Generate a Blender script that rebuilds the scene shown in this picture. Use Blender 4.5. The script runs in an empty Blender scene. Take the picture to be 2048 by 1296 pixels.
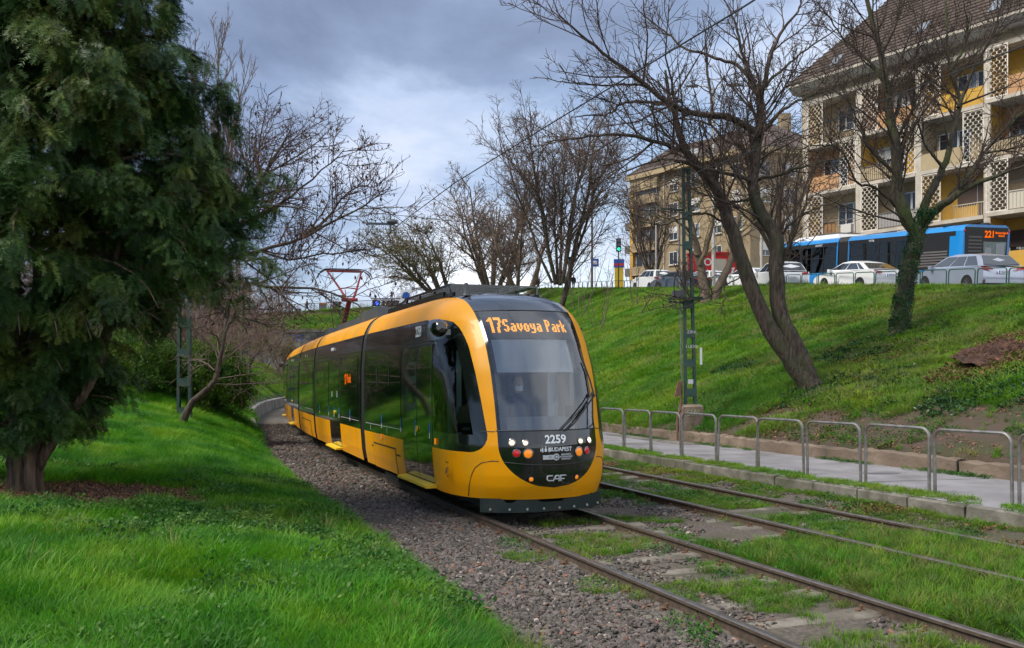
import bpy, bmesh, math, random
import numpy as np
from mathutils import Vector, Matrix, Euler
SC = bpy.context.scene
COL = SC.collection
rng = np.random.default_rng(7)
random.seed(7)
# ------------------------------------------------------------------ camera, sky, sun, exposure
CAMZ = 1.86
FPX = 1800.0            # focal length in photo pixels (photo 2048 wide)
HOR = 713.0             # level horizon row in the photo
cam_d = bpy.data.cameras.new('camera'); cam = bpy.data.objects.new('camera', cam_d); COL.objects.link(cam)
cam_d.sensor_width = 36.0; cam_d.lens = 36.0 * FPX / 2048.0
cam_d.shift_y = (HOR - 648.0) / 2048.0
cam_d.clip_start = 0.05; cam_d.clip_end = 3000
cam.location = (0, 0, CAMZ); cam.rotation_euler = (math.pi / 2, 0, 0)
SC.camera = cam
SUN_EL, SUN_AZ = math.radians(50), math.radians(252)   # azimuth clockwise from +Y: behind the camera, to the left
W = bpy.data.worlds.new('World'); SC.world = W; W.use_nodes = True
def build_world():
    nt = W.node_tree; N = nt.nodes; L = nt.links; N.clear()
    out = N.new('ShaderNodeOutputWorld')
    sky = N.new('ShaderNodeTexSky'); sky.sky_type = 'NISHITA'; sky.sun_disc = False
    sky.dust_density = 0.0; sky.ozone_density = 2.0; sky.sun_elevation = SUN_EL; sky.sun_rotation = SUN_AZ
    b1 = N.new('ShaderNodeBackground'); b1.inputs['Strength'].default_value = 0.075
    L.new(sky.outputs[0], b1.inputs['Color'])
    tc = N.new('ShaderNodeTexCoord'); sep = N.new('ShaderNodeSeparateXYZ'); L.new(tc.outputs['Generated'], sep.inputs[0])
    def math_(op, a, b):
        m = N.new('ShaderNodeMath'); m.operation = op
        for i, v in enumerate((a, b)):
            if isinstance(v, (int, float)): m.inputs[i].default_value = v
            else: L.new(v, m.inputs[i])
        return m.outputs[0]
    az = math_('ABSOLUTE', sep.outputs[2], 0.0)
    den = math_('ADD', az, 0.22)
    u = math_('DIVIDE', sep.outputs[0], den); v = math_('DIVIDE', sep.outputs[1], den)
    comb = N.new('ShaderNodeCombineXYZ'); L.new(u, comb.inputs[0]); L.new(v, comb.inputs[1])
    def noise(off, scale, detail, rough, dist=0.0):
        mp = N.new('ShaderNodeMapping'); mp.inputs['Location'].default_value = off; L.new(comb.outputs[0], mp.inputs[0])
        n = N.new('ShaderNodeTexNoise'); n.inputs['Scale'].default_value = scale; n.inputs['Detail'].default_value = detail
        n.inputs['Roughness'].default_value = rough; n.inputs['Distortion'].default_value = dist
        L.new(mp.outputs[0], n.inputs['Vector']); return n.outputs['Fac']
    def ramp(fac, stops):
        r = N.new('ShaderNodeValToRGB'); L.new(fac, r.inputs[0]); e = r.color_ramp.elements
        while len(e) < len(stops): e.new(0.5)
        for k, (p, c) in enumerate(stops): e[k].position = p; e[k].color = (*c, 1)
        return r.outputs['Color']
    big = noise((8.8, 4.4, 0.0), 0.42, 2.0, 0.45)
    mid = noise((4.9, 0.6, 0.0), 1.0, 7.0, 0.57, 0.15)
    mixv = math_('ADD', math_('MULTIPLY', big, 1.05), math_('MULTIPLY', mid, 1.05))
    tone = math_('SUBTRACT', math_('ADD', mixv, math_('MULTIPLY', u, 0.24)), 0.49)
    ccol = ramp(tone, [(0.30, (0.130, 0.168, 0.262)), (0.42, (0.195, 0.250, 0.370)), (0.50, (0.32, 0.39, 0.53)), (0.61, (0.46, 0.51, 0.62)), (0.78, (0.76, 0.80, 0.87))])
    b2 = N.new('ShaderNodeBackground'); L.new(ccol, b2.inputs['Color']); b2.inputs['Strength'].default_value = 0.80
    cov = noise((8.4, 1.2, 0.0), 0.95, 6.0, 0.56, 0.1)
    mask = ramp(cov, [(0.42, (1, 1, 1)), (0.66, (0.45, 0.45, 0.45))])
    mask = math_('MAXIMUM', mask, math_('SUBTRACT', 1.0, math_('MULTIPLY', az, 4.0)))
    mx = N.new('ShaderNodeMixShader'); L.new(mask, mx.inputs[0]); L.new(b1.outputs[0], mx.inputs[1]); L.new(b2.outputs[0], mx.inputs[2])
    L.new(mx.outputs[0], out.inputs[0])
build_world()
sun_d = bpy.data.lights.new('sun', 'SUN'); sun_d.energy = 2.3; sun_d.angle = math.radians(28); sun_d.color = (1.0, 0.93, 0.82)
sun = bpy.data.objects.new('sun', sun_d); COL.objects.link(sun)
_sd = Vector((math.sin(SUN_AZ) * math.cos(SUN_EL), math.cos(SUN_AZ) * math.cos(SUN_EL), math.sin(SUN_EL)))
sun.rotation_euler = _sd.to_track_quat('Z', 'Y').to_euler()
SC.view_settings.view_transform = 'Standard'; SC.view_settings.look = 'None'
SC.view_settings.exposure = 1.12; SC.view_settings.gamma = 1.0
SC.cycles.use_denoising = True
SC.cycles.max_bounces = 6; SC.cycles.diffuse_bounces = 2; SC.cycles.glossy_bounces = 3; SC.cycles.adaptive_threshold = 0.02; SC.cycles.transparent_max_bounces = 24
SC.cycles.caustics_reflective = False; SC.cycles.caustics_refractive = False

# ------------------------------------------------------------------ materials
MATS = {}
def new_mat(name):
    m = bpy.data.materials.new(name); m.use_nodes = True; MATS[name] = m
    nt = m.node_tree; nt.nodes.clear(); o = nt.nodes.new('ShaderNodeOutputMaterial'); p = nt.nodes.new('ShaderNodeBsdfPrincipled')
    nt.links.new(p.outputs[0], o.inputs[0]); return m, nt, p, o
def mat(name, col, rough=0.6, metal=0.0, col2=None, scale=3.0, bump=0.0, bscale=None, coat=0.0, emit=None, estr=0.0,
        obj_rand=0.0, detail=4.0, stretch=None, spec=None, dirt=None, dirt_scale=0.6, alpha=None, sheen=0, coords='Object', ramp=(0.35, 0.65), bdist=0.02):
    m, nt, p, o = new_mat(name); N = nt.nodes; L = nt.links
    p.inputs['Base Color'].default_value = (*col, 1); p.inputs['Roughness'].default_value = rough; p.inputs['Metallic'].default_value = metal
    if coat: p.inputs['Coat Weight'].default_value = coat; p.inputs['Coat Roughness'].default_value = 0.06
    if spec is not None: p.inputs['Specular IOR Level'].default_value = spec
    if emit: p.inputs['Emission Color'].default_value = (*emit, 1); p.inputs['Emission Strength'].default_value = estr; m.cycles.emission_sampling = 'NONE'
    src = None
    def vec():
        if coords == 'World':
            return N.new('ShaderNodeNewGeometry').outputs['Position']
        return N.new('ShaderNodeTexCoord').outputs['Object']
    def nz(sc, det=detail, st=stretch):
        mp = N.new('ShaderNodeMapping'); L.new(vec(), mp.inputs[0])
        if st: mp.inputs['Scale'].default_value = st
        n = N.new('ShaderNodeTexNoise'); n.inputs['Scale'].default_value = sc; n.inputs['Detail'].default_value = det
        L.new(mp.outputs[0], n.inputs['Vector']); return n
    if col2 is not None:
        n = nz(scale); r = N.new('ShaderNodeValToRGB'); L.new(n.outputs['Fac'], r.inputs[0])
        r.color_ramp.elements[0].position = ramp[0]; r.color_ramp.elements[1].position = ramp[1]
        r.color_ramp.elements[0].color = (*col, 1); r.color_ramp.elements[1].color = (*col2, 1); src = r.outputs[0]
    if dirt is not None:
        n2 = nz(dirt_scale, 6.0, None); r2 = N.new('ShaderNodeValToRGB'); L.new(n2.outputs['Fac'], r2.inputs[0])
        r2.color_ramp.elements[0].position = 0.48; r2.color_ramp.elements[1].position = 0.72
        mx = N.new('ShaderNodeMix'); mx.data_type = 'RGBA'; L.new(r2.outputs[0], mx.inputs[0])
        if src: L.new(src, mx.inputs[6])
        else: mx.inputs[6].default_value = (*col, 1)
        mx.inputs[7].default_value = (*dirt, 1); src = mx.outputs[2]
    if obj_rand:
        oi = N.new('ShaderNodeObjectInfo'); hs = N.new('ShaderNodeHueSaturation')
        mr = N.new('ShaderNodeMapRange'); L.new(oi.outputs['Random'], mr.inputs[0]); mr.inputs[3].default_value = 1 - obj_rand; mr.inputs[4].default_value = 1 + obj_rand
        L.new(mr.outputs[0], hs.inputs['Value'])
        mr2 = N.new('ShaderNodeMapRange'); L.new(oi.outputs['Random'], mr2.inputs[0]); mr2.inputs[3].default_value = 0.5 + 0.045 * obj_rand; mr2.inputs[4].default_value = 0.5 - 0.045 * obj_rand
        L.new(mr2.outputs[0], hs.inputs['Hue'])
        if src: L.new(src, hs.inputs['Color'])
        else: hs.inputs['Color'].default_value = (*col, 1)
        src = hs.outputs[0]
    if src: L.new(src, p.inputs['Base Color'])
    if bump:
        nb = nz(bscale or scale * 4, 5.0); b = N.new('ShaderNodeBump'); b.inputs['Strength'].default_value = bump; b.inputs['Distance'].default_value = bdist
        L.new(nb.outputs['Fac'], b.inputs['Height']); L.new(b.outputs[0], p.inputs['Normal'])
    if alpha is not None: p.inputs['Alpha'].default_value = alpha
    return m
def leaf_mat(name, c1, c2, c3, trans=0.35, scale=0.5, rand=0.25, rough=0.55):
    """foliage: two-scale world noise between three greens, a little light through the blade"""
    m, nt, p, o = new_mat(name); N = nt.nodes; L = nt.links
    g = N.new('ShaderNodeNewGeometry')
    n1 = N.new('ShaderNodeTexNoise'); n1.inputs['Scale'].default_value = scale; n1.inputs['Detail'].default_value = 4; L.new(g.outputs['Position'], n1.inputs['Vector'])
    r = N.new('ShaderNodeValToRGB'); L.new(n1.outputs['Fac'], r.inputs[0]); e = r.color_ramp.elements; e.new(0.5)
    for k, (q, c) in enumerate(((0.34, c1), (0.5, c2), (0.66, c3))): e[k].position = q; e[k].color = (*c, 1)
    oi = N.new('ShaderNodeObjectInfo'); hs = N.new('ShaderNodeHueSaturation')
    mr = N.new('ShaderNodeMapRange'); L.new(oi.outputs['Random'], mr.inputs[0]); mr.inputs[3].default_value = 1 - rand; mr.inputs[4].default_value = 1 + rand
    L.new(mr.outputs[0], hs.inputs['Value']); L.new(r.outputs[0], hs.inputs['Color'])
    mr2 = N.new('ShaderNodeMapRange'); L.new(oi.outputs['Random'], mr2.inputs[0]); mr2.inputs[3].default_value = 0.515; mr2.inputs[4].default_value = 0.485
    L.new(mr2.outputs[0], hs.inputs['Hue'])
    L.new(hs.outputs[0], p.inputs['Base Color']); p.inputs['Roughness'].default_value = rough; p.inputs['Specular IOR Level'].default_value = 0.3
    t = N.new('ShaderNodeBsdfTranslucent'); L.new(hs.outputs[0], t.inputs[0])
    mx = N.new('ShaderNodeMixShader'); mx.inputs[0].default_value = trans; L.new(p.outputs[0], mx.inputs[1]); L.new(t.outputs[0], mx.inputs[2]); L.new(mx.outputs[0], o.inputs[0])
    return m
def glass_mat(name, tint, ior=1.5, rough=0.02, refl=1.0):
    """thin pane: tinted see-through with Fresnel reflection"""
    m, nt, p, o = new_mat(name); N = nt.nodes; L = nt.links; N.remove(p)
    tr = N.new('ShaderNodeBsdfTransparent'); tr.inputs[0].default_value = (*tint, 1)
    gl = N.new('ShaderNodeBsdfGlossy'); gl.inputs['Roughness'].default_value = rough; gl.inputs[0].default_value = (refl, refl, refl, 1)
    f = N.new('ShaderNodeFresnel'); f.inputs[0].default_value = ior
    mx = N.new('ShaderNodeMixShader'); L.new(f.outputs[0], mx.inputs[0]); L.new(tr.outputs[0], mx.inputs[1]); L.new(gl.outputs[0], mx.inputs[2]); L.new(mx.outputs[0], o.inputs[0])
    return m
def emit_mat(name, c, s):
    m, nt, p, o = new_mat(name); nt.nodes.remove(p); e = nt.nodes.new('ShaderNodeEmission'); e.inputs[0].default_value = (*c, 1); e.inputs[1].default_value = s
    nt.links.new(e.outputs[0], o.inputs[0]); m.cycles.emission_sampling = 'NONE'; return m

# ------------------------------------------------------------------ objects
def link(o, parent=None):
    COL.objects.link(o)
    if parent is not None: o.parent = parent
    return o
def tag(o, label=None, cat=None, group=None, kind=None):
    if label: o['label'] = label
    if cat: o['category'] = cat
    if group: o['group'] = group
    if kind: o['kind'] = kind
    return o
def empty(name, loc=(0, 0, 0), rot=(0, 0, 0), parent=None):
    o = bpy.data.objects.new(name, None); o.empty_display_size = 0.2; link(o, parent); o.location = loc; o.rotation_euler = rot; return o
def thing(name, label, cat, loc=(0, 0, 0), rot=(0, 0, 0), group=None):
    return tag(empty(name, loc, rot), label, cat, group)
def copy_tree(o, parent=None):
    c = o.copy(); COL.objects.link(c); c.parent = parent
    for ch in list(o.children): copy_tree(ch, c)
    return c
class MB:
    """collects polygons; build() links them as one mesh object"""
    def __init__(s): s.v = []; s.f = []; s.m = []; s.cur = 0
    def add(s, vs, fs, mi=None):
        o = len(s.v); s.v.extend([tuple(p) for p in vs]); mi = s.cur if mi is None else mi
        for f in fs: s.f.append(tuple(i + o for i in f)); s.m.append(mi)
        return s
    def box(s, x0, x1, y0, y1, z0, z1, mi=None):
        return s.add([(x0, y0, z0), (x1, y0, z0), (x1, y1, z0), (x0, y1, z0), (x0, y0, z1), (x1, y0, z1), (x1, y1, z1), (x0, y1, z1)],
              [(0, 3, 2, 1), (4, 5, 6, 7), (0, 1, 5, 4), (1, 2, 6, 5), (2, 3, 7, 6), (3, 0, 4, 7)], mi)
    def bar(s, a, b, w, h=None, mi=None, up=(0, 0, 1)):
        a = Vector(a); b = Vector(b); t = (b - a).normalized(); h = h or w
        x = t.cross(Vector(up))
        if x.length < 1e-4: x = t.cross(Vector((1, 0, 0)))
        x.normalize(); y = x.cross(t); x = x * w / 2; y = y * h / 2
        return s.add([a - x - y, a + x - y, a + x + y, a - x + y, b - x - y, b + x - y, b + x + y, b - x + y],
              [(0, 3, 2, 1), (4, 5, 6, 7), (0, 1, 5, 4), (1, 2, 6, 5), (2, 3, 7, 6), (3, 0, 4, 7)], mi)
    def tube(s, pts, r, n=8, mi=None, caps=True):
        pts = [Vector(p) for p in pts]; k = len(pts); rs = r if isinstance(r, (list, tuple)) else [r] * k; vs = []; fs = []
        x = None
        for i, p in enumerate(pts):
            t = (pts[min(i + 1, k - 1)] - pts[max(i - 1, 0)]).normalized()
            if x is None:
                x = t.cross(Vector((0, 0, 1)))
                if x.length < 1e-3: x = t.cross(Vector((1, 0, 0)))
            x = (x - t * x.dot(t)).normalized(); y = t.cross(x)
            for j in range(n):
                a = 2 * math.pi * j / n; vs.append(p + (x * math.cos(a) + y * math.sin(a)) * rs[i])
        for i in range(k - 1):
            for j in range(n): a = i * n + j; b = i * n + (j + 1) % n; fs.append((a, b, b + n, a + n))
        if caps: fs.append(tuple(range(n - 1, -1, -1))); fs.append(tuple(range((k - 1) * n, k * n)))
        return s.add(vs, fs, mi)
    def lathe(s, prof, n=16, o=(0, 0, 0), axis='z', mi=None):
        vs = []; fs = []; k = len(prof); o = Vector(o)
        for (r, h) in prof:
            for j in range(n):
                a = 2 * math.pi * j / n; c, q = r * math.cos(a), r * math.sin(a)
                vs.append(o + Vector((c, q, h) if axis == 'z' else ((h, c, q) if axis == 'x' else (c, h, q))))
        for i in range(k - 1):
            for j in range(n): a = i * n + j; b = i * n + (j + 1) % n; fs.append((a, b, b + n, a + n))
        fs.append(tuple(range(n - 1, -1, -1))); fs.append(tuple(range((k - 1) * n, k * n)))
        return s.add(vs, fs, mi)
    def prism(s, poly, a, b, mi=None):
        """poly: list of 3D points (planar); extruded by vector from a to b"""
        d = Vector(b) - Vector(a); n = len(poly); vs = [Vector(p) for p in poly] + [Vector(p) + d for p in poly]
        fs = [tuple(range(n - 1, -1, -1)), tuple(range(n, 2 * n))] + [(i, (i + 1) % n, n + (i + 1) % n, n + i) for i in range(n)]
        return s.add(vs, fs, mi)
    def grid(s, P, mi=None, flip=False):
        """P: rows x cols array of points"""
        r, c = len(P), len(P[0]); vs = [p for row in P for p in row]
        fs = [((i * c + j), (i * c + j + 1), ((i + 1) * c + j + 1), ((i + 1) * c + j)) for i in range(r - 1) for j in range(c - 1)]
        if flip: fs = [f[::-1] for f in fs]
        return s.add(vs, fs, mi)
    def build(s, name, mats, parent=None, smooth=False, loc=None, rot=None, fix=True):
        me = bpy.data.meshes.new(name); me.from_pydata(s.v, [], s.f)
        for mm in (mats if isinstance(mats, (list, tuple)) else [mats]): me.materials.append(MATS[mm] if isinstance(mm, str) else mm)
        if any(s.m): me.polygons.foreach_set('material_index', s.m)
        if fix:
            bm = bmesh.new(); bm.from_mesh(me); bmesh.ops.recalc_face_normals(bm, faces=bm.faces); bm.to_mesh(me); bm.free()
        if smooth:
            me.polygons.foreach_set('use_smooth', [True] * len(me.polygons))
            if smooth != 'full': me.set_sharp_from_angle(angle=math.radians(40))
        me.update(); o = bpy.data.objects.new(name, me); link(o, parent)
        if loc is not None: o.location = loc
        if rot is not None: o.rotation_euler = rot
        return o
def np_mesh(name, V, F, mats, parent=None, smooth=True, MI=None):
    """fast quad/tri mesh from numpy arrays"""
    me = bpy.data.meshes.new(name); k = F.shape[1]
    me.vertices.add(len(V)); me.vertices.foreach_set('co', np.ascontiguousarray(V, dtype=np.float32).ravel())
    me.loops.add(F.size); me.loops.foreach_set('vertex_index', np.ascontiguousarray(F, dtype=np.int32).ravel())
    me.polygons.add(len(F)); me.polygons.foreach_set('loop_start', np.arange(0, F.size, k, dtype=np.int32))
    if smooth: me.polygons.foreach_set('use_smooth', np.ones(len(F), dtype=bool))
    if MI is not None: me.polygons.foreach_set('material_index', MI.astype(np.int32))
    for mm in (mats if isinstance(mats, (list, tuple)) else [mats]): me.materials.append(MATS[mm])
    me.update(calc_edges=True); o = bpy.data.objects.new(name, me); link(o, parent); return o
def grid_np(name, P, mats, kind='structure', parent=None):
    r, c, _ = P.shape; i = np.arange(r - 1)[:, None] * c + np.arange(c - 1)[None, :]
    F = np.stack([i, i + 1, i + c + 1, i + c], -1).reshape(-1, 4)
    n = np.cross(P[0, 1] - P[0, 0], P[1, 0] - P[0, 0])
    if n[2] < 0: F = F[:, ::-1]
    o = np_mesh(name, P.reshape(-1, 3), F, mats, parent)
    if kind: o['kind'] = kind
    return o
TEXTS = []
def text(body, size, mat_, parent=None, loc=(0, 0, 0), rot=(0, 0, 0), ext=0.002, sx=1.0, name='lettering', align='CENTER', bold=0.0):
    c = bpy.data.curves.new(name, 'FONT'); c.body = body; c.size = size; c.extrude = ext; c.align_x = align; c.align_y = 'CENTER'; c.offset = bold
    c.resolution_u = 3; o = bpy.data.objects.new(name + '_curve', c); COL.objects.link(o); TEXTS.append((o, name, MATS[mat_], parent, loc, rot, sx)); return o
def flush_text():
    """turn the lettering curves into meshes"""
    dg = bpy.context.evaluated_depsgraph_get(); dg.update(); made = []
    for (o, name, m, parent, loc, rot, sx) in TEXTS:
        me = bpy.data.meshes.new_from_object(o.evaluated_get(dg)); me.materials.clear(); me.materials.append(m); me.name = name; made.append((me, name, parent, loc, rot, sx))
    for t in TEXTS: bpy.data.objects.remove(t[0])
    for (me, name, parent, loc, rot, sx) in made:
        o = bpy.data.objects.new(name, me); link(o, parent); o.location = loc; o.rotation_euler = rot; o.scale = (sx, 1, 1)
    TEXTS.clear()
# ------------------------------------------------------------------ noise
def _h(ix, iy, sd):
    n = (ix.astype(np.int64) * 374761393 + iy.astype(np.int64) * 668265263 + sd * 974711) & 0x7fffffff
    n = ((n ^ (n >> 13)) * 1274126177) & 0x7fffffff
    return ((n ^ (n >> 16)) & 0xffff) / 65535.0
def vnoise(x, y, sd=0):
    x = np.asarray(x, float); y = np.asarray(y, float); ix = np.floor(x); iy = np.floor(y); fx = x - ix; fy = y - iy
    fx = fx * fx * (3 - 2 * fx); fy = fy * fy * (3 - 2 * fy)
    a = _h(ix, iy, sd); b = _h(ix + 1, iy, sd); c = _h(ix, iy + 1, sd); d = _h(ix + 1, iy + 1, sd)
    return (a * (1 - fx) + b * fx) * (1 - fy) + (c * (1 - fx) + d * fx) * fy
def fbm(x, y, sd=0, o=4):
    t = 0; a = 0.5; x = np.asarray(x, float); y = np.asarray(y, float)
    for k in range(o): t = t + a * vnoise(x * 2 ** k, y * 2 ** k, sd + k * 17); a *= 0.5
    return t
def sstep(a, b, x): t = np.clip((np.asarray(x, float) - a) / (b - a), 0, 1); return t * t * (3 - 2 * t)
# ------------------------------------------------------------------ the lie of the land
NX = np.array((0.9304, 0.3665)); TX = np.array((-0.3665, 0.9304)); D0 = 4.94; S0 = 12.6; RAD = 265.0; GRADE = 0.0272
CEN = NX * (D0 + RAD) + TX * S0
EDGE = -2.55; KERB = 5.15; WALL = 8.32
def zp(Y): return -GRADE * np.asarray(Y, float)
def sd(X, Y):
    X = np.asarray(X, float); Y = np.asarray(Y, float); s = X * TX[0] + Y * TX[1]; d = X * NX[0] + Y * NX[1] - D0
    vx = X - CEN[0]; vy = Y - CEN[1]; a = np.arctan2(vx * TX[0] + vy * TX[1], -(vx * NX[0] + vy * NX[1])); r = np.hypot(vx, vy)
    c = s > S0
    return np.where(c, S0 + RAD * a, s), np.where(c, RAD - r, d)
def sdxy(s, d):
    s = np.asarray(s, float); d = np.asarray(d, float); a = np.maximum(s - S0, 0) / RAD
    X = np.where(s > S0, CEN[0] + (RAD - d) * (-NX[0] * np.cos(a) + TX[0] * np.sin(a)), NX[0] * (D0 + d) + TX[0] * s)
    Y = np.where(s > S0, CEN[1] + (RAD - d) * (-NX[1] * np.cos(a) + TX[1] * np.sin(a)), NX[1] * (D0 + d) + TX[1] * s)
    return X, Y
def crest_x(Y): return 17.5 - 0.194 * (np.asarray(Y, float) - 31)
def crest_z(Y): Y = np.asarray(Y, float); return 4.18 + np.where(Y > 31, 0.0735, 0.05) * (Y - 31) - 0.0735 * np.maximum(Y - 104, 0)
def road_z(X): return 8.75 + (np.asarray(X, float) - 3) * 0.053
def H(X, Y):
    X = np.asarray(X, float); Y = np.asarray(Y, float); s, d = sd(X, Y); b = zp(Y)
    bump = 0.10 * (fbm(X * 0.9, Y * 0.9, 5) - 0.47)
    # left lawn
    e = np.maximum(EDGE - d, 0)
    A = 0.40 + 1.55 * sstep(9, 27, s) + 5.5 * sstep(34, 78, s); Lg = 3.4 + 7.0 * sstep(34, 75, s)
    zl = b - 0.10 + 0.5 * sstep(25, 31, s) + A * (1 - np.exp(-e / Lg)) + 1.2 * bump * np.minimum(e, 1) + 0.5 * (fbm(X * .22, Y * .22, 9) - .47) * sstep(0, 4, e)
    zb = b - 0.12 + 0.03 * (fbm(X * 4, Y * 4, 3) - 0.5) + sstep(4.25, 5.1, d) * (.10 + .14 * (fbm(X * 1.1, Y * 1.1, 8) - .35))
    zpa = b + 0.20 + 0 * X
    # right bank
    ex = (X - crest_x(Y)) * 0.982
    k = np.clip((d - WALL - 0.2) / np.maximum((d - WALL - 0.2) + np.maximum(-ex, 0), 1e-3), 0, 1)
    kk = k + 0.10 * np.sin(np.pi * k); kk = np.where(k > 0.85, kk - (k - 0.85) ** 2 * 1.5, kk)
    zc = crest_z(Y); kk = kk / (1 - .15 ** 2 * 1.5)
    zs = (b + 0.5) + (zc - b - 0.5) * np.clip(kk, 0, 1.1) + (1.6 * bump + 0.35 * (fbm(X * .35, Y * .35, 21) - .47)) * np.minimum(1, 4 * k * (1 - k))
    zs = np.where(ex > 0, zc, zs)
    z = np.where(d < EDGE, zl, np.where(d < KERB, zb, np.where(d < WALL + 0.2, zpa, zs)))
    # crossing road on its own bank beyond the cutting
    rz = road_z(X); em = rz - np.maximum(110 - Y, 0) * 0.30 + 0.25 * (fbm(X * .4, Y * .4, 31) - .5) * (Y < 109)
    return np.where(Y > 96.5, np.maximum(np.where(Y > 109, rz, z), em), z)
def ground(x, y): return float(H(np.array(x), np.array(y)))
def on(x, y, dz=0.0): return Vector((x, y, ground(x, y) + dz))
def at(px, py, Y): return Vector(((px - 1024) / FPX * Y, Y, CAMZ + (HOR - py) / FPX * Y))
def hit(px, py, y0=3.0, y1=130.0):
    """where the sight line through a photo pixel meets the ground"""
    Y = np.linspace(y0, y1, 6000); X = (px - 1024) / FPX * Y; Z = CAMZ + (HOR - py) / FPX * Y; g = H(X, Y); i = np.argmax(Z < g)
    return Vector((X[i], Y[i], g[i]))
# ------------------------------------------------------------------ scattering by geometry nodes
def src_coll(name, objs):
    c = bpy.data.collections.new(name)
    for o in objs:
        for u in list(o.users_collection): u.objects.unlink(o)
        c.objects.link(o)
    return c
def scatter(name, P, scl, rot, idx, coll, parent=None, kind='stuff', label=None):
    me = bpy.data.meshes.new(name); me.vertices.add(len(P)); me.vertices.foreach_set('co', np.ascontiguousarray(P, dtype=np.float32).ravel())
    for nm, ty, dat, key in (('rot', 'FLOAT_VECTOR', rot, 'vector'), ('scl', 'FLOAT', scl, 'value'), ('idx', 'INT', idx, 'value')):
        a = me.attributes.new(nm, ty, 'POINT'); a.data.foreach_set(key, np.ascontiguousarray(dat, dtype=np.int32 if ty == 'INT' else np.float32).ravel())
    o = bpy.data.objects.new(name, me); link(o, parent)
    g = bpy.data.node_groups.new(name, 'GeometryNodeTree'); g.interface.new_socket('Geometry', in_out='INPUT', socket_type='NodeSocketGeometry'); g.interface.new_socket('Geometry', in_out='OUTPUT', socket_type='NodeSocketGeometry')
    N = g.nodes; L = g.links; gi = N.new('NodeGroupInput'); go = N.new('NodeGroupOutput'); ip = N.new('GeometryNodeInstanceOnPoints'); ci = N.new('GeometryNodeCollectionInfo')
    ci.inputs['Collection'].default_value = coll; ci.inputs['Separate Children'].default_value = True; ci.inputs['Reset Children'].default_value = True
    def na(n, ty): a = N.new('GeometryNodeInputNamedAttribute'); a.data_type = ty; a.inputs['Name'].default_value = n; return [q for q in a.outputs if q.enabled and q.name == 'Attribute'][0]
    L.new(gi.outputs[0], ip.inputs['Points']); L.new(ci.outputs[0], ip.inputs['Instance']); ip.inputs['Pick Instance'].default_value = True
    L.new(na('idx', 'INT'), ip.inputs['Instance Index']); L.new(na('rot', 'FLOAT_VECTOR'), ip.inputs['Rotation']); L.new(na('scl', 'FLOAT'), ip.inputs['Scale']); L.new(ip.outputs[0], go.inputs[0])
    md = o.modifiers.new('scatter', 'NODES'); md.node_group = g
    if kind: o['kind'] = kind
    if label: o['label'] = label
    return o
# ------------------------------------------------------------------ surface materials
mat('soil', (0.030, 0.020, 0.014), 0.95, col2=(0.10, 0.072, 0.05), scale=6, bump=0.6, bscale=22, coords='World')
mat('lawn_soil', (0.020, 0.035, 0.010), 0.95, col2=(0.045, 0.065, 0.018), scale=3, bump=0.4, coords='World')
mat('bank_soil', (0.040, 0.045, 0.016), 0.95, col2=(0.070, 0.048, 0.033), scale=0.9, bump=0.9, bscale=18, coords='World', ramp=(0.38, 0.55), bdist=.05)
mat('bed_gravel', (0.055, 0.046, 0.038), 0.95, col2=(0.13, 0.105, 0.085), scale=30, bump=0.9, bscale=40, coords='World', dirt=(0.05, 0.055, 0.025), dirt_scale=1.1)
mat('asphalt_path', (0.185, 0.178, 0.186), 0.88, col2=(0.245, 0.236, 0.245), scale=1.6, bump=0.35, bscale=140, coords='World', dirt=(0.125, 0.115, 0.110), dirt_scale=1.1)
mat('asphalt_street', (0.06, 0.06, 0.062), 0.9, col2=(0.085, 0.083, 0.082), scale=2, bump=0.2, bscale=90, coords='World')
mat('kerb_stone', (0.105, 0.098, 0.082), 0.92, col2=(0.215, 0.20, 0.172), scale=4, bump=0.5, coords='World', dirt=(0.045, 0.052, 0.024), dirt_scale=0.8)
mat('wall_concrete', (0.14, 0.105, 0.078), 0.9, col2=(0.23, 0.175, 0.132), scale=2.2, bump=0.6, coords='World', dirt=(0.055, 0.042, 0.03), dirt_scale=1.1, bdist=.04)
mat('old_wall', (0.17, 0.15, 0.13), 0.9, col2=(0.31, 0.30, 0.29), scale=2.0, stretch=(1, 1, 0.25), coords='World', dirt=(0.06, 0.055, 0.05), dirt_scale=1.4)
mat('sleeper_concrete', (0.105, 0.092, 0.074), 0.95, col2=(0.20, 0.178, 0.145), scale=5, bump=0.6, coords='World', dirt=(0.055, 0.050, 0.032), dirt_scale=1.8, bdist=.03)
mat('rail_rust', (0.055, 0.038, 0.027), 0.8, col2=(0.095, 0.066, 0.046), scale=14, bump=0.3, coords='World')
mat('rail_head', (0.34, 0.30, 0.27), 0.32, metal=0.9, col2=(0.24, 0.20, 0.17), scale=10, coords='World')
mat('clip_rust', (0.10, 0.05, 0.028), 0.85, col2=(0.17, 0.09, 0.05), scale=20)
mat('stone', (0.062, 0.053, 0.046), 0.9, col2=(0.135, 0.115, 0.100), scale=9, bump=0.3, obj_rand=0.55)
mat('stone_pale', (0.22, 0.19, 0.165), 0.9, col2=(0.33, 0.29, 0.25), scale=9, obj_rand=.3)
mat('stone_rust', (0.12, 0.062, 0.042), 0.9, col2=(0.19, 0.11, 0.075), scale=9, obj_rand=.4)
mat('galvanised', (0.33, 0.325, 0.31), 0.45, metal=0.75, col2=(0.22, 0.21, 0.20), scale=9, dirt=(0.20, 0.15, 0.11), dirt_scale=2.0)
mat('leaf_litter', (0.10, 0.045, 0.022), 0.9, col2=(0.22, 0.12, 0.06), scale=40, obj_rand=0.4)
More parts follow.
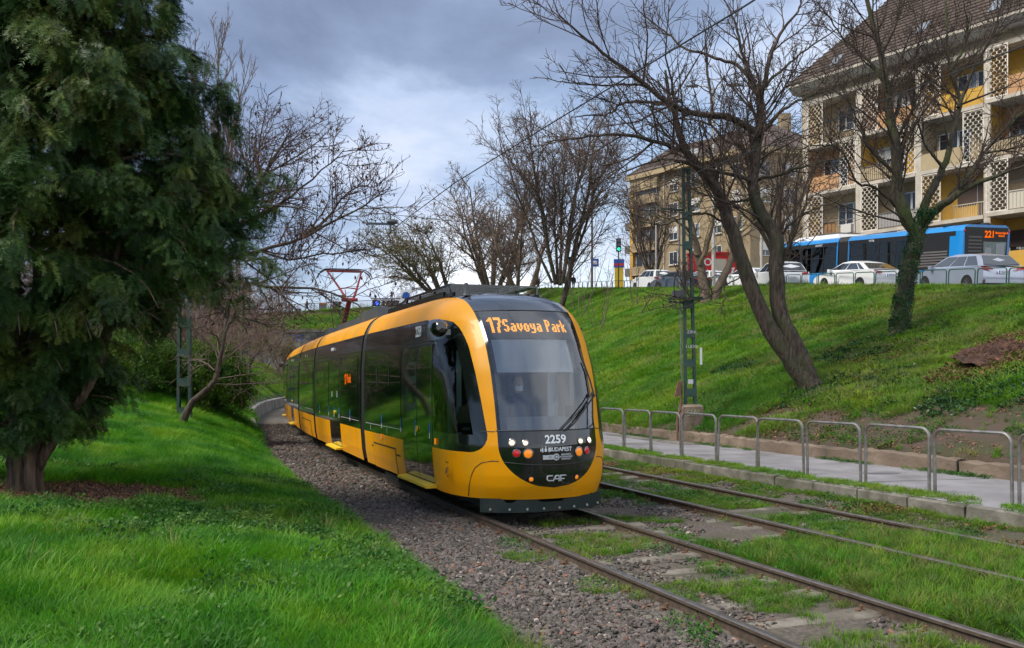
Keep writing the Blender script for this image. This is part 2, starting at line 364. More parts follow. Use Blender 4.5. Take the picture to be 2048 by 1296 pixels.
mat('patch_tar', (0.10, 0.10, 0.11), 0.8)
leaf_mat('grass_long', (0.036, 0.170, 0.007), (0.075, 0.270, 0.009), (0.160, 0.330, 0.016), 0.45, 0.9)
leaf_mat('grass_short', (0.055, 0.185, 0.007), (0.115, 0.270, 0.009), (0.205, 0.290, 0.018), 0.40, 0.30)
leaf_mat('grass_dry', (0.060, 0.120, 0.018), (0.125, 0.170, 0.030), (0.205, 0.200, 0.060), 0.35, 0.8)
leaf_mat('weed_green', (0.025, 0.095, 0.014), (0.050, 0.155, 0.020), (0.095, 0.190, 0.030), 0.30, 1.2)
leaf_mat('ivy_leaf', (0.012, 0.050, 0.016), (0.020, 0.075, 0.022), (0.035, 0.095, 0.028), 0.15, 2.5, rough=0.35)

# ------------------------------------------------------------------ ground sheets
def sd_grid(s, d):
    S, D = np.meshgrid(s, d, indexing='ij'); X, Y = sdxy(S, D); return X, Y
def sheet(name, s, d, m, zfun=None, dz=0.0):
    X, Y = sd_grid(s, d); Z = (H(X, Y) if zfun is None else zfun(X, Y)) + dz
    return grid_np(name, np.stack([X, Y, Z], -1), m)
s_near = np.concatenate([np.arange(-14, 30, 0.22), np.arange(30, 60, 0.6), np.arange(60, 100, 1.0)])
dl = EDGE - 1e-3 - np.concatenate([np.arange(0, 8, 0.22), np.arange(8, 20, 0.6), np.arange(20, 95, 3.0)])
sheet('lawn', s_near, dl[::-1], 'lawn_soil')
sheet('track_bed', s_near, np.concatenate([[EDGE - 0.12], np.arange(EDGE, KERB + 0.05, 0.16), [KERB + 0.08]]), 'bed_gravel')
sheet('footpath', np.arange(-14, 62, 0.5), np.linspace(KERB + 0.1, WALL + 0.04, 6), 'asphalt_path', lambda X, Y: zp(Y) + 0.20)
# right bank: from the low wall up past the crest
K = np.concatenate([np.linspace(0, 0.9, 46), np.linspace(0.92, 1.0, 10)])
Sb = np.concatenate([np.arange(-14, 40, 0.35), np.arange(40, 99, 0.8)])
lo = np.full(len(Sb), WALL + 0.3); hi = np.full(len(Sb), 70.0); base = np.full(len(Sb), WALL + 0.21)
for _ in range(40):
    mid_ = (lo + hi) / 2; x, y = sdxy(Sb, mid_); g = (x - crest_x(y)) > 1.15
    hi = np.where(g, mid_, hi); lo = np.where(g, lo, mid_)
Dm = base[:, None] + (hi - base)[:, None] * K[None, :]
Xb, Yb = sdxy(np.repeat(Sb[:, None], len(K), 1), Dm)
Pb = np.stack([Xb, Yb, H(Xb, Yb)], -1); Pk = Pb[:, :1].copy(); Pk[:, :, 2] -= .5; Pk[:, :, :2] -= NX * .04
grid_np('embankment', np.concatenate([Pk, Pb], 1), 'bank_soil')
# street beside the crest, with its raised kerb edge
Ys = np.arange(-20, 108, 1.0); Es = np.array([1.1, 1.4, 12.0, 26.0])
Xs = crest_x(Ys)[:, None] + Es[None, :]; Yg = np.repeat(Ys[:, None], 4, 1)
grid_np('street', np.stack([Xs, Yg, crest_z(Yg) - 0.10 + 0.004 * (Es[None, :] > 12)], -1), 'asphalt_street')
Es2 = np.array([12.0, 12.01, 18.0, 70.0]); Xs2 = crest_x(Ys)[:, None] + Es2[None, :]
grid_np('pavement', np.stack([Xs2, Yg, crest_z(Yg) + np.array([-0.1, 0.04, 0.04, 0.04])[None, :]], -1), 'kerb_stone')
# bank of the crossing road and the land beyond it
Xe = np.concatenate([np.arange(-160, -60, 8.0), np.arange(-60, 30, 0.8), np.arange(30, 70, 8.0)]); Ye = np.concatenate([np.arange(96.5, 110, 0.7), [111, 113, 116, 122]])
XE, YE = np.meshgrid(Xe, Ye); ZE = H(XE, YE); 
grid_np('crossing_bank', np.stack([XE, YE, ZE], -1), 'bank_soil')
Xe = np.linspace(-900, 900, 40); Ye = np.array([121.5, 200, 500, 1800]); XE, YE = np.meshgrid(Xe, Ye)
grid_np('ground', np.stack([XE, YE, np.clip(road_z(XE), -4, 9.0) - 0.1 - 0.004 * (YE - 121)], -1), 'lawn_soil')

# ------------------------------------------------------------------ kerb, low wall, retaining wall
def frame_at(s, d, dz=0.0):
    x, y = sdxy(s, d); x2, y2 = sdxy(s + 0.2, d); return Vector((float(x), float(y), float(zp(y)) + dz)), math.atan2(-(float(x2 - x)), float(y2 - y))
PITCH = -GRADE * 0.93
kerb = empty('kerb'); kerb['kind'] = 'structure'
mb = MB(); mb.add([(0, 0.012, -.25), (.135, 0.012, -.25), (.135, .985, -.25), (0, .985, -.25), (0.0, .012, .185), (.135, .012, .20), (.135, .985, .20), (0.0, .985, .185), (.02, .03, .205), (.12, .03, .207), (.12, .965, .207), (.02, .965, .205)],
     [(0, 3, 2, 1), (0, 1, 5, 4), (1, 2, 6, 5), (2, 3, 7, 6), (3, 0, 4, 7), (4, 5, 9, 8), (5, 6, 10, 9), (6, 7, 11, 10), (7, 4, 8, 11), (8, 9, 10, 11)])
k0 = mb.build('kerb_stone', 'kerb_stone', kerb)
i = 0
for s in np.arange(-9, 56, 1.0):
    o = k0 if i == 0 else k0.copy()
    if i: COL.objects.link(o)
    i += 1; p, a = frame_at(s, KERB - 0.02); r = random.Random(int(s * 7) + 3)
    o.location = p + Vector((0, 0, r.uniform(-.02, .012))); o.rotation_euler = (PITCH + r.uniform(-.012, .012), r.uniform(-.03, .03), a + r.uniform(-.012, .012))
lw = thing('retaining_wall', 'low weathered concrete wall along the foot of the grassy bank', 'wall', loc=(0, 0, 0))
mb = MB(); n = 12; top = []; bot = []
prof = [(0.0, -0.2), (0.0, 0.47), (0.03, 0.50), (0.19, 0.50), (0.22, 0.46), (0.22, -0.2)]
rows = [[(x + (random.uniform(-.012, .012) if 0 < q < 5 else 0), 2.46 * j / n + (0.02 if j == 0 else 0), z + (random.uniform(-.03, .015) if z > .4 else 0)) for q, (x, z) in enumerate(prof)] for j in range(n + 1)]
mb.grid(rows); mb.add(rows[0], [tuple(range(6))]); mb.add(rows[-1], [tuple(range(5, -1, -1))])
w0 = mb.build('wall_block', 'wall_concrete', lw)
i = 0
for s in np.arange(-8, 60, 2.5):
    o = w0 if i == 0 else w0.copy()
    if i: COL.objects.link(o)
    i += 1; p, a = frame_at(s, WALL, 0.0); r = random.Random(int(s * 3)); o.location = p + Vector((0, 0, r.uniform(-.04, .03))); o.rotation_euler = (PITCH + r.uniform(-.008, .008), 0, a)
# curved wall at the foot of the left bank, farther up the line
mb = MB(); rows = []
for s in np.arange(25.5, 96, 0.8):
    hgt = 0.02 + 0.62 * float(sstep(25.5, 31, s)); row = []
    for (dd, zz) in ((0.02, -0.3), (0.02, hgt), (-0.05, hgt + .04), (-0.25, hgt + .04), (-0.27, -0.3)):
        x, y = sdxy(s, EDGE + dd); row.append((float(x), float(y), float(zp(y)) - 0.1 + zz))
    rows.append(row)
mb.grid(rows); tag(mb.build('curved_wall', 'old_wall', smooth=True), 'stained grey curved retaining wall beside the ballast at the far left bend', 'wall')
# ------------------------------------------------------------------ tracks
def sweep(name, d, prof, s0, s1, parent, m):
    ss = np.concatenate([np.arange(s0, min(s1, 40), 0.5), np.arange(40, s1, 1.5)]) if s1 > 40 else np.arange(s0, s1 + .01, 0.25)
    V = []; MI = []
    for (pd, pz) in prof:
        x, y = sdxy(ss, d + pd); V.append(np.stack([x, y, zp(y) + pz], -1))
    V = np.stack(V, 1); n, k, _ = V.shape
    ii = np.arange(n - 1)[:, None] * k + np.arange(k)[None, :]; jj = np.arange(n - 1)[:, None] * k + (np.arange(k)[None, :] + 1) % k
    F = np.stack([ii, jj, jj + k, ii + k], -1).reshape(-1, 4)
    top = np.array([1 if prof[q][1] > -0.012 and prof[(q + 1) % k][1] > -0.012 else 0 for q in range(k)]); MI = np.tile(top, n - 1)
    o = np_mesh(name, V.reshape(-1, 3), F, m, parent, smooth=True, MI=MI); o.data.set_sharp_from_angle(angle=math.radians(40)); return o
RP = [(-.066, -.15), (-.066, -.135), (-.012, -.118), (-.012, -.045), (-.034, -.035), (-.036, -.010), (-.026, 0), (.026, 0), (.036, -.010), (.034, -.035), (.012, -.045), (.012, -.118), (.066, -.135), (.066, -.15)]
GP = [(-.02, -.12), (-.02, .012), (.02, .012), (.02, -.12)]
mb = MB(); n = 8
rows = []
for j in range(n + 1):
    x = -1.18 + 2.36 * j / n; zt = -.099 + (0.012 if abs(x) > .55 else -.002); w = 0.125 * (1 + 0.12 * math.sin(j * 2.3))
    rows.append([(x, -w - .02, -.24), (x, -w, zt - .025), (x, -w * .7, zt), (x, w * .7, zt), (x, w, zt - .025), (x, w + .02, -.24)])
mb.grid(rows); mb.add(rows[0], [tuple(range(6))]); mb.add(rows[-1], [tuple(range(5, -1, -1))])
slp = mb.build('sleeper', 'sleeper_concrete', smooth=True); COL.objects.unlink(slp)
mb = MB(); mb.box(-.055, .055, -.045, .045, -.135, -.105); mb.lathe([(.026, -.105), (.026, -.09), (.016, -.088), (.016, -.052), (.0155, -.05)], 6); mb.lathe([(.012, -.105), (.024, -.103), (.024, -.078)], 6, o=(.045, .01, 0))
clp = mb.build('rail_clip', 'clip_rust'); COL.objects.unlink(clp)
def track(label, dc, smax, clips):
    t = thing('tram_track', label, 'track')
    for g in (-.7535, .7535): sweep('rail', dc + g, RP, -10, 97, t, ['rail_rust', 'rail_head'])
    for i, s in enumerate(np.arange(-6.2, smax, 0.68)):
        o = slp.copy(); link(o, t); p, a = frame_at(s, dc); r = random.Random(i * 13 + int(dc * 10))
        o.location = p + Vector((0, 0, r.uniform(-.022, .006))); o.rotation_euler = (PITCH, r.uniform(-.006, .006), a + r.uniform(-.02, .02)); o.scale = (r.uniform(.97, 1.03), r.uniform(.85, 1.15), 1)
        if s < clips:
            for g in (-.7535, .7535):
                for q in (-1, 1):
                    c = clp.copy(); link(c, t); p2, a2 = frame_at(s + r.uniform(-.02, .02), dc + g + q * .105); c.location = p2 + Vector((0, 0, r.uniform(-.006, .004))); c.rotation_euler = (PITCH, 0, a2 + (math.pi if q < 0 else 0) + r.uniform(-.1, .1))
    return t
t1 = track('near pair of rails that the yellow tram stands on', 0.0, 46, 13)
t2 = track('far pair of empty rails between the tram and the footpath', 3.38, 30, 13)
sweep('guard_rail', 0.7535 - .095, GP, -6, 4.6, t1, ['rail_rust', 'rail_head'])
sweep('guard_rail', -0.7535 + .105, GP, -6, 3.75, t1, ['rail_rust', 'rail_head'])
# ------------------------------------------------------------------ hoop barriers
def hoop_mesh(w, h, r, rad, low=None):
    mb = MB(); pts = [(0, 0, -.15)]
    pts.append((0, 0, h - rad))
    for k in range(1, 7): a = math.pi / 2 * k / 6; pts.append((0, rad - rad * math.cos(a), h - rad + rad * math.sin(a)))
    for k in range(0, 7): a = math.pi / 2 * k / 6; pts.append((0, w - rad + rad * math.sin(a), h - rad + rad * math.cos(a)))
    pts.append((0, w, -.15)); mb.tube(pts, r, 8); return mb
hp = hoop_mesh(1.29, 0.95, 0.024, 0.14).build('hoop_barrier', 'galvanised', smooth=True)
ORD = ['first', 'second', 'third', 'fourth', 'fifth', 'sixth', 'seventh', 'eighth', 'ninth', 'tenth', 'eleventh', 'twelfth', 'thirteenth', 'fourteenth', 'fifteenth', 'sixteenth', 'seventeenth', 'eighteenth', 'nineteenth', 'twentieth']
for k in range(10):
    o = hp if k == 0 else hp.copy()
    if k: COL.objects.link(o)
    s = 7.39 + 1.40 * k; p, a = frame_at(s, 5.75, 0.20); r = random.Random(k); o.location = p
    o.rotation_euler = (PITCH + r.uniform(-.008, .008), r.uniform(-.02, .02) + (0.05 if k == 5 else 0), a)
    tag(o, 'grey steel tube hoop barrier by the footpath, %s from the right edge' % ORD[k], 'barrier', 'hoop barriers along the footpath')
# path details: patch, joint line, tiles
mb = MB(); x, y = sdxy(12.6, 7.15); c = Vector((float(x), float(y), float(zp(y)) + .205)); mb.add([c + Vector((.34 * math.cos(q) * (1 + .2 * math.sin(3 * q)), .16 * math.sin(q) * (1 + .2 * math.cos(2 * q)), -GRADE * .16 * math.sin(q))) for q in np.linspace(0, 6.1, 14)], [tuple(range(14))]); 
o = mb.build('path_patch', 'patch_tar'); o['kind'] = 'structure'
mb = MB(); rows = []
for k in range(16):
    s = 9.4 + 3.4 * k / 15 ; d = 6.0 + 2.2 * k / 15 + .05 * math.sin(k * 1.7); x, y = sdxy(s + 2.2 - .25 * k, d); x2, y2 = sdxy(s + 2.23 - .25 * k, d)
    rows.append([(float(x), float(y), float(zp(y)) + .2045), (float(x2), float(y2), float(zp(y2)) + .2045)])
mb.grid(rows); o = mb.build('path_crack', 'patch_tar'); o['kind'] = 'structure'
tl = empty('tile_strip'); tl['kind'] = 'structure'
mb = MB(); mb.box(-.14, .14, -.10, .10, 0, .012); q0 = mb.build('tile', 'kerb_stone', tl); i = 0
for s in np.arange(20.4, 25, 0.24):
    for d in (7.75, 8.08):
        o = q0 if i == 0 else q0.copy()
        if i: COL.objects.link(o)
        i += 1; p, a = frame_at(s, d, .202); o.location = p; o.rotation_euler = (PITCH, 0, a + random.uniform(-.02, .02))

# ------------------------------------------------------------------ grass, weeds, stones
def blades(n, r, h, w, lean, seed, curl=0.5):
    g = np.random.default_rng(seed); V = []; F = []
    for k in range(n):
        a = g.uniform(0, 6.283); q = r * math.sqrt(g.uniform()); bx, by = q * math.cos(a), q * math.sin(a)
        hh = h * g.uniform(.55, 1.15); ww = w * g.uniform(.7, 1.2); ta = a + g.normal(0, .9) ; ln = lean * g.uniform(.2, 1.2) * hh; dx, dy = math.cos(ta), math.sin(ta); sx, sy = -dy * ww / 2, dx * ww / 2; o = len(V)
        for t, wf in ((0, 1.0), (.45, .9), (.8, .55), (1.0, 0.04)):
            l = ln * t ** 2; z = hh * (t - curl * .35 * t ** 3); V.append((bx + dx * l - sx * wf, by + dy * l - sy * wf, z)); V.append((bx + dx * l + sx * wf, by + dy * l + sy * wf, z))
        F += [(o + 2 * j, o + 2 * j + 1, o + 2 * j + 3, o + 2 * j + 2) for j in range(3)]
    return np.array(V), np.array(F)
def leaves(n, r, h, size, seed, up=0.3):
    g = np.random.default_rng(seed); V = []; F = []
    for k in range(n):
        a = g.uniform(0, 6.283); q = r * math.sqrt(g.uniform()); b = Vector((q * math.cos(a), q * math.sin(a), h * g.uniform(0.1, 1))); d = Vector((math.cos(a + g.normal(0, 1)), math.sin(a + g.normal(0, 1)), g.normal(up, .4))).normalized()
        sd_ = d.cross(Vector((g.normal(), g.normal(), 1))).normalized(); L = size * g.uniform(.6, 1.3); o = len(V)
        for p in (b, b + d * L * .5 + sd_ * L * .32, b + d * L, b + d * L * .5 - sd_ * L * .32): V.append(tuple(p))
        F.append((o, o + 1, o + 2, o + 3))
    return np.array(V), np.array(F)
def src(nm, VF, m): return np_mesh(nm, VF[0], VF[1], m, smooth=False)
C_long = src_coll('src_long', [src('gl%d' % k, blades(230, .30, .20, .0075, .75, 10 + k), 'grass_long') for k in range(8)])
C_bank = src_coll('src_bank', [src('gb%d' % k, blades(210, .34, .095, .0075, .9, 20 + k), 'grass_short') for k in range(6)] + [src('gb9%d' % k, blades(170, .34, .11, .0065, 1.0, 28 + k), 'grass_dry') for k in range(2)])
C_short = src_coll('src_short', [src('gs%d' % k, blades(34, .13, .085, .007, .9, 30 + k), 'grass_short') for k in range(4)] + [src('gs9', blades(26, .13, .10, .006, 1.0, 39), 'grass_dry')])
C_tuft = src_coll('src_tuft', [src('gt%d' % k, blades(48, .07, .17, .006, 1.0, 50 + k), ('grass_short', 'grass_dry', 'grass_long', 'grass_dry')[k % 4]) for k in range(4)])
C_weed = src_coll('src_weed', [src('w%d' % k, leaves(42, .13, .07, .035, 70 + k), 'weed_green') for k in range(4)])
C_ivy = src_coll('src_ivy', [src('iv%d' % k, leaves(26, .16, .06, .075, 80 + k, .1), 'ivy_leaf') for k in range(3)])
C_lit = src_coll('src_litter', [src('li%d' % k, leaves(14, .16, .02, .05, 90 + k, 0.0), 'leaf_litter') for k in range(3)])
def stone(seed):
    g = random.Random(seed); bm = bmesh.new(); bmesh.ops.create_icosphere(bm, subdivisions=1, radius=1)
    sx, sy, sz = g.uniform(.8, 1.4), g.uniform(.6, 1.0), g.uniform(.4, .7)
    for v in bm.verts: k = g.uniform(.72, 1.2); v.co = Vector((v.co.x * sx * k, v.co.y * sy * k, v.co.z * sz * k))
    me = bpy.data.meshes.new('st'); bm.to_mesh(me); bm.free(); me.materials.append(MATS['stone' if seed < 9 else ('stone_pale' if seed < 10 else 'stone_rust')]); o = bpy.data.objects.new('st', me); COL.objects.link(o); return o
C_stone = src_coll('src_stone', [stone(k) for k in range(12)])
def place(name, X, Y, scl, coll, n_idx, dz=0.0, tilt=0.15, align=False, **kw):
    n = len(X); Z = H(X, Y) + dz
    if align:
        e = .12; gx = (H(X + e, Y) - H(X - e, Y)) / (2 * e) + rng.normal(0, tilt * .4, n); gy = (H(X, Y + e) - H(X, Y - e)) / (2 * e) + rng.normal(0, tilt * .4, n)
        q = np.stack([-np.clip(gx, -1, 1), -np.clip(gy, -1, 1), np.ones(n)], -1); q /= np.linalg.norm(q, axis=1, keepdims=True); a = rng.uniform(0, 6.283, n); c = np.cos(a); s = np.sin(a)
        k = 1 / (1 + q[:, 2]); T = np.zeros((n, 3, 3)); T[:, 0, 0] = 1 - q[:, 0] ** 2 * k; T[:, 0, 1] = T[:, 1, 0] = -q[:, 0] * q[:, 1] * k; T[:, 1, 1] = 1 - q[:, 1] ** 2 * k; T[:, 0, 2] = q[:, 0]; T[:, 1, 2] = q[:, 1]; T[:, 2, 0] = -q[:, 0]; T[:, 2, 1] = -q[:, 1]; T[:, 2, 2] = q[:, 2]
        R = np.zeros((n, 3, 3)); R[:, 0, 0] = c; R[:, 0, 1] = -s; R[:, 1, 0] = s; R[:, 1, 1] = c; R[:, 2, 2] = 1; M = T @ R
        rot = np.stack([np.arctan2(M[:, 2, 1], M[:, 2, 2]), -np.arcsin(np.clip(M[:, 2, 0], -1, 1)), np.arctan2(M[:, 1, 0], M[:, 0, 0])], -1)
    else: rot = np.stack([rng.normal(0, tilt, n), rng.normal(0, tilt, n), rng.uniform(0, 6.283, n)], -1)
    idx = rng.integers(0, n_idx, n) if not isinstance(n_idx, np.ndarray) else n_idx
    return scatter(name, np.stack([X, Y, Z], -1), scl, rot, idx, coll, **kw)
def strip(n, s0, s1, d0, d1, fall):
    """random points on a track-parallel strip, thinned with distance so near ground is densest"""
    s = s0 + (s1 - s0) * rng.uniform(0, 1, n) ** fall; d = rng.uniform(d0, d1, n); return sdxy(s, d)
def in_view(X, Y, m=380): px = 1024 + FPX * X / np.maximum(Y, .1); return (Y > 2.0) & (px > -m) & (px < 2048 + m)
# bare soil bed under the evergreen on the left
YEW = Vector((-6.75, 12.5, 0)); BEDC = (-5.9, 12.2)
def in_bed(X, Y): return ((X - BEDC[0]) / 1.75 + .12 * np.sin(Y * 5)) ** 2 + ((Y - BEDC[1]) / 1.55 + .10 * np.sin(X * 6)) ** 2 < 1.0
ang = np.linspace(0, 6.283, 40)[:-1]; rows = []
for q in np.linspace(0.02, 1.12, 9): X = BEDC[0] + 1.75 * q * np.cos(ang); Y = BEDC[1] + 1.55 * q * np.sin(ang); rows.append(np.stack([X, Y, H(X, Y) + .03 * (1.12 - q) + .008 * rng.normal(size=len(X))], -1))
P = np.stack(rows); P = np.concatenate([P, P[:, :1]], 1); grid_np('soil_bed', P, 'soil')
X = BEDC[0] + rng.uniform(-1.7, 1.7, 2600); Y = BEDC[1] + rng.uniform(-1.5, 1.5, 2600); k = in_bed(X, Y); X, Y = X[k], Y[k]
place('leaf_litter_bed', X, Y, rng.uniform(.35, .8, len(X)), C_lit, 3, .035)
# lawn
def lawn_pts(n, s0, s1, d0, d1, fall=1.0):
    X, Y = strip(n, s0, s1, d0, d1, fall); k = in_view(X, Y) & ~in_bed(X, Y); return X[k], Y[k]
X1, Y1 = lawn_pts(6800, 2.5, 10, -10.5, EDGE - .30); X2, Y2 = lawn_pts(5000, 10, 19, -14, EDGE - .26); X3, Y3 = lawn_pts(5200, 19, 42, -18, EDGE - .2, 1.2)
X = np.concatenate([X1, X2, X3]); Y = np.concatenate([Y1, Y2, Y3]); dn = fbm(X * .7, Y * .7, 41)
scl = rng.uniform(.75, 1.15, len(X)) * (0.62 + 0.85 * dn) * (1 + .25 * sstep(18, 30, Y))
k = dn + rng.uniform(-.2, .2, len(X)) > .28
place('lawn_grass', X[k], Y[k], scl[k], C_long, 8, -.01, .22, True, label='long bright green grass of the left lawn')
Xg, Yg_ = lawn_pts(5000, 2.5, 24, EDGE - .42, EDGE + .04); k = fbm(Xg * 1.6, Yg_ * 1.6, 57) + rng.uniform(-.1, .1, len(Xg)) > .38; place('lawn_edge_grass', Xg[k], Yg_[k], rng.uniform(.5, 1.1, k.sum()), C_tuft, np.where(rng.uniform(size=k.sum()) < .75, 2, rng.integers(0, 4, k.sum())), -.01, .3)
Xg, Yg_ = lawn_pts(2600, 2.5, 14, -9, EDGE); k = fbm(Xg * .5, Yg_ * .5, 58) > .44; place('lawn_tufts', Xg[k], Yg_[k], rng.uniform(.9, 1.7, k.sum()), C_tuft, 4, -.01, .3)
Xg, Yg_ = lawn_pts(420, 3, 14, -9, EDGE - .3); place('lawn_litter', Xg, Yg_, rng.uniform(.25, .5, len(Xg)), C_lit, 3, .10, .4)
Xw, Yw = lawn_pts(12000, 3, 16, -10, EDGE); k = fbm(Xw * .9, Yw * .9, 55) > .49; place('lawn_weeds', Xw[k], Yw[k], rng.uniform(.8, 1.5, k.sum()), C_weed, 4, .07, .25)
Xs_, Ys_ = strip(5000, 38, 96, -34, EDGE - .9, 1.0); k = in_view(Xs_, Ys_) ; place('left_bank_grass', Xs_[k], Ys_[k], rng.uniform(1.8, 3.0, k.sum()), C_bank, 6, -.02, .2, True)
# ballast
X, Y = strip(26000, 1.5, 15, EDGE - .08, -.84, 1.0); k = in_view(X, Y); X, Y = X[k], Y[k]
Xb_, Yb_ = strip(9000, 15, 42, EDGE - .02, -.84, 1.3); Xc_, Yc_ = strip(16000, 1.5, 20, .84, 2.6, 1.0); kc = (fbm(Xc_ * 1.3, Yc_ * 1.3, 61) < .54) & in_view(Xc_, Yc_)
Xd_, Yd_ = strip(9000, 1.5, 16, -.7, .7, 1.0); kd = (fbm(Xd_ * 1.6, Yd_ * 1.6, 66) < .50) & in_view(Xd_, Yd_)
Xe_, Ye_ = strip(9000, 4, 20, 4.2, 5.1, 1.0); ke = (fbm(Xe_ * 1.3, Ye_ * 1.3, 68) < .46) & in_view(Xe_, Ye_)
sc = np.concatenate([rng.uniform(.014, .034, len(X)), rng.uniform(.022, .048, len(Xb_)), rng.uniform(.015, .035, kc.sum()), rng.uniform(.012, .028, kd.sum()), rng.uniform(.012, .03, ke.sum())])
X = np.concatenate([X, Xb_, Xc_[kc], Xd_[kd], Xe_[ke]]); Y = np.concatenate([Y, Yb_, Yc_[kc], Yd_[kd], Ye_[ke]])
rr = rng.uniform(size=len(X)); ixs = np.where(rr < .035, 9, np.where(rr < .085, 10 + (rr > .06), rng.integers(0, 9, len(X)))); sc = sc * np.where(rng.uniform(size=len(X)) < .08, 1.5, 1.0)
place('ballast_stones', X, Y, sc, C_stone, ixs, .008, .5, label='brown grey ballast stones beside the rails')
# growth among the rails
X, Y = strip(46000, 1.0, 26, -1.35, 5.1, 1.0); k = in_view(X, Y); X, Y = X[k], Y[k]; s_, d_ = sd(X, Y); n1 = fbm(X * 1.1, Y * 1.1, 71)
den = np.where(d_ < -.75, .34, np.where(d_ < .75, .48, np.where(d_ < 2.6, .50, np.where(d_ < 4.15, .58, .58))))
lush = sstep(10.5, 7.5, s_) * ((d_ > 1.0) & (d_ < 2.55)) + sstep(9.5, 8.0, s_) * ((d_ > 2.75) & (d_ < 4.1))
den = den + .30 * lush - .16 * ((d_ > .8) & (d_ < 2.4) & (s_ > 9)); rail = np.minimum.reduce([np.abs(d_ - q) for q in (-.7535, .7535, 2.6265, 4.1335)])
k = (n1 < den - .02) & (rail > .07) & ~((s_ > 11.5) & (np.abs(d_) < 1.3)); tall = (rng.uniform(size=len(X)) < .22 + .6 * lush); ix_t = np.where(rng.uniform(size=len(X)) < .5, 4, rng.integers(0, 4, len(X)))
kk = k & ~tall; place('track_grass', X[kk], Y[kk], rng.uniform(.35, .85, kk.sum()), C_short, ix_t[kk], 0, .2, label='short grass and moss between the rails')
kk = k & tall; place('track_tufts', X[kk], Y[kk], (rng.uniform(.4, .8, len(X)) * (.7 + .75 * lush))[kk], C_tuft, 4, -.005, .25, label='grass tufts between the rails')
X, Y = strip(9000, 1.5, 20, -1.2, 5.1, 1.0); s_, d_ = sd(X, Y); rail = np.minimum.reduce([np.abs(d_ - q) for q in (-.7535, .7535, 2.6265, 4.1335)]); k = (fbm(X * 1.4, Y * 1.4, 75) > .55) & (rail > .09) & in_view(X, Y) & ~((s_ > 11.5) & (np.abs(d_) < 1.3))
place('track_weeds', X[k], Y[k], rng.uniform(.4, 1.0, k.sum()), C_weed, 4, 0, .25)
X, Y = strip(5200, 4, 30, KERB - .25, KERB + .55, 1.0); k = (fbm(X * 1.5, Y * 1.5, 78) > .38) & in_view(X, Y); place('kerb_grass', X[k], Y[k], rng.uniform(.3, .7, k.sum()), C_short, 5, .01, .25)
X, Y = strip(900, 8, 34, WALL - .22, WALL - .02, 1.0); k = fbm(X * 1.2, Y * 1.2, 79) > .50; place('wall_foot_weeds', X[k], Y[k], rng.uniform(.35, .9, k.sum()), C_weed, 4, 0, .2)
X, Y = strip(2500, 4, 20, 4.3, 5.1, 1.0); k = (fbm(X * .9, Y * .9, 81) > .52) & in_view(X, Y); place('fallen_leaves', X[k], Y[k], rng.uniform(.4, .9, k.sum()), C_lit, 3, .01, .2)
# right bank
def bank_pts(n, y0, y1, fall):
    s = y0 + (y1 - y0) * rng.uniform(0, 1, n) ** fall; k = rng.uniform(0.0, 1.0, n); hi_ = np.interp(s, Sb, hi) - .3; X, Y = sdxy(s, WALL + .22 + (hi_ - WALL - .22) * k); v = in_view(X, Y); return X[v], Y[v], k[v]
def bare(X, Y, k): # trodden soil near the wall on the right, scuffed patches, the spill by the stump
    px = 1024 + FPX * X / Y; a = sstep(1300, 1750, px) * sstep(.26, .05, k) * 1.05; return np.clip(a + .35 * sstep(.5, .72, fbm(X * .55, Y * .55, 91)) * sstep(1450, 1750, px), 0, 1)
X, Y, k = bank_pts(16500, 3, 48, .95); b = bare(X, Y, k); n1 = fbm(X * 1.0, Y * 1.0, 93); q = n1 + rng.uniform(-.08, .08, len(X)) > .22 + .5 * b
px = 1024 + FPX * X / Y; dry = sstep(1380, 1550, px) * (fbm(X * .4, Y * .4, 95) > .42); idx = np.where(rng.uniform(size=len(X)) < .14 + .40 * dry, rng.integers(6, 8, len(X)), rng.integers(0, 6, len(X)))
scb = rng.uniform(.8, 1.6, len(X)) * (.75 + .5 * n1) * (1 + .8 * sstep(25, 50, Y))
place('bank_grass', X[q], Y[q], scb[q], C_bank, idx[q], -.01, .28, True, label='green and dry grass on the right bank')
X, Y, k = bank_pts(5000, 48, 97, 1.0); place('far_bank_grass', X, Y, rng.uniform(1.6, 2.6, len(X)), C_bank, 7, -.02, .2, True)
X, Y, k = bank_pts(7000, 8, 40, 1.0); px = 1024 + FPX * X / Y; q = (fbm(X * .6, Y * .6, 97) > .53) & (px > 1380); place('bank_weeds', X[q], Y[q], rng.uniform(.8, 1.6, q.sum()), C_weed, 4, 0, .3)
q = (fbm(X * .7, Y * .7, 99) > .54) & (px > 1480); place('bank_litter', X[q], Y[q], rng.uniform(.7, 1.4, q.sum()), C_lit, 3, .02, .3)
X = rng.uniform(-45, 12, 3500); Y = rng.uniform(97.5, 110, 3500); place('crossing_bank_grass', X, Y, rng.uniform(1.8, 3.0, len(X)), C_bank, 8, -.02, .2, True)
# clods, litter and stray tufts on the bare soil above the wall
X, Y, k = bank_pts(9000, 6, 30, 1.0); px = 1024 + FPX * X / Y; q = (bare(X, Y, k) > .35); place('soil_clods', X[q], Y[q], rng.uniform(.012, .05, q.sum()), C_stone, np.where(rng.uniform(size=q.sum()) < .8, 11, rng.integers(0, 9, q.sum())), .0, .5)
q2 = q & (fbm(X * 1.8, Y * 1.8, 83) > .50); place('soil_tufts', X[q2], Y[q2], rng.uniform(.4, .9, q2.sum()), C_tuft, 4, 0, .3)
q2 = q & (fbm(X * 1.3, Y * 1.3, 86) > .52); place('soil_litter', X[q2], Y[q2], rng.uniform(.3, .7, q2.sum()), C_lit, 3, .01, .3)
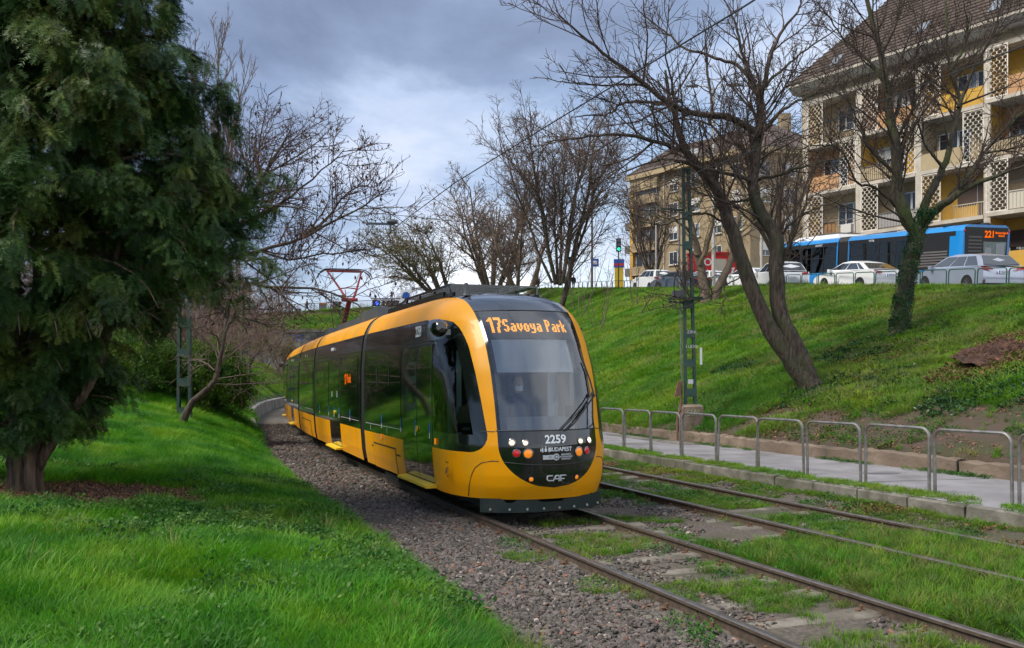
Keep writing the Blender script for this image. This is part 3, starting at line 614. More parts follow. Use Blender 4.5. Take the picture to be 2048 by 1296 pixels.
# ------------------------------------------------------------------ tram
mat('tram_yellow', (0.84, 0.345, 0.0), 0.38, coat=0.18, spec=0.3, col2=(0.78, 0.315, 0.0), scale=1.2, dirt=(0.60, 0.31, 0.02), dirt_scale=1.6, bump=.02, bscale=1.5)
mat('tram_black', (0.006, 0.009, 0.008), 0.10, coat=0.9)
mat('tram_glass_dark', (0.004, 0.010, 0.006), 0.03, spec=0.9, coat=1.0)
mat('tram_navy', (0.022, 0.030, 0.045), 0.16, coat=0.8)
mat('rubber', (0.012, 0.012, 0.013), 0.55)
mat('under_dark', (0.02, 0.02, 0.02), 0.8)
mat('skirt_teal', (0.010, 0.022, 0.022), 0.5, dirt=(0.028, 0.03, 0.026), dirt_scale=4)
mat('roof_grey', (0.06, 0.068, 0.075), 0.5, dirt=(0.10, 0.10, 0.10), dirt_scale=2)
mat('steel_bright', (0.55, 0.56, 0.57), 0.3, metal=0.9)
mat('white_print', (0.78, 0.80, 0.82), 0.5)
mat('grey_print', (0.55, 0.56, 0.58), 0.4)
mat('brown_print', (0.16, 0.075, 0.01), 0.6)
mat('blue_sticker', (0.02, 0.16, 0.62), 0.4)
mat('button_yellow', (0.85, 0.55, 0.02), 0.4)
mat('blind_white', (0.80, 0.83, 0.86), 0.8)
mat('cab_grey', (0.30, 0.33, 0.37), 0.7)
mat('cab_light', (0.62, 0.64, 0.66), 0.6)
mat('cab_dark', (0.03, 0.035, 0.04), 0.7)
mat('panto_red', (0.42, 0.045, 0.035), 0.5, dirt=(0.20, 0.03, 0.03), dirt_scale=3)
mat('lamp_red', (0.42, 0.008, 0.012), 0.25, coat=0.6, emit=(0.6, 0.01, 0.01), estr=0.15)
mat('lamp_amber', (0.75, 0.22, 0.01), 0.25, coat=0.6, emit=(0.9, 0.25, 0.01), estr=0.25)
mat('lamp_bowl', (0.35, 0.30, 0.22), 0.15, metal=0.8, emit=(1.0, 0.7, 0.35), estr=0.25)
mat('chrome_ring', (0.25, 0.26, 0.27), 0.2, metal=0.9)
emit_mat('lamp_white', (1.0, 0.88, 0.62), 3.0)
emit_mat('led_orange', (1.0, 0.37, 0.015), 1.0)
emit_mat('led_red_orange', (1.0, 0.16, 0.005), 0.55)
glass_mat('windscreen_glass', (0.88, 0.93, 0.95), 2.15)
glass_mat('cab_glass', (0.42, 0.52, 0.48), 1.5)
mat('cloth_khaki', (0.20, 0.17, 0.10), 0.9)
mat('cloth_navy', (0.02, 0.03, 0.06), 0.9)
mat('skin', (0.52, 0.32, 0.24), 0.6)
mat('hair_dark', (0.03, 0.02, 0.015), 0.7)

PEXP, DN = 2.25, 1.42
_z = [.28, .43, .6, 1.0, 1.2, 1.6, 2.0, 2.4, 2.7, 2.86, 3.03, 3.12, 3.19]
_s = [.10, .03, .0, .0, .04, .14, .28, .48, .69, .85, 1.08, 1.36, 1.85]
_w = [(.28, 1.13), (.5, 1.17), (.9, 1.20), (2.1, 1.20), (2.5, 1.175), (2.75, 1.14), (2.86, 1.10), (2.966, 1.05), (3.05, .99), (3.12, .91), (3.166, .82), (3.196, .70)]
def SB(z): return float(np.interp(z, _z, _s))
def WD(z): return float(np.interp(z, [a for a, b in _w], [b for a, b in _w]))
def nose(q, z, side=-1):
    """q in 0..1 runs round the nose, beyond 1 along the flank in metres"""
    w = WD(z); b = SB(z)
    if q <= 1: f = q * math.pi / 2; return Vector((side * w * math.sin(f) ** (2 / PEXP), b + DN * (1 - max(math.cos(f), 0) ** (2 / PEXP)), z))
    return Vector((side * w, b + DN + (q - 1), z))
def q_of_l(l, z): return math.asin(min(1, (abs(l) / WD(z)) ** (PEXP / 2))) / (math.pi / 2)
def mask_l(z):
    if z <= .435: return 0.0
    if z < 1.02: return .725 * math.sqrt(max(0, 1 - ((1.02 - z) / .585) ** 2))
    return .725 + .02 * float(sstep(2.2, 3.1, z))
def q_side(z):
    """front edge of the black flank glazing"""
    if z < .91: return .62
    q = float(np.interp(z, [1.15, 1.3, 1.66, 2.05, 2.32, 2.52, 2.67, 2.76, 2.79], [.46, .47, .49, .51, .53, .56, .61, .68, .82]))
    if z < 1.15: q += .16 * (1 - math.sqrt(max(0, 1 - ((1.15 - z) / .245) ** 2)))
    return q
ZR = sorted(set([round(v, 4) for v in list(np.arange(.28, .43, .05)) + list(np.arange(.435, 1.02, .03)) + [.905, 1.02, 1.08, 1.14, 1.2] + list(np.arange(1.28, 2.8, .08)) + [2.79, 2.83, 2.86, 2.93, 2.99, 3.05, 3.085, 3.12, 3.145, 3.166, 3.184, 3.196]]))
LA, LB, LC, GAP = 6.55, 7.05, 4.45, 0.36
def quadm(mb, a, b, c, d, mi): mb.add([a, b, c, d], [(0, 1, 2, 3)], mi)
def orient(bm):
    # open sheets: make every piece face away from the cab's middle
    c = Vector((0, 2.2, 1.5))
    for f in bm.faces:
        if f.normal.dot(f.calc_center_median() - c) < 0: f.normal_flip()
def cab_module(name, parent, detailed):
    """end module: nose at local y=0, joint at y=LA. materials: 0 yellow 1 black 2 navy"""
    shell = MB(); scr = MB(); sides_g = {-1: MB(), 1: MB()}; mask = MB(); NM, NP = 14, 7
    for sgn in (-1, 1):
        rows = []
        for z in ZR:
            qm = q_of_l(mask_l(z), z); qs = max(q_side(z), qm + .02); qe = 1 + LA - SB(z) - DN
            qs = min(qs, qe - .5)
            cols = [qm * i / NM for i in range(NM)] + [qm + (qs - qm) * i / NP for i in range(NP)] + [qs + (1.9 - qs) * i / 12 for i in range(12)] if qs < 1.8 else [qm * i / NM for i in range(NM)] + [qm + (qs - qm) * i / NP for i in range(NP)] + [qs + .02 * i for i in range(12)]
            q0 = cols[-1]; cols += [q0 + (qe - q0) * i / 8 for i in range(1, 9)]
            rows.append([nose(q, z, sgn) for q in cols])
        for r in range(len(ZR) - 1):
            z0, z1 = ZR[r], ZR[r + 1]; zm = (z0 + z1) / 2
            for c in range(len(rows[0]) - 1):
                quad = (rows[r][c], rows[r][c + 1], rows[r + 1][c + 1], rows[r + 1][c]); y = sum(p.y for p in quad) / 4
                if c < NM:
                    if zm < .435: shell.add(quad, [(0, 1, 2, 3)], 0)
                    elif zm < 1.2: mask.add(quad, [(0, 1, 2, 3)], 0)
                    elif zm < 2.86:
                        if c < NM - 1: scr.add(quad, [(0, 1, 2, 3)], 0)
                        else: mask.add(quad, [(0, 1, 2, 3)], 0)
                    else: mask.add(quad, [(0, 1, 2, 3)], 1)
                elif c < NM + NP: shell.add(quad, [(0, 1, 2, 3)], 0)
                else:
                    blk = .905 < zm < 2.79
                    if detailed and blk and 1.14 < zm < 2.5 and NM + NP <= c and y < 1.62 and (c > NM + NP): sides_g[sgn].add(quad, [(0, 1, 2, 3)], 0)
                    else: shell.add(quad, [(0, 1, 2, 3)], 1 if blk else 0)
        if sgn == -1: top_l = rows[-1]
        else: top_r = rows[-1]
    for c in range(len(top_l) - 1): mask.add([top_l[c], top_l[c + 1], top_r[c + 1], top_r[c]], [(0, 1, 2, 3)], 1)
    endp = []
    o = shell.build(name, ['tram_yellow', 'tram_black'], parent, smooth=True)
    bm = bmesh.new(); bm.from_mesh(o.data); bmesh.ops.remove_doubles(bm, verts=bm.verts, dist=.0005); bmesh.ops.recalc_face_normals(bm, faces=bm.faces); bm.to_mesh(o.data); bm.free()
    o.data.polygons.foreach_set('use_smooth', [True] * len(o.data.polygons)); o.data.set_sharp_from_angle(angle=math.radians(38))
    for b_, nm, ms in ((mask, 'nose_mask', ['tram_black', 'tram_navy']), (scr, 'windscreen', ['windscreen_glass']), (sides_g[-1], 'cab_window', ['cab_glass']), (sides_g[1], 'cab_window', ['cab_glass'])):
        if not b_.v: continue
        m_ = b_.build(nm, ms, o, smooth='full'); bm = bmesh.new(); bm.from_mesh(m_.data); bmesh.ops.remove_doubles(bm, verts=bm.verts, dist=.0005); bmesh.ops.recalc_face_normals(bm, faces=bm.faces); orient(bm); bm.to_mesh(m_.data); bm.free(); m_.data.polygons.foreach_set('use_smooth', [True] * len(m_.data.polygons))
    return o
def cross(z0=.28):
    return [(-WD(z), z) for z in ZR if z >= z0] + [(WD(z), z) for z in reversed(ZR) if z >= z0]
def mid_module(name, parent, L, doors=()):
    mb = MB(); pr = cross(); ys = sorted({0.0, L} | {d for a in doors for d in a})
    for a, b in zip(ys[:-1], ys[1:]):
        isd = any(abs(a - d0) < 1e-6 for d0, d1 in doors)
        for k in range(len(pr) - 1):
            (x0, z0), (x1, z1) = pr[k], pr[k + 1]; zm = (z0 + z1) / 2
            mi = 1 if (.905 < zm < 2.79 or (isd and .36 < zm < 2.79 and abs(x0) > .7)) else (2 if zm > 3.18 else 0)
            mb.add([(x0, a, z0), (x0, b, z0), (x1, b, z1), (x1, a, z1)], [(0, 1, 2, 3)], mi)
    n = len(pr)
    for y in (0, L): mb.add([(x, y, z) for x, z in pr], [tuple(range(n))], 1)
    mb.box(-1.0, 1.0, .02, L - .02, .26, .285, 1)
    return mb.build(name, ['tram_yellow', 'tram_black', 'roof_grey'], parent, smooth=True)
def flank(y, z, off=.0): return Vector((-WD(z) - off, y, z))
def strip_on(mb, y0, y1, z0, z1, off, n=6, mi=0, sides=(-1, 1)):
    zs = [z0 + (z1 - z0) * i / n for i in range(n + 1)]
    for a, b in zip(zs[:-1], zs[1:]):
        for sg in sides:
            P = [Vector((sg * (WD(a) + off), y0, a)), Vector((sg * (WD(a) + off), y1, a)), Vector((sg * (WD(b) + off), y1, b)), Vector((sg * (WD(b) + off), y0, b))]
            mb.add(P, [(0, 1, 2, 3)], mi)
def window(o, y0, y1, z0=1.12, z1=2.36, off=.004):
    for sg in (-1, 1):
        mb = MB(); strip_on(mb, y0, y1, z0, z1, off, 10, sides=(sg,)); w = mb.build('window', 'tram_glass_dark', o, smooth=True); fr = MB()
        for (a, b, c, d) in ((y0 - .012, y0, z0, z1), (y1, y1 + .012, z0, z1)): strip_on(fr, a, b, c, d, off + .003, 8, sides=(sg,))
        strip_on(fr, y0 - .012, y1 + .012, z0 - .014, z0, off + .003, 1, sides=(sg,)); strip_on(fr, y0 - .012, y1 + .012, z1, z1 + .012, off + .003, 1, sides=(sg,)); fr.build('frame', 'rubber', w)
def door(o, y0, y1, letters=False):
    m = (y0 + y1) / 2
    for sg in (-1, 1):
        for k, (a, b) in enumerate(((y0 + .02, m - .008), (m + .008, y1 - .02))):
            mb = MB(); strip_on(mb, a, b, .37, 2.40, .005, 18, sides=(sg,)); d = mb.build('door', 'tram_glass_dark', o, smooth=True)
            if letters and sg < 0: text('B' if k == 0 else 'A', .20, 'white_print', o, (-1.209, (a + b) / 2, 1.55), (math.radians(90), 0, math.radians(-90)), .001, .6)
        fr = MB(); strip_on(fr, y0 - .006, y0 + .008, .9, 2.42, .010, 12, sides=(sg,)); fr.build('door_edge', 'steel_bright', o)
        fr = MB(); strip_on(fr, y1 - .01, y1 + .012, .36, 2.42, .008, 12, sides=(sg,)); strip_on(fr, y0 + .008, y1 - .01, 2.40, 2.425, .009, 1, sides=(sg,)); strip_on(fr, y0 + .008, y1 - .01, .355, .37, .008, 1, sides=(sg,)); fr.build('door_seal', 'rubber', o)
        fr = MB(); strip_on(fr, m - .009, m + .009, .37, 2.4, .007, 12, sides=(sg,)); fr.build('door_gap', 'rubber', o)
        st = MB(); st.prism([(sg * 1.02, y0 - .02, .30), (sg * 1.30, y0 - .02, .30), (sg * 1.30, y0 - .02, .335), (sg * 1.02, y0 - .02, .365)], (0, 0, 0), (0, y1 - y0 + .04, 0)); st.build('door_step', 'button_yellow', o)
        b = MB(); b.lathe([(.001, -.012), (.045, -.012), (.05, 0), (.04, .012), (.001, .014)], 12, (0, 0, 0), 'x'); b.build('door_button', 'button_yellow', o, loc=(sg * 1.215, m - .06, 1.13), smooth=True)
    for yy in (y0 + .10, m + .06, y1 + .14): sticker(o, yy)
def sticker(o, y, z0=1.02, z1=1.26):
    mb = MB(); mb.add([(-1.2065, y, z0 + .09), (-1.2065, y + .045, z0 + .09), (-1.2065, y + .045, z1), (-1.2065, y, z1)], [(0, 1, 2, 3)]); s = mb.build('sticker', 'blue_sticker', o)
    mb = MB(); mb.add([(-1.2068, y + .004, z0), (-1.2068, y + .041, z0), (-1.2068, y + .041, z0 + .088), (-1.2068, y + .004, z0 + .088)], [(0, 1, 2, 3)]); mb.build('sticker_foot', 'white_print', o)
def hopper(o, y, z0=1.78, z1=2.1):
    mb = MB(); strip_on(mb, y, y + .06, z0, z1, .009, 3); mb.build('window_catch', 'rubber', o)
def bogie(o, yc, L=2.6):
    mb = MB(); mb.box(-.95, .95, yc - L / 2, yc + L / 2, .16, .27)
    for yy in (yc - .8, yc + .8):
        for sx in (-.72, .72): mb.lathe([(.06, -.05), (.28, -.05), (.30, .05), (.1, .06)], 18, (sx, yy, .30), 'x')
    mb.box(-1.05, -.85, yc - .5, yc + .5, .10, .2); mb.box(.85, 1.05, yc - .5, yc + .5, .10, .2)
    mb.build('bogie', 'under_dark', o)
def cover(o, y0, y1, stepped=True):
    """wheel cover panel with its dark joint line"""
    zt = .70
    for sg in (-1, 1):
        mb = MB(); strip_on(mb, y0, y1, .275, zt, .012, 4, sides=(sg,))
        for z0, z1 in ((.275, .49), (.49, .70)):
            for yy in (y0, y1): mb.add([(sg * (WD(z0) - .01), yy, z0), (sg * (WD(z0) + .012), yy, z0), (sg * (WD(z1) + .012), yy, z1), (sg * (WD(z1) - .01), yy, z1)], [(0, 1, 2, 3)])
        mb.build('wheel_cover', 'tram_yellow', o)
        j = MB(); strip_on(j, y0, y1, zt, zt + .028, .003, 1, sides=(sg,)); strip_on(j, y0 - .028, y0, .28, zt + .028, .003, 2, sides=(sg,))
        if stepped: strip_on(j, y0 - .33, y0 - .028, .60, .628, .003, 1, sides=(sg,)); strip_on(j, y1 + .0, y1 + .2, zt - .06, zt - .035, .003, 1, sides=(sg,))
        j.build('cover_joint', 'rubber', o)
def sec_place(o, s0, s1, base):
    (x0, y0), (x1, y1) = [tuple(map(float, sdxy(s, 0))) for s in (s0, s1)]; a = math.atan2(-(x1 - x0), y1 - y0); L = math.hypot(x1 - x0, y1 - y0)
    o.location = Vector((x0, y0, float(zp(y0)))) - base; o.rotation_euler = (math.atan2(float(zp(y1) - zp(y0)), L), 0, a); return a
SN = 10.95; S1 = SN + LA; S2 = S1 + GAP; S3 = S2 + LB; S4 = S3 + GAP; S5 = S4 + LC; S6 = S5 + GAP; S7 = S6 + LB; S8 = S7 + GAP; S9 = S8 + LA
bx, by = sdxy(SN, 0); TB = Vector((float(bx), float(by), float(zp(by))))
tram = thing('tram', 'long yellow and black articulated tram coming round the bend with headlights on', 'tram', TB)
A = cab_module('cab_module', tram, True); sec_place(A, SN, S1, TB)
B = mid_module('passenger_module', tram, LB, ((2.65, 4.25),)); sec_place(B, S2, S3, TB)
C = mid_module('passenger_module', tram, LC); sec_place(C, S4, S5, TB)
Dm_ = mid_module('passenger_module', tram, LB, ((2.75, 4.35),)); sec_place(Dm_, S6, S7, TB)
E = cab_module('cab_module', tram, False); sec_place(E, S9, S8, TB); E.rotation_euler.x *= 1
# bellows between the modules
for (sa, sb_) in ((S1, S2), (S3, S4), (S5, S6), (S7, S8)):
    mb = MB(); rows = []
    for k in range(9):
        f = k / 8; s = sa - .03 + (sb_ - sa + .06) * f; x, y = sdxy(s, 0); x2, y2 = sdxy(s + .1, 0); t = Vector((float(x2 - x), float(y2 - y), 0)).normalized(); n = Vector((t.y, -t.x, 0)); c = Vector((float(x), float(y), float(zp(y)))) - TB
        ins = .012 + .03 * (k % 2); rows.append([c + n * (px_ * (1 - ins)) + Vector((0, 0, z_ - (ins if z_ > 2.9 else 0))) for px_, z_ in cross(.30)])
    mb.grid(rows); mb.build('bellows', 'rubber', tram, smooth=False)
# ---- details on the leading module
door(A, 1.74, 3.44); window(A, 3.62, 6.30)
for yy in (4.4, 5.35): hopper(A, yy)
cover(A, 4.05, 5.75); bogie(A, 4.9); sticker(A, 5.0)
mb = MB(); strip_on(mb, 1.62, 6.5, 2.455, 2.468, .004, 1); strip_on(mb, 2.2, 6.5, 2.785, 2.80, .004, 1); mb.build('panel_line', 'rubber', A)
mb = MB(); strip_on(mb, 3.5, 6.4, 1.06, 1.068, .004, 1); mb.build('trim_line', 'grey_print', A)
for sg in (-1,):
    mb = MB(); mb.lathe([(.001, -.14), (.07, -.13), (.115, -.08), (.13, 0), (.11, .08), (.06, .13), (.001, .14)], 16, (0, 0, 0), 'y'); mb.box(-.02, .16 if sg < 0 else .02, -.05, .05, -.1, -.02) if sg < 0 else mb.box(-.16, .02, -.05, .05, -.1, -.02)
    mb.build('mirror_pod', 'tram_black', A, loc=(sg * 1.26, 1.16, 2.62), smooth=True)
text('2259', .235, 'white_print', A, (-1.178, 2.55, 2.63), (math.radians(90), 0, math.radians(-90)), .002, .72, bold=.004)
for (y, z) in ((1.52, 1.00), (5.0, .875)):
    mb = MB(); strip_on(mb, y - .05, y + .05, z - .045, z + .045, .018, 1); mb.build('side_marker', 'lamp_amber', A)
mb = MB()
for yy, zz in ((5.95, .95), (4.6, .94), (5.4, .80), (5.15, .80), (4.75, .79)): strip_on(mb, yy, yy + .018, zz, zz + .10, .005, 1)
mb.build('service_decals', 'grey_print', A)
mb = MB()
for k in range(3): mb.tube([(-1.2, .98 - .04 * t + .02 * k, .66 - .03 * k + .025 * math.sin(t * 2.2)) for t in np.linspace(-1.6, 1.6, 8)], .006, 4)
mb.build('logo', 'brown_print', A, loc=(-.004, 0, 0)); text('BKV', .06, 'brown_print', A, (-1.203, .96, .555), (math.radians(90), 0, math.radians(-90)), .001); text('a mi utunk', .035, 'brown_print', A, (-1.203, 1.0, .745), (math.radians(90), 0, math.radians(-90)), .001)
# panel joint in the yellow nose
def on_nose(l, z, off=.006):
    p = nose(q_of_l(l, z), z, -1 if l < 0 else 1); e = .02; p1 = nose(min(.999, q_of_l(abs(l) + e, z)), z, -1 if l < 0 else 1); p2 = nose(q_of_l(l, z + e), z + e, -1 if l < 0 else 1)
    u = (p1 - p).normalized(); v = (p2 - p).normalized(); n = u.cross(v)
    if n.y > 0: n = -n
    n.normalize(); return p + n * off, n
mb = MB()
for sg in (-1, 1):
    pts = [on_nose(sg * l, z, .001)[0] for l, z in ((.72, .80), (.80, .80), (.90, .77), (.96, .70), (.99, .60), (1.0, .45), (.985, .30))]; mb.tube(pts, .006, 4)
    mb.tube([on_nose(sg * l, 1.19, .001)[0] for l in (.755, .80, .86, .90)], .006, 4)
mb.build('panel_line', 'rubber', A)
for f_ in (lambda l: .79 - .05 * (1 - (l / .68) ** 2), lambda l: 1.2, lambda l: 2.865):
    mb = MB(); e = .66 if f_(0) < 1 else .74; mb.tube([on_nose(l, f_(l), .0015)[0] for l in np.linspace(-e, e, 21)], .008, 5); mb.build('mask_joint', 'rubber', A)
def lamp(l, z, r, m, nm, ring=True):
    p, n = on_nose(l, z, .0); rot = n.to_track_quat('Z', 'Y').to_euler()
    h = MB(); h.lathe([(r * 1.28, -.01), (r * 1.28, .010), (r * 1.12, .014), (r * 1.02, .006)], 20); ho = h.build(nm, 'chrome_ring' if ring else 'rubber', A, loc=p, rot=rot, smooth=True)
    if m == 'lamp_white':
        g = MB(); g.lathe([(r * 1.05, -.004), (r * .98, .007), (r * .66, .009)], 20); g.build('reflector', 'lamp_bowl', ho, smooth=True); g = MB(); g.lathe([(r * .66, .004), (r * .6, .013), (r * .3, .017), (.001, .018)], 16); g.build('lens', m, ho, smooth=True)
    else: g = MB(); g.lathe([(r * 1.05, -.004), (r * .98, .010), (r * .7, .016), (r * .3, .019), (.001, .02)], 20); g.build('lens', m, ho, smooth=True)
for sg in (-1, 1):
    lamp(sg * .565, 1.045, .043, 'lamp_white', 'headlight'); lamp(sg * .40, 1.04, .037, 'lamp_white', 'headlight')
    lamp(sg * .515, .905, .046, 'lamp_red', 'tail_lamp'); lamp(sg * .37, .90, .056, 'lamp_amber', 'indicator'); lamp(sg * .33, .56, .030, 'lamp_amber', 'fog_lamp', False)
def nose_text(body, size, l, z, m, sx=1.0, bold=0.0):
    p, n = on_nose(l, z, .012); n = Vector((n.x, n.y, n.z)); q = (n).to_track_quat('Z', 'Y').to_euler()
    return text(body, size, m, A, p, (math.pi / 2 - math.asin(max(-1, min(1, n.z))), 0, math.atan2(n.x, -n.y)), .002, sx, bold=bold)
nose_text('2259', .155, 0.01, 1.075, 'white_print', 1.0, .004); nose_text('BUDAPEST', .075, .075, .945, 'white_print', .95, .0015)
nose_text('BUDAPESTI\nKÖZLEKEDÉSI\nKÖZPONT', .030, .16, .845, 'white_print')
mb = MB(); p, n = on_nose(-.04, .845, .011)
mb.box(-.14, .04, -.001, .001, -.030, .030); mb.lathe([(.046, -.0015), (.046, .0015)], 18, (.055, 0, 0), 'y'); mb.build('badge', 'grey_print', A, loc=p)
mb = MB(); mb.lathe([(.028, -.002), (.028, .002)], 16, (.055, -.002, 0), 'y'); bo = mb.build('badge_ring', 'tram_black', A, loc=p); mb = MB(); mb.lathe([(.018, -.002), (.018, .002)], 16, (.055, -.004, 0), 'y'); mb.build('badge_ring', 'grey_print', A, loc=p); nose_text('BKK', .038, -.095, .845, 'tram_black', 1.1)
# crest: two supporters and a crowned shield
mb = MB()
for x, w, h in ((0, .030, .05), (-.045, .018, .06), (.045, .018, .06), (-.07, .012, .04), (.07, .012, .04)): mb.prism([(x - w / 2, 0, -h / 2), (x + w / 2, 0, -h / 2), (x + w * .6, 0, h * .1), (x + w * .2, 0, h / 2), (x - w * .2, 0, h / 2), (x - w * .6, 0, h * .1)], (0, 0, 0), (0, .003, 0))
mb.prism([(-.012, 0, .03), (.012, 0, .03), (0, 0, .055)], (0, 0, 0), (0, .003, 0)); p, n = on_nose(-.135, .945, .011); mb.build('crest', 'white_print', A, loc=p)
# maker's badge: three linked slanted letters
p, n = on_nose(.02, .565, .014); mb = MB()
for pts in ([(-.06, .036), (-.125, .036), (-.14, .02), (-.14, -.012), (-.125, -.028), (-.05, -.028)], [(-.06, -.04), (-.01, .036), (.03, .036), (.03, -.04)], [(-.05, -.008), (.11, -.008)], [(.055, -.04), (.055, .036), (.135, .036)]):
    for a, b in zip(pts[:-1], pts[1:]): mb.bar((a[0], 0, a[1]), (b[0], 0, b[1]), .012, .017, up=(0, 1, 0))
mb.build('maker_badge', 'grey_print', A, loc=p)
# lower plate under the nose
mb = MB(); rows = []
for k in range(25):
    l = -.90 + 1.80 * k / 24; y = DN * (1 - max(0, 1 - (abs(l) / 1.25) ** 2.4) ** (1 / 2.4)) + .14; notch = (abs(l + .02) < .20) or (-.62 < l < -.5); zt = .235 if notch else .29
    rows.append([(l, y, .105), (l, y - .008, zt)])
mb.grid(rows); mb.grid([[(a[0], a[1] + .03, a[2]) for a in r] for r in rows]); mb.build('skirt_plate', 'skirt_teal', A, smooth=False)
mb = MB()
for l in np.linspace(-.8, .8, 8): mb.lathe([(.018, -.004), (.012, .006)], 8, (float(l), DN * (1 - max(0, 1 - (abs(l) / 1.25) ** 2.4) ** (1 / 2.4)) + .128, .15), 'y')
mb.build('bolts', 'steel_bright', A); mb = MB(); mb.box(-.8, .8, .6, LA - .1, .14, .27); mb.box(-1.05, 1.05, 1.5, LA - .05, .265, .29); mb.box(-.7, .7, .3, 1.6, .262, .292); mb.build('underframe', 'under_dark', A)
# wipers
def on_off(l, z, o_): return on_nose(l, z, o_)[0]
mb = MB(); mb.tube([on_off(.58, 1.22, .02), on_off(.62, 1.25, .05), on_off(.69, 1.65, .05), on_off(.72, 1.66, .05)], .011, 6); mb.tube([on_off(.10, 1.20, .02), on_off(.12, 1.22, .05), on_off(.42, 1.45, .05), on_off(.70, 1.68, .05)], .011, 6); mb.tube([on_off(.17, 1.19, .03), on_off(.30, 1.28, .05), on_off(.73, 1.64, .06)], .012, 6)
mb.tube([on_off(.73, 1.62, .05), on_off(.715, 1.85, .035), on_off(.66, 2.12, .025)], .012, 6); mb.build('wiper', 'rubber', A, smooth=True)
# ---- cab interior
def in_nose(l, z, back): p, n = on_nose(l, z, 0); return p + Vector((0, back, 0))
cab = empty('cab_interior', parent=A)
mb = MB(); mb.grid([[in_nose(l, z, .10) for l in np.linspace(-.62, .50, 13)] for z in (1.98, 2.12, 2.28, 2.44)]); mb.build('sun_blind', 'blind_white', cab, smooth=True)
mb = MB(); mb.box(-.52, .52, .30, .8, 1.0, 1.14); mb.prism([(-.55, .30, 1.16), (-.55, .72, 1.16), (-.55, .66, 1.36), (-.55, .46, 1.32)], (0, 0, 0), (1.0, 0, 0)); mb.build('dashboard', 'cab_grey', cab, smooth=True)
mb = MB(); mb.box(-1.0, 1.0, 2.0, 2.03, .4, 2.6); mb.box(-.95, .95, .95, 2.0, .38, .42); mb.box(-1.0, 1.0, 1.2, 2.0, 2.62, 2.65); mb.build('cab_wall', 'cab_dark', cab)
mb = MB(); mb.box(.40, .56, 1.15, 1.2, 1.1, 2.3); mb.box(.62, .69, 1.05, 1.12, 1.0, 2.4); mb.box(.80, .87, 1.25, 1.4, 1.05, 2.3); mb.box(-1.02, -.98, 1.44, 1.56, 1.0, 1.75); mb.bar((-.98, 1.12, 1.1), (-.95, 1.22, 2.3), .07); mb.build('cab_pillars', 'cab_light', cab)
mb = MB(); mb.lathe([(.12, 0), (.22, .1), (.25, .28), (.2, .42), (.05, .5)], 12, (-.80, 1.22, 1.08)); mb.build('bag', 'cloth_khaki', cab, smooth=True)
mb = MB(); mb.box(-.28, .26, 1.25, 1.37, 1.1, 1.72); mb.box(-.28, .26, .95, 1.3, .95, 1.06); mb.build('driver_seat', 'cab_dark', cab)
mb = MB(); mb.box(.52, .70, .75, .79, 1.25, 1.5); mb.build('monitor', 'cab_dark', cab); mb = MB(); mb.box(-1.06, -.86, .98, 1.0, 1.15, 1.28); mb.build('route_card', 'cab_dark', cab); text('BUDAPEST', .045, 'white_print', cab, (-.97, .972, 1.2), (math.pi / 2, 0, -.5), .001, .9)
mb = MB(); mb.grid([[in_nose(l, z, .14) for l in np.linspace(-.70, .70, 15)] for z in (2.46, 2.62, 2.84)]); mb.build('sign_panel', 'cab_dark', cab, smooth=True)
# dot-matrix lettering
FONT = {'1': ['0011', '0111', '1111', '0011', '0011', '0011', '0011', '0011', '0011', '0011', '0011'], '7': ['11111', '11111', '00011', '00011', '00110', '00110', '00110', '01100', '01100', '01100', '01100'],
 'S': ['01111', '11011', '11000', '11000', '01110', '00011', '00011', '11011', '01110'], 'a': ['00000', '00000', '00000', '01110', '00011', '01111', '11011', '11011', '01111'],
 'v': ['00000', '00000', '00000', '11011', '11011', '11011', '11011', '01110', '00100'], 'o': ['00000', '00000', '00000', '01110', '11011', '11011', '11011', '11011', '01110'],
 'y': ['00000', '00000', '00000', '11011', '11011', '11011', '01111', '00011', '00011', '11110'], 'P': ['11110', '11011', '11011', '11011', '11110', '11000', '11000', '11000', '11000'],
 'r': ['0000', '0000', '0000', '1101', '1111', '1100', '1100', '1100', '1100'], 'k': ['11000', '11000', '11000', '11011', '11110', '11100', '11110', '11011', '11011'], ' ': ['000'] * 9,
 '2': ['01110', '11011', '00011', '00011', '00110', '01100', '11000', '11000', '11111']}
def led_rows(s, x0, w, h, gap=1):
    """runs of lit dots as (x, width, row)"""
    runs = []; x = 0
    for ch in s:
        g = FONT[ch]; ww = len(g[0])
        for r, row in enumerate(g):
            c = 0
            while c < ww:
                if row[c] == '1':
                    e = c
                    while e < ww and row[e] == '1': e += 1
                    runs.append((x + c, e - c, r, len(g))); c = e
                else: c += 1
        x += ww + gap
    return runs, x
led = MB()
def led_text(s, xl, ztop, dw, dh):
    runs, n = led_rows(s, xl, dw, dh)
    for (c, wd, r, nr) in runs:
        for q in range(wd):
            l0 = xl + (c + q) * dw; l1 = l0 + dw * .93; z1 = ztop - r * dh; z0 = z1 - dh * .74
            pts = [in_nose(l0, z0, .118), in_nose(l1, z0, .118), in_nose(l1, z1, .118), in_nose(l0, z1, .118)]; led.add(pts, [(0, 1, 2, 3)])
led_text('17', -.61, 2.765, .0183, .0205); led_text('Savoya', -.415, 2.735, .0160, .0200); led_text('Park', .215, 2.735, .0164, .0200)
led.build('route_sign', 'led_orange', cab, fix=False)
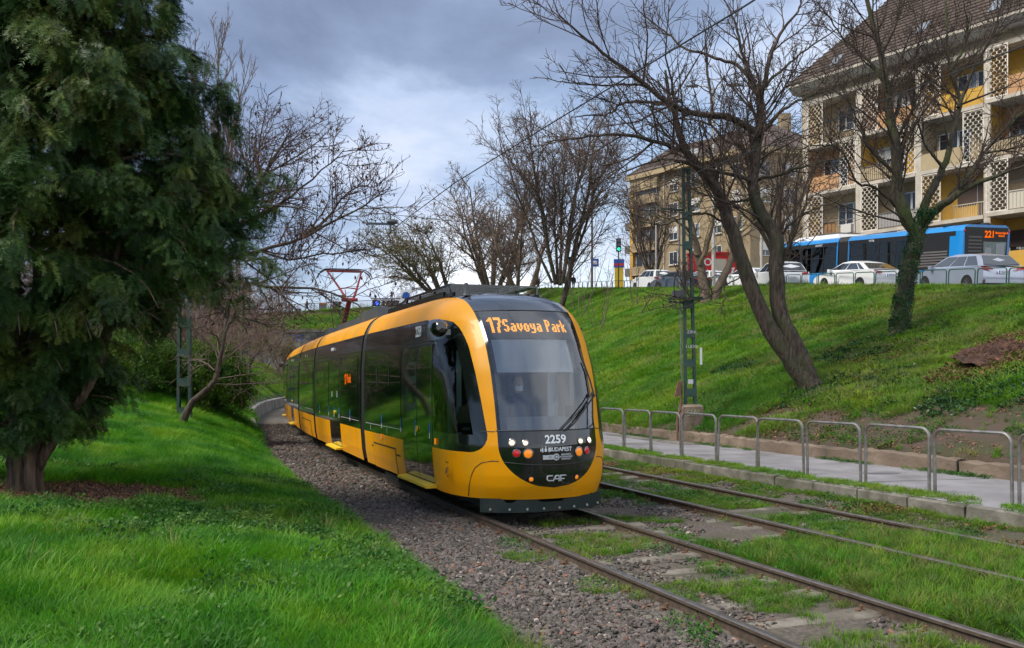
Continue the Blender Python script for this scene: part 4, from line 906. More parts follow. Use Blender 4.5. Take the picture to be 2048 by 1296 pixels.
# ---- driver: one continuous seated figure
def skin_body(name, joints, edges, radii, mats, parent, loc=(0, 0, 0), rot=(0, 0, 0), sub=1):
    me = bpy.data.meshes.new(name); me.from_pydata(joints, edges, []); o = bpy.data.objects.new(name, me); link(o, parent); o.location = loc; o.rotation_euler = rot
    md = o.modifiers.new('skin', 'SKIN'); sv = me.skin_vertices[0].data if me.skin_vertices else None
    if sv is None:
        bm = bmesh.new(); bm.from_mesh(me); bm.verts.layers.skin.verify(); bm.to_mesh(me); bm.free(); sv = me.skin_vertices[0].data
    for v, r in zip(sv, radii): v.radius = (r, r) if not isinstance(r, tuple) else r
    sv[0].use_root = True; md.use_smooth_shade = True
    su = o.modifiers.new('sub', 'SUBSURF'); su.levels = sub; su.render_levels = sub
    for m in mats: me.materials.append(MATS[m])
    return o
def head(parent, loc, hair='hair_dark', r=.105, face=-1):
    mb = MB(); mb.lathe([(.001, -.13), (.055, -.125), (.075, -.09), (.082, -.02), (.085, .04), (.07, .10), (.04, .125), (.001, .13)], 16); 
    mb.add([(-.012, face * .08, .0), (.012, face * .08, .0), (.016, face * .082, -.035), (-.016, face * .082, -.035), (0, face * .108, -.03)], [(0, 1, 4), (1, 2, 4), (2, 3, 4), (3, 0, 4)])
    for sx in (-.086, .086): mb.lathe([(.004, -.01), (.022, 0), (.004, .01)], 8, (sx, 0, -.005), 'x')
    h = mb.build('head', 'skin', parent, smooth=True, loc=loc); mb = MB(); mb.lathe([(.088, .0), (.094, .045), (.08, .105), (.045, .135), (.001, .14)], 16, (0, -face * .014, 0)); mb.build('hair', hair, h, smooth=True); return h
drv = thing('person', 'tram driver in dark uniform sitting at the cab desk behind the windscreen', 'person')
M_A = Matrix.Translation(A.location + TB) @ Euler(A.rotation_euler).to_matrix().to_4x4()
drv.location = M_A @ Vector((-.10, 1.12, 1.06)); drv.rotation_euler = A.rotation_euler
J = [(0, 0, .02), (0, .03, .30), (0, .03, .50), (0, 0, .60), (-.19, .02, .50), (-.24, -.12, .27), (-.16, -.36, .24), (-.13, -.44, .25), (.19, .02, .50), (.24, -.12, .27), (.16, -.36, .24), (.13, -.44, .25), (-.10, -.30, .02), (.10, -.30, .02), (-.11, -.42, -.35), (.11, -.42, -.35)]
skin_body('body', J, [(0, 1), (1, 2), (2, 3), (2, 4), (4, 5), (5, 6), (6, 7), (2, 8), (8, 9), (9, 10), (10, 11), (0, 12), (0, 13), (12, 14), (13, 15)], [.15, .14, .12, .055, .07, .052, .038, .03, .07, .052, .038, .03, .09, .09, .06, .06], ['cloth_navy'], drv)
head(drv, (0, -.02, .76)); mb = MB(); mb.grid([[(x, -.075 - .03 * math.cos(x * 18), z) for x in np.linspace(-.06, .06, 7)] for z in (.66, .70, .735)]); mb.build('face_mask', 'cab_light', drv, smooth=True)
for sx in (-1, 1):
    for k in range(4): mb = MB(); mb.tube([(sx * .13 + (k - 1.5) * .018, -.45, .255), (sx * .13 + (k - 1.5) * .019, -.50, .25), (sx * .13 + (k - 1.5) * .019, -.525 + .006 * abs(k - 1.5), .225)], .009, 5); mb.build('finger', 'skin', drv, smooth=True)
    mb = MB(); mb.tube([(sx * .10, -.43, .25), (sx * .075, -.47, .24), (sx * .07, -.495, .235)], .010, 5); mb.build('thumb', 'skin', drv, smooth=True)
# ---- other modules
door(B, 2.65, 4.25, True); window(B, .35, 2.45); window(B, 4.5, 6.75); bogie(C, LC / 2); door(Dm_, 2.75, 4.35); window(Dm_, .3, 2.55); window(Dm_, 4.6, 6.8)
window(C, .3, LC - .3); cover(C, .9, 3.5, False); hopper(B, 5.2); hopper(C, 1.4); hopper(C, 2.8); hopper(Dm_, 1.2); sticker(B, 1.25); sticker(B, 6.1); 
for o, L in ((B, LB), (C, LC), (Dm_, LB)):
    mb = MB(); strip_on(mb, .02, L - .02, 2.455, 2.468, .004, 1); strip_on(mb, .02, L - .02, 2.785, 2.80, .004, 1); mb.build('panel_line', 'rubber', o); mb = MB(); strip_on(mb, .2, 2.5, 1.06, 1.068, .0045, 1); mb.build('trim_line', 'grey_print', o)
    t = text('BUDAPEST' if o is not C else 'BKK', .10, 'white_print', o, (-1.182, L * .55, 2.63), (math.radians(90), 0, math.radians(-90)), .002)
led2 = MB(); runs, n = led_rows('17 Park', 0, 1, 1)
for (c, wd, r, nr) in runs:
    for q in range(wd): y0 = 1.95 - (c + q) * .022; led2.add([(-1.207, y0, 2.02 - r * .021), (-1.207, y0 - .019, 2.02 - r * .021), (-1.207, y0 - .019, 2.004 - r * .021), (-1.207, y0, 2.004 - r * .021)], [(0, 1, 2, 3)])
led2.build('side_sign', 'led_red_orange', B, fix=False)
door(E, 1.74, 3.44); window(E, 3.62, 6.3); bogie(E, 4.9); cover(E, 4.05, 5.75)
mb = MB(); mb.lathe([(.001, -.14), (.115, -.08), (.13, 0), (.11, .08), (.001, .14)], 12, (0, 0, 0), 'y'); mb.build('mirror_pod', 'tram_black', E, loc=(1.33, 1.42, 2.62), smooth=True); lamp_c = MB(); strip_on(lamp_c, 1.36, 1.48, .9, 1.02, .018, 1); lamp_c.build('side_marker', 'lamp_amber', E)
# ---- roof gear
def roof_box(o, x0, x1, y0, y1, z0, z1, m='roof_grey', ch=.06):
    mb = MB(); mb.prism([(x0, y0, z0), (x0, y0 + ch, z1), (x0, y1 - ch, z1), (x0, y1, z0)], (0, 0, 0), (x1 - x0, 0, 0)); return mb.build('roof_unit', m, o)
roof_box(A, -.78, .78, 2.5, 6.3, 3.18, 3.27, 'tram_black'); roof_box(B, -.75, .75, .5, 2.6, 3.18, 3.42); roof_box(B, -.7, .7, 2.9, 6.6, 3.18, 3.36); roof_box(C, -.72, .72, .3, 1.4, 3.18, 3.38); roof_box(C, -.72, .72, 3.2, 4.2, 3.18, 3.38); roof_box(Dm_, -.75, .75, .6, 4.6, 3.18, 3.44); roof_box(E, -.78, .78, 2.6, 6.3, 3.18, 3.3)
# open frame over the leading roof
mb = MB()
for x in (-.72, .72):
    mb.bar((x, 2.15, 3.2), (x, 6.2, 3.2), .05, .06); mb.bar((x, 2.3, 3.36), (x, 5.0, 3.36), .04)
    for y in (2.3, 3.2, 4.1, 5.0): mb.bar((x, y, 3.2), (x, y, 3.36), .035)
for y in np.arange(2.3, 5.1, .27): mb.bar((-.72, float(y), 3.36), (.72, float(y), 3.36), .05, .025)
mb.bar((-.72, 5.0, 3.36), (-.72, 6.1, 3.22), .04); mb.bar((.72, 5.0, 3.36), (.72, 6.1, 3.22), .04); mb.build('roof_rack', 'tram_black', A)
mb = MB(); mb.lathe([(.075, 0), (.05, .05), (.032, .16), (.028, .19), (.001, .2)], 12, (-.62, 1.85, 3.15)); mb.build('antenna', 'roof_grey', A, smooth=True)
mb = MB(); mb.lathe([(.07, 0), (.07, .04), (.045, .09), (.001, .1)], 12, (.05, 3.4, 3.37)); mb.build('antenna_dome', 'roof_grey', A, smooth=True)
# pantograph on the centre module
pan = empty('pantograph', parent=tram); pan.location = C.location; pan.rotation_euler = C.rotation_euler
mb = MB(); mb.bar((0, 3.0, 3.45), (0, 1.35, 4.28), .13, .10); mb.build('lower_arm', 'panto_red', pan)
mb = MB()
for sg in (-1, 1): mb.tube([(sg * .10, 1.35, 4.28), (sg * .22, 1.5, 4.55), (sg * .52, 2.4, 5.24)], [.04, .034, .026], 8)
mb.tube([(-.26, 1.6, 4.63), (0, 1.6, 4.66), (.26, 1.6, 4.63)], .02, 6); mb.tube([(-.56, 2.4, 5.24), (.56, 2.4, 5.24)], .026, 8); mb.build('upper_arm', 'panto_red', pan, smooth=True)
mb = MB(); mb.lathe([(.05, -.24), (.055, -.23), (.055, .23), (.05, .24)], 10, (0, 1.35, 4.28), 'x'); mb.tube([(-.08, 1.5, 4.3), (-.1, 1.55, 4.6)], .012, 5); mb.build('elbow', 'panto_red', pan, smooth=True)
mb = MB()
for y in (2.25, 2.55): mb.tube([(-.84, y, 5.02), (-.77, y, 5.17), (-.62, y, 5.28), (-.45, y, 5.30), (.45, y, 5.30), (.62, y, 5.28), (.77, y, 5.17), (.84, y, 5.02)], .018, 6)
mb.build('collector', 'under_dark', pan, smooth=True)
# ------------------------------------------------------------------ trees
mat('bark_dark', (0.026, 0.018, 0.014), 0.95, col2=(0.095, 0.070, 0.052), scale=14, bump=1.0, bscale=22, stretch=(1, 1, .22), coords='World', bdist=.06, detail=7, dirt=(0.045, 0.05, 0.022), dirt_scale=1.3)
mat('bark_moss', (0.032, 0.026, 0.018), 0.95, col2=(0.090, 0.076, 0.050), scale=14, bump=1.0, bscale=22, stretch=(1, 1, .25), coords='World', bdist=.06, detail=7, dirt=(0.060, 0.085, 0.016), dirt_scale=1.0)
mat('bark_tan', (0.105, 0.075, 0.050), 0.9, col2=(0.17, 0.125, 0.085), scale=5, bump=0.7, bscale=14, stretch=(1, 1, .3), coords='World')
mat('twig_brown', (0.060, 0.040, 0.030), 0.9)
mat('twig_rust', (0.062, 0.036, 0.028), 0.9)
mat('twig_grey', (0.125, 0.086, 0.064), 0.9)
mat('twig_pink', (0.16, 0.105, 0.088), 0.9)
mat('twig_olive', (0.14, 0.115, 0.050), 0.9)
mat('pod', (0.075, 0.035, 0.022), 0.85, obj_rand=.35)
mat('bud', (0.20, 0.155, 0.075), 0.8, obj_rand=.3)
leaf_mat('yew_leaf', (0.018, 0.058, 0.013), (0.044, 0.100, 0.018), (0.120, 0.150, 0.028), 0.2, 1.3, rand=0.6, rough=.5)
leaf_mat('bush_leaf', (0.030, 0.090, 0.008), (0.060, 0.140, 0.010), (0.105, 0.175, 0.016), 0.3, 1.6, rand=.35)
TRI_COUNT = [0]
def tube_np(P, R, k):
    """P (B,n,3) R (B,n): k-sided tapered tubes -> V, F(quads)"""
    B, n, _ = P.shape; T = np.gradient(P, axis=1); T /= np.linalg.norm(T, axis=2, keepdims=True) + 1e-9
    ref = np.where(np.abs(T[:, :1, 2:3]) > .85, np.array([1., 0, 0]), np.array([0, 0, 1.])); ref = np.repeat(ref, n, 1)
    U = np.cross(T, ref); U /= np.linalg.norm(U, axis=2, keepdims=True) + 1e-9; Wv = np.cross(T, U)
    a = np.arange(k) * 2 * np.pi / k
    V = P[:, :, None, :] + R[:, :, None, None] * (U[:, :, None, :] * np.cos(a)[None, None, :, None] + Wv[:, :, None, :] * np.sin(a)[None, None, :, None])
    b = (np.arange(B) * n * k)[:, None, None]; i = (np.arange(n - 1) * k)[None, :, None]; j = np.arange(k)[None, None, :]; j2 = (j + 1) % k
    F = np.stack([b + i + j, b + i + j2, b + i + k + j2, b + i + k + j], -1).reshape(-1, 4); TRI_COUNT[0] += 2 * len(F)
    return V.reshape(-1, 3), F
def lumpy(V, n_ring, k, amp, g, c):
    """push ring vertices in and out so a stem is ridged, not a smooth pipe"""
    B = len(V) // (n_ring * k); W_ = V.reshape(B, n_ring, k, 3); ctr = W_.mean(2, keepdims=True); ph = g.uniform(0, 6.28, (B, 1, 1)); a = np.arange(k)[None, None, :] * 2 * np.pi / k; z = np.arange(n_ring)[None, :, None]
    f = 1 + amp * (np.sin(3 * a + ph + z * .35) * .6 + np.sin(5 * a - ph * 2 + z * .6) * .45 + g.normal(0, .35, (B, n_ring, k))); return (ctr + (W_ - ctr) * f[..., None]).reshape(-1, 3)
def resample(pts, n, wob=0.0, g=None):
    p = np.array(pts, float); m = len(p); t = np.linspace(0, m - 1, n); i = np.minimum(t.astype(int), m - 2); f = (t - i)[:, None]
    a = p[np.maximum(i - 1, 0)]; b = p[i]; c = p[i + 1]; d = p[np.minimum(i + 2, m - 1)]
    q = .5 * ((2 * b) + (-a + c) * f + (2 * a - 5 * b + 4 * c - d) * f ** 2 + (-a + 3 * b - 3 * c + d) * f ** 3)
    if wob and g is not None: q[1:] += g.normal(0, wob, q[1:].shape)
    return q
def spawn(P, R, dens, tmin, ang, fac, rf, up, wig, n, g, rmin, cap=None, droop=0.0, absL=None):
    B, m, _ = P.shape; L = np.linalg.norm(np.diff(P, axis=1), axis=2).sum(1); K = g.poisson(np.maximum(dens * L, .0)); ix = np.repeat(np.arange(B), K); k = len(ix)
    if k == 0: return np.zeros((0, n, 3)), np.zeros((0, n))
    t = tmin + (1 - tmin) * g.uniform(0, 1, k) ** .85; f = t * (m - 1); i0 = np.minimum(f.astype(int), m - 2); fr = (f - i0)[:, None]
    pos = P[ix, i0] * (1 - fr) + P[ix, i0 + 1] * fr; T = P[ix, i0 + 1] - P[ix, i0]; T /= np.linalg.norm(T, axis=1, keepdims=True) + 1e-9; rad = R[ix, i0] * (1 - fr[:, 0]) + R[ix, i0 + 1] * fr[:, 0]
    rn = g.normal(size=(k, 3)); rn -= T * (rn * T).sum(1, keepdims=True); rn /= np.linalg.norm(rn, axis=1, keepdims=True) + 1e-9
    a = np.radians(ang) * g.uniform(.65, 1.3, k)[:, None]; d = np.cos(a) * T + np.sin(a) * rn; d[:, 2] += up; d /= np.linalg.norm(d, axis=1, keepdims=True)
    ln = (L[ix] ** .75 if absL is None else absL) * fac * g.uniform(.55, 1.2, k) * (1.15 - .55 * t); Q = np.zeros((k, n, 3)); Q[:, 0] = pos; st = (ln / (n - 1))[:, None]
    for q in range(1, n):
        d = d + g.normal(0, wig, (k, 3)); d[:, 2] += up * .25 - droop * q / n; d /= np.linalg.norm(d, axis=1, keepdims=True); Q[:, q] = Q[:, q - 1] + d * st
    r0 = np.maximum(rad * rf, rmin * 1.4)
    if cap: r0 = np.minimum(r0, cap)
    RR = r0[:, None] + (rmin - r0[:, None]) * np.linspace(0, 1, n)[None, :]
    return Q, RR
def limb_set(limbs, n=12, wob=.02, g=None):
    P = np.stack([resample(l[0], n, wob, g) for l in limbs]); R = np.stack([np.linspace(1, 0, n) ** .85 * (l[1] - l[2]) + l[2] for l in limbs]); return P, R
def bare_tree(name, label, limbs, base, levels, bark='bark_dark', twig='twig_brown', seed=1, group=None, sides=9, extra=None, flare=0.0):
    """limbs: [(points, r0, r1)] in world space; levels: spawn settings for successive twig generations"""
    g = np.random.default_rng(seed); root = thing(name, label, 'tree' if 'tree' in name else 'shrub', base, group=group); off = np.array(base)
    NR = 30 if sides > 10 else 14; P, R = limb_set(limbs, NR, .014 if sides > 10 else .025, g)
    if flare: R[0, 0] *= 1 + flare; R[0, 1] *= 1 + flare * .35
    V, F = tube_np(P - off, R, sides); V = lumpy(V, NR, sides, .10 if sides > 10 else .06, g, None); np_mesh('trunk', V, F, bark, root)
    cur = (P, R); crown_v = []; crown_f = []; o = 0; last = None
    for q, lv in enumerate(levels):
        kw = dict(lv); k = kw.pop('k', 3); keep = kw.pop('from_trunk', False); Q, RR = spawn(cur[0], cur[1], g=g, **kw)
        V, F = tube_np(Q - off, RR, k); crown_v.append(V); crown_f.append(F + o); o += len(V); cur = (Q, RR); last = Q
    np_mesh('crown', np.concatenate(crown_v), np.concatenate(crown_f), twig, root)
    if extra: extra(root, cur[0] - off, g)
    return root, cur
def pods(m, dens, size, hang=True):
    def f(root, Q, g):
        B, n, _ = Q.shape; K = int(B * dens); ix = g.integers(0, B, K); q = g.integers(n // 2, n, K); p = Q[ix, q]; s = size * g.uniform(.5, 1.3, K)[:, None]
        a = g.uniform(0, 6.28, K); u = np.stack([np.cos(a), np.sin(a), 0 * a], -1) * s * .35; dn = np.array([0, 0, -1.0]) * s + g.normal(0, .25, (K, 3)) * s
        if not hang: dn = g.normal(0, .7, (K, 3)) * s
        V = np.stack([p, p + dn * .5 + u, p + dn, p + dn * .5 - u], 1).reshape(-1, 3); F = np.arange(4 * K).reshape(-1, 4); TRI_COUNT[0] += 2 * K
        np_mesh('hanging_pods' if hang else 'buds', V, F, m, root, smooth=False)['kind'] = 'stuff'
    return f
TW = dict(tmin=.15, ang=48, fac=.42, rf=.55, up=.10, wig=.16, n=5, rmin=.0035)
def lv(**k): d = dict(TW); d.update(k); return d
# the leaning twin-stemmed tree on the bank
b0 = hit(1625, 776); Yb0 = b0.y
def trace(pts, Y, dy=0.0, spread=0.0): n = len(pts); return [tuple(at(x, y, Y + dy * i / max(1, n - 1) + (q[0] if q else 0))) for i, (x, y, *q) in enumerate(pts)]
L_ = []
L_.append((trace([(1630, 790), (1600, 745), (1560, 690), (1522, 625), (1492, 545), (1467, 465), (1447, 403), (1425, 366), (1402, 340), (1368, 296), (1352, 240), (1339, 200), (1330, 140)], Yb0, 1.2), .27, .03))
L_.append((trace([(1632, 785), (1610, 735), (1580, 672), (1560, 625), (1552, 539), (1553, 477), (1528, 440), (1510, 403), (1506, 363), (1510, 323), (1518, 269), (1521, 227), (1518, 185)], Yb0, 1.5), .25, .09))
top2 = 1.5
for pts, dy, r0 in (
  ([(1404, 342), (1381, 311), (1355, 298), (1307, 282), (1242, 269), (1161, 275), (1085, 284)], -2.0, .085), ([(1518, 268), (1453, 233), (1404, 230), (1339, 207), (1291, 169), (1226, 120), (1161, 71), (1112, 19)], -1.5, .105),
  ([(1339, 207), (1290, 204), (1242, 207), (1219, 227), (1145, 233)], -1.0, .05), ([(1291, 169), (1255, 169), (1177, 169), (1112, 162)], -.5, .04), ([(1518, 186), (1508, 168), (1485, 107), (1469, 42), (1443, -10)], 1.0, .07),
  ([(1518, 186), (1530, 162), (1543, 107), (1566, 58), (1595, 23), (1606, -20)], .4, .075), ([(1519, 190), (1540, 160), (1566, 139), (1615, 97), (1680, 55)], 1.5, .055), ([(1516, 190), (1485, 139), (1436, 117), (1372, 97), (1333, 65), (1287, 29)], 2.0, .06),
  ([(1530, 262), (1566, 220), (1615, 194), (1665, 178)], -1.0, .05), ([(1508, 366), (1469, 350), (1404, 337), (1340, 318), (1285, 330), (1235, 352)], -2.5, .06), ([(1506, 330), (1485, 292), (1453, 282), (1420, 250), (1388, 240), (1340, 238)], 1.5, .055),
  ([(1512, 360), (1566, 347), (1615, 331), (1685, 316)], -1.2, .05), ([(1447, 403), (1480, 402), (1500, 396), (1540, 370)], -.8, .04), ([(1420, 250), (1424, 205), (1416, 150), (1410, 60)], .5, .05), ([(1552, 480), (1590, 440), (1625, 420), (1680, 400)], -1.5, .035), ([(1465, 461), (1420, 430), (1380, 432), (1320, 450), (1270, 440)], -1.5, .035),
  ([(1494, 550), (1450, 570), (1400, 600), (1340, 590)], -1.5, .02), ([(1540, 520), (1570, 500), (1600, 490)], -.6, .02)):
    L_.append((trace(pts, Yb0 + 1.1, dy), r0, .012))
bare_tree('leaning_tree', 'dark bare tree with two leaning trunks growing from one base on the bank', L_, b0, [lv(dens=2.6, fac=.66, ang=45, up=.18, rmin=.010, k=4, cap=.034, tmin=.30), lv(dens=3.4, fac=.60, up=.14, rmin=.007, cap=.017), lv(dens=4.6, fac=.60, rmin=.0055, cap=.010, n=4)], seed=3, sides=14, flare=.35)
# ivy-clad tree to its right
b1 = hit(1797, 668); Yb1 = b1.y; L_ = []
L_.append((trace([(1797, 685), (1802, 640), (1812, 570), (1824, 515), (1836, 475), (1815, 440), (1800, 400), (1794, 355), (1791, 284), (1783, 250), (1773, 177), (1762, 106), (1744, 43), (1730, -30)], Yb1, .8), .27, .05))
for pts, dy, r0 in (([(1832, 490), (1850, 440), (1875, 415), (1897, 401), (1933, 376), (1968, 362), (2021, 341), (2075, 320)], -1.5, .17), ([(1838, 470), (1851, 408), (1872, 365), (1886, 337), (1897, 302), (1915, 231), (1918, 195), (1901, 142), (1894, 71), (1890, -30)], .6, .14),
  ([(1916, 215), (1950, 135), (1985, 70), (2010, -10)], .8, .06), ([(1900, 395), (1945, 340), (1968, 305), (2021, 248), (2070, 200)], .6, .09), ([(1790, 348), (1759, 319), (1730, 284), (1718, 245), (1680, 170)], -.8, .05), ([(1784, 255), (1806, 180), (1830, 120), (1850, 20)], 1.5, .07), ([(1773, 177), (1735, 120), (1690, 80), (1650, 20)], .6, .05),
  ([(1805, 425), (1752, 376), (1713, 365), (1684, 302), (1640, 290), (1590, 300)], -1.2, .045), ([(1901, 142), (1930, 90), (1940, 20)], -.5, .05), ([(1791, 284), (1820, 230), (1838, 190), (1880, 120)], 1.0, .05), ([(1886, 337), (1850, 290), (1835, 240), (1800, 200)], -1.0, .04), ([(1762, 106), (1790, 50), (1800, -10)], .5, .04), ([(1968, 305), (2010, 300), (2060, 290)], -.6, .04)):
    L_.append((trace(pts, Yb1 + .5, dy), r0, .012))
ivt, _ = bare_tree('ivy_tree', 'spreading bare tree with mossy limbs and ivy climbing its trunk', L_, b1, [lv(dens=3.0, fac=.70, ang=45, up=.18, rmin=.010, k=4, cap=.036, tmin=.33), lv(dens=3.4, fac=.60, up=.12, rmin=.007, cap=.017), lv(dens=4.6, fac=.60, rmin=.0055, cap=.010, n=4)], bark='bark_moss', seed=5, sides=14, flare=.9)
def ivy_on(root, base, pts, rad, n, seed):
    g = np.random.default_rng(seed); p = resample(pts, 60); t = g.uniform(0, 1, n) ** 1.5; i = np.minimum((t * 59).astype(int), 58); a = g.uniform(0, 6.28, n); r = np.interp(t, [0, .12, 1], [rad * 1.9, rad * 1.12, rad * .85]); c = p[i] + (p[i + 1] - p[i]) * g.uniform(0, 1, n)[:, None]
    X = c + np.stack([np.cos(a) * r, np.sin(a) * r, g.normal(0, .05, n)], -1); rot = np.stack([np.full(n, 1.2) + g.normal(0, .3, n), g.normal(0, .3, n), a + 1.57], -1)
    o = scatter('ivy', X - np.array(base), g.uniform(.35, .75, n), rot, g.integers(0, 3, n), C_ivy, root); return o
ivy_on(ivt, b1, trace([(1797, 690), (1800, 650), (1806, 600), (1815, 550), (1826, 500), (1845, 440), (1855, 420)], Yb1), .24, 620, 4)
# ivy creeping over the ground by the trees, fallen litter
def patch(name, px, py, rx, ry, n, coll, ni, sc, seed, lab=None, dz=.03):
    g = np.random.default_rng(seed); c = hit(px, py); a = g.uniform(0, 6.28, n); q = np.sqrt(g.uniform(0, 1, n)); X = c.x + rx * q * np.cos(a); Y = c.y + ry * q * np.sin(a); k = fbm(X * 1.2, Y * 1.2, seed) > .36
    place(name, X[k], Y[k], g.uniform(*sc, k.sum()), coll, ni, dz, .35, label=lab)
patch('ground_ivy', 1770, 690, 1.9, 1.4, 620, C_ivy, 3, (.5, 1.0), 11); patch('ground_ivy', 1475, 735, .75, .8, 260, C_ivy, 3, (.5, .9), 12); patch('ground_ivy', 1650, 770, .8, .9, 200, C_ivy, 3, (.4, .9), 13); patch('ground_ivy', 1740, 760, 1.8, 1.5, 330, C_ivy, 3, (.4, .8), 14); patch('ground_ivy', 1580, 800, .9, .7, 160, C_ivy, 3, (.4, .7), 15); patch('ground_ivy', 2000, 780, 1.6, 1.3, 330, C_ivy, 3, (.5, 1.0), 16)
patch('brown_leaves', 1690, 640, 1.8, 1.6, 520, C_lit, 3, (.7, 1.5), 17); patch('brown_leaves', 1800, 700, 1.5, 1.0, 300, C_lit, 3, (.7, 1.3), 18)
# broken stump and its spill of rotten wood at the right edge
mat('rotten_wood', (0.030, 0.014, 0.009), 0.95, col2=(0.115, 0.055, 0.032), scale=9, bump=1.0, bscale=24, coords='World', bdist=.08, detail=8)
c = hit(2030, 706); mb = MB(); rows = []; th = np.linspace(0, 6.283, 61)
for q in np.linspace(0, 1, 16):
    rr = 1.15 * q; hh = .22 * (1 - q ** 1.5) - .14 * q; row = []
    for t in th: x, y = 1.25 * rr * math.cos(t), .8 * rr * math.sin(t); k = float(fbm(x * 3.2 + 40, y * 3.2 + 40, 5)) - .45; f = float(vnoise(x * 9 + 80, y * 14 + 9, 6)) - .5; row.append((x * (1 + .3 * k), y * (1 + .3 * k), hh + .45 * k * (1 - .5 * q) + .14 * f + .30 * y))
    rows.append(row)
mb.grid(rows); tag(mb.build('tree_stump', 'rotten_wood', loc=c), 'crumbling reddish brown rotten stump on the bank by the right edge', 'stump')
patch('stump_crumbs', 2028, 700, 1.3, .9, 380, C_lit, 3, (.5, 1.0), 23, dz=.22); patch('stump_spill', 2015, 722, 1.7, 1.2, 900, C_lit, 3, (.7, 1.5), 19)
# forked tree behind the mast
b2 = hit(1420, 611); Y2_ = b2.y
L_ = [(trace([(1416, 618), (1408, 570), (1396, 510), (1385, 460), (1376, 420), (1370, 370)], Y2_, .5), .30, .05), (trace([(1424, 618), (1440, 570), (1458, 530), (1470, 480), (1480, 420), (1500, 390)], Y2_, .8), .26, .04), (trace([(1400, 530), (1418, 480), (1428, 430), (1440, 380)], Y2_, -1), .13, .03), (trace([(1388, 470), (1350, 440), (1310, 430)], Y2_, -1.2), .09, .02), (trace([(1396, 510), (1360, 490), (1320, 490)], Y2_, .8), .07, .02), (trace([(1465, 500), (1490, 470), (1520, 455)], Y2_, .8), .08, .02)]
bare_tree('forked_tree', 'stout pale brown forked tree with bushy twigs behind the green mast', L_, b2, [lv(dens=2.6, fac=.62, ang=50, up=.15, rmin=.010, k=4, cap=.05, tmin=.3), lv(dens=3.0, fac=.55, rmin=.0075, cap=.02, wig=.3), lv(dens=3.2, fac=.55, rmin=.006, cap=.012, n=4, wig=.3)], bark='bark_tan', twig='twig_olive', seed=8, flare=.2)
# trees along the crest further back
def auto_tree(name, label, base, hgt, stems, spread, r0, levels, bark, twig, seed, lean=(0, 0), group=None, extra=None, split=.18, curve=.25):
    g = np.random.default_rng(seed); L_ = []; b = Vector(base); b.z -= .15
    for i in range(stems):
        a = 6.283 * i / stems + g.uniform(-.5, .5); sp = spread * g.uniform(.35, 1.0) if stems > 1 else 0; h = hgt * g.uniform(.78, 1.0); z0 = hgt * split * (1 if i else 0.0); pts = []
        for t in np.linspace(0, 1, 7):
            q = max(0, (t * h - z0) / (h - z0)) if stems > 1 else t; rr = sp * q ** (1 - curve); pts.append((b.x + rr * math.cos(a) + lean[0] * t ** 1.3 + g.normal(0, .03) * hgt * .3 * t, b.y + rr * math.sin(a) + lean[1] * t + g.normal(0, .03) * hgt * .3 * t, b.z + (t * h)))
        if i: k = 2; pts = pts[1:]
        L_.append((pts, r0 if i == 0 else r0 * g.uniform(.45, .7), r0 * .08))
    return bare_tree(name, label, L_, b, levels, bark, twig, seed, group, 7, extra)
LVF = [lv(dens=1.7, fac=.80, ang=40, up=.22, rmin=.02, k=4, cap=.06, tmin=.15), lv(dens=2.0, fac=.66, rmin=.014, cap=.03, wig=.2), lv(dens=3.2, fac=.62, rmin=.010, cap=.015, n=4, wig=.25)]
def up_at(px, Y, dz=0.0): x = (px - 1024) / FPX * Y; return on(x, Y, dz)
auto_tree('upright_tree', 'tall bare tree with many upright stems in the middle above the tram', up_at(1118, 74), 17.5, 9, 5.0, .26, LVF, 'bark_dark', 'twig_grey', 21, split=.08, curve=.15)
auto_tree('round_tree', 'round crowned brownish bare tree behind the tram roof', up_at(985, 100), 16.0, 9, 7.8, .4, [lv(dens=1.6, fac=.75, ang=50, up=.1, rmin=.025, k=4, cap=.08, tmin=.2), lv(dens=2.1, fac=.66, rmin=.015, cap=.035, wig=.3), lv(dens=2.6, fac=.6, rmin=.011, cap=.018, n=4, wig=.3)], 'bark_tan', 'twig_grey', 22, extra=pods('bud', .6, .22, False))
auto_tree('stout_tree', 'pale trunked bare tree standing between the round tree and the upright tree', up_at(1035, 88), 11.5, 5, 4.2, .42, LVF, 'bark_tan', 'twig_grey', 23, split=.22)
auto_tree('leaning_willow', 'low bare tree leaning left over the far road with yellowish twigs', up_at(893, 104), 11.0, 8, 6.0, .36, [lv(dens=1.8, fac=.85, ang=50, up=.05, rmin=.02, k=4, cap=.07, tmin=.2), lv(dens=2.3, fac=.7, rmin=.015, cap=.03, wig=.3, droop=.08), lv(dens=2.2, fac=.6, rmin=.012, cap=.018, n=4, wig=.3, droop=.15)], 'bark_tan', 'twig_olive', 24, lean=(-6.0, 0), extra=pods('bud', .8, .22, False))
auto_tree('street_tree', 'dense twiggy small tree in front of the far apartment block', up_at(1560, 50), 9.0, 7, 3.2, .2, [lv(dens=2.2, fac=.7, ang=50, up=.1, rmin=.014, k=3, cap=.05), lv(dens=2.2, fac=.6, rmin=.010, cap=.02, wig=.3), lv(dens=2.6, fac=.55, rmin=.008, cap=.012, n=4, wig=.3)], 'bark_dark', 'twig_grey', 25)
auto_tree('street_tree', 'thin bare tree at the left corner of the far apartment block', up_at(1300, 95), 11.0, 6, 4.0, .22, LVF, 'bark_dark', 'twig_grey', 26)
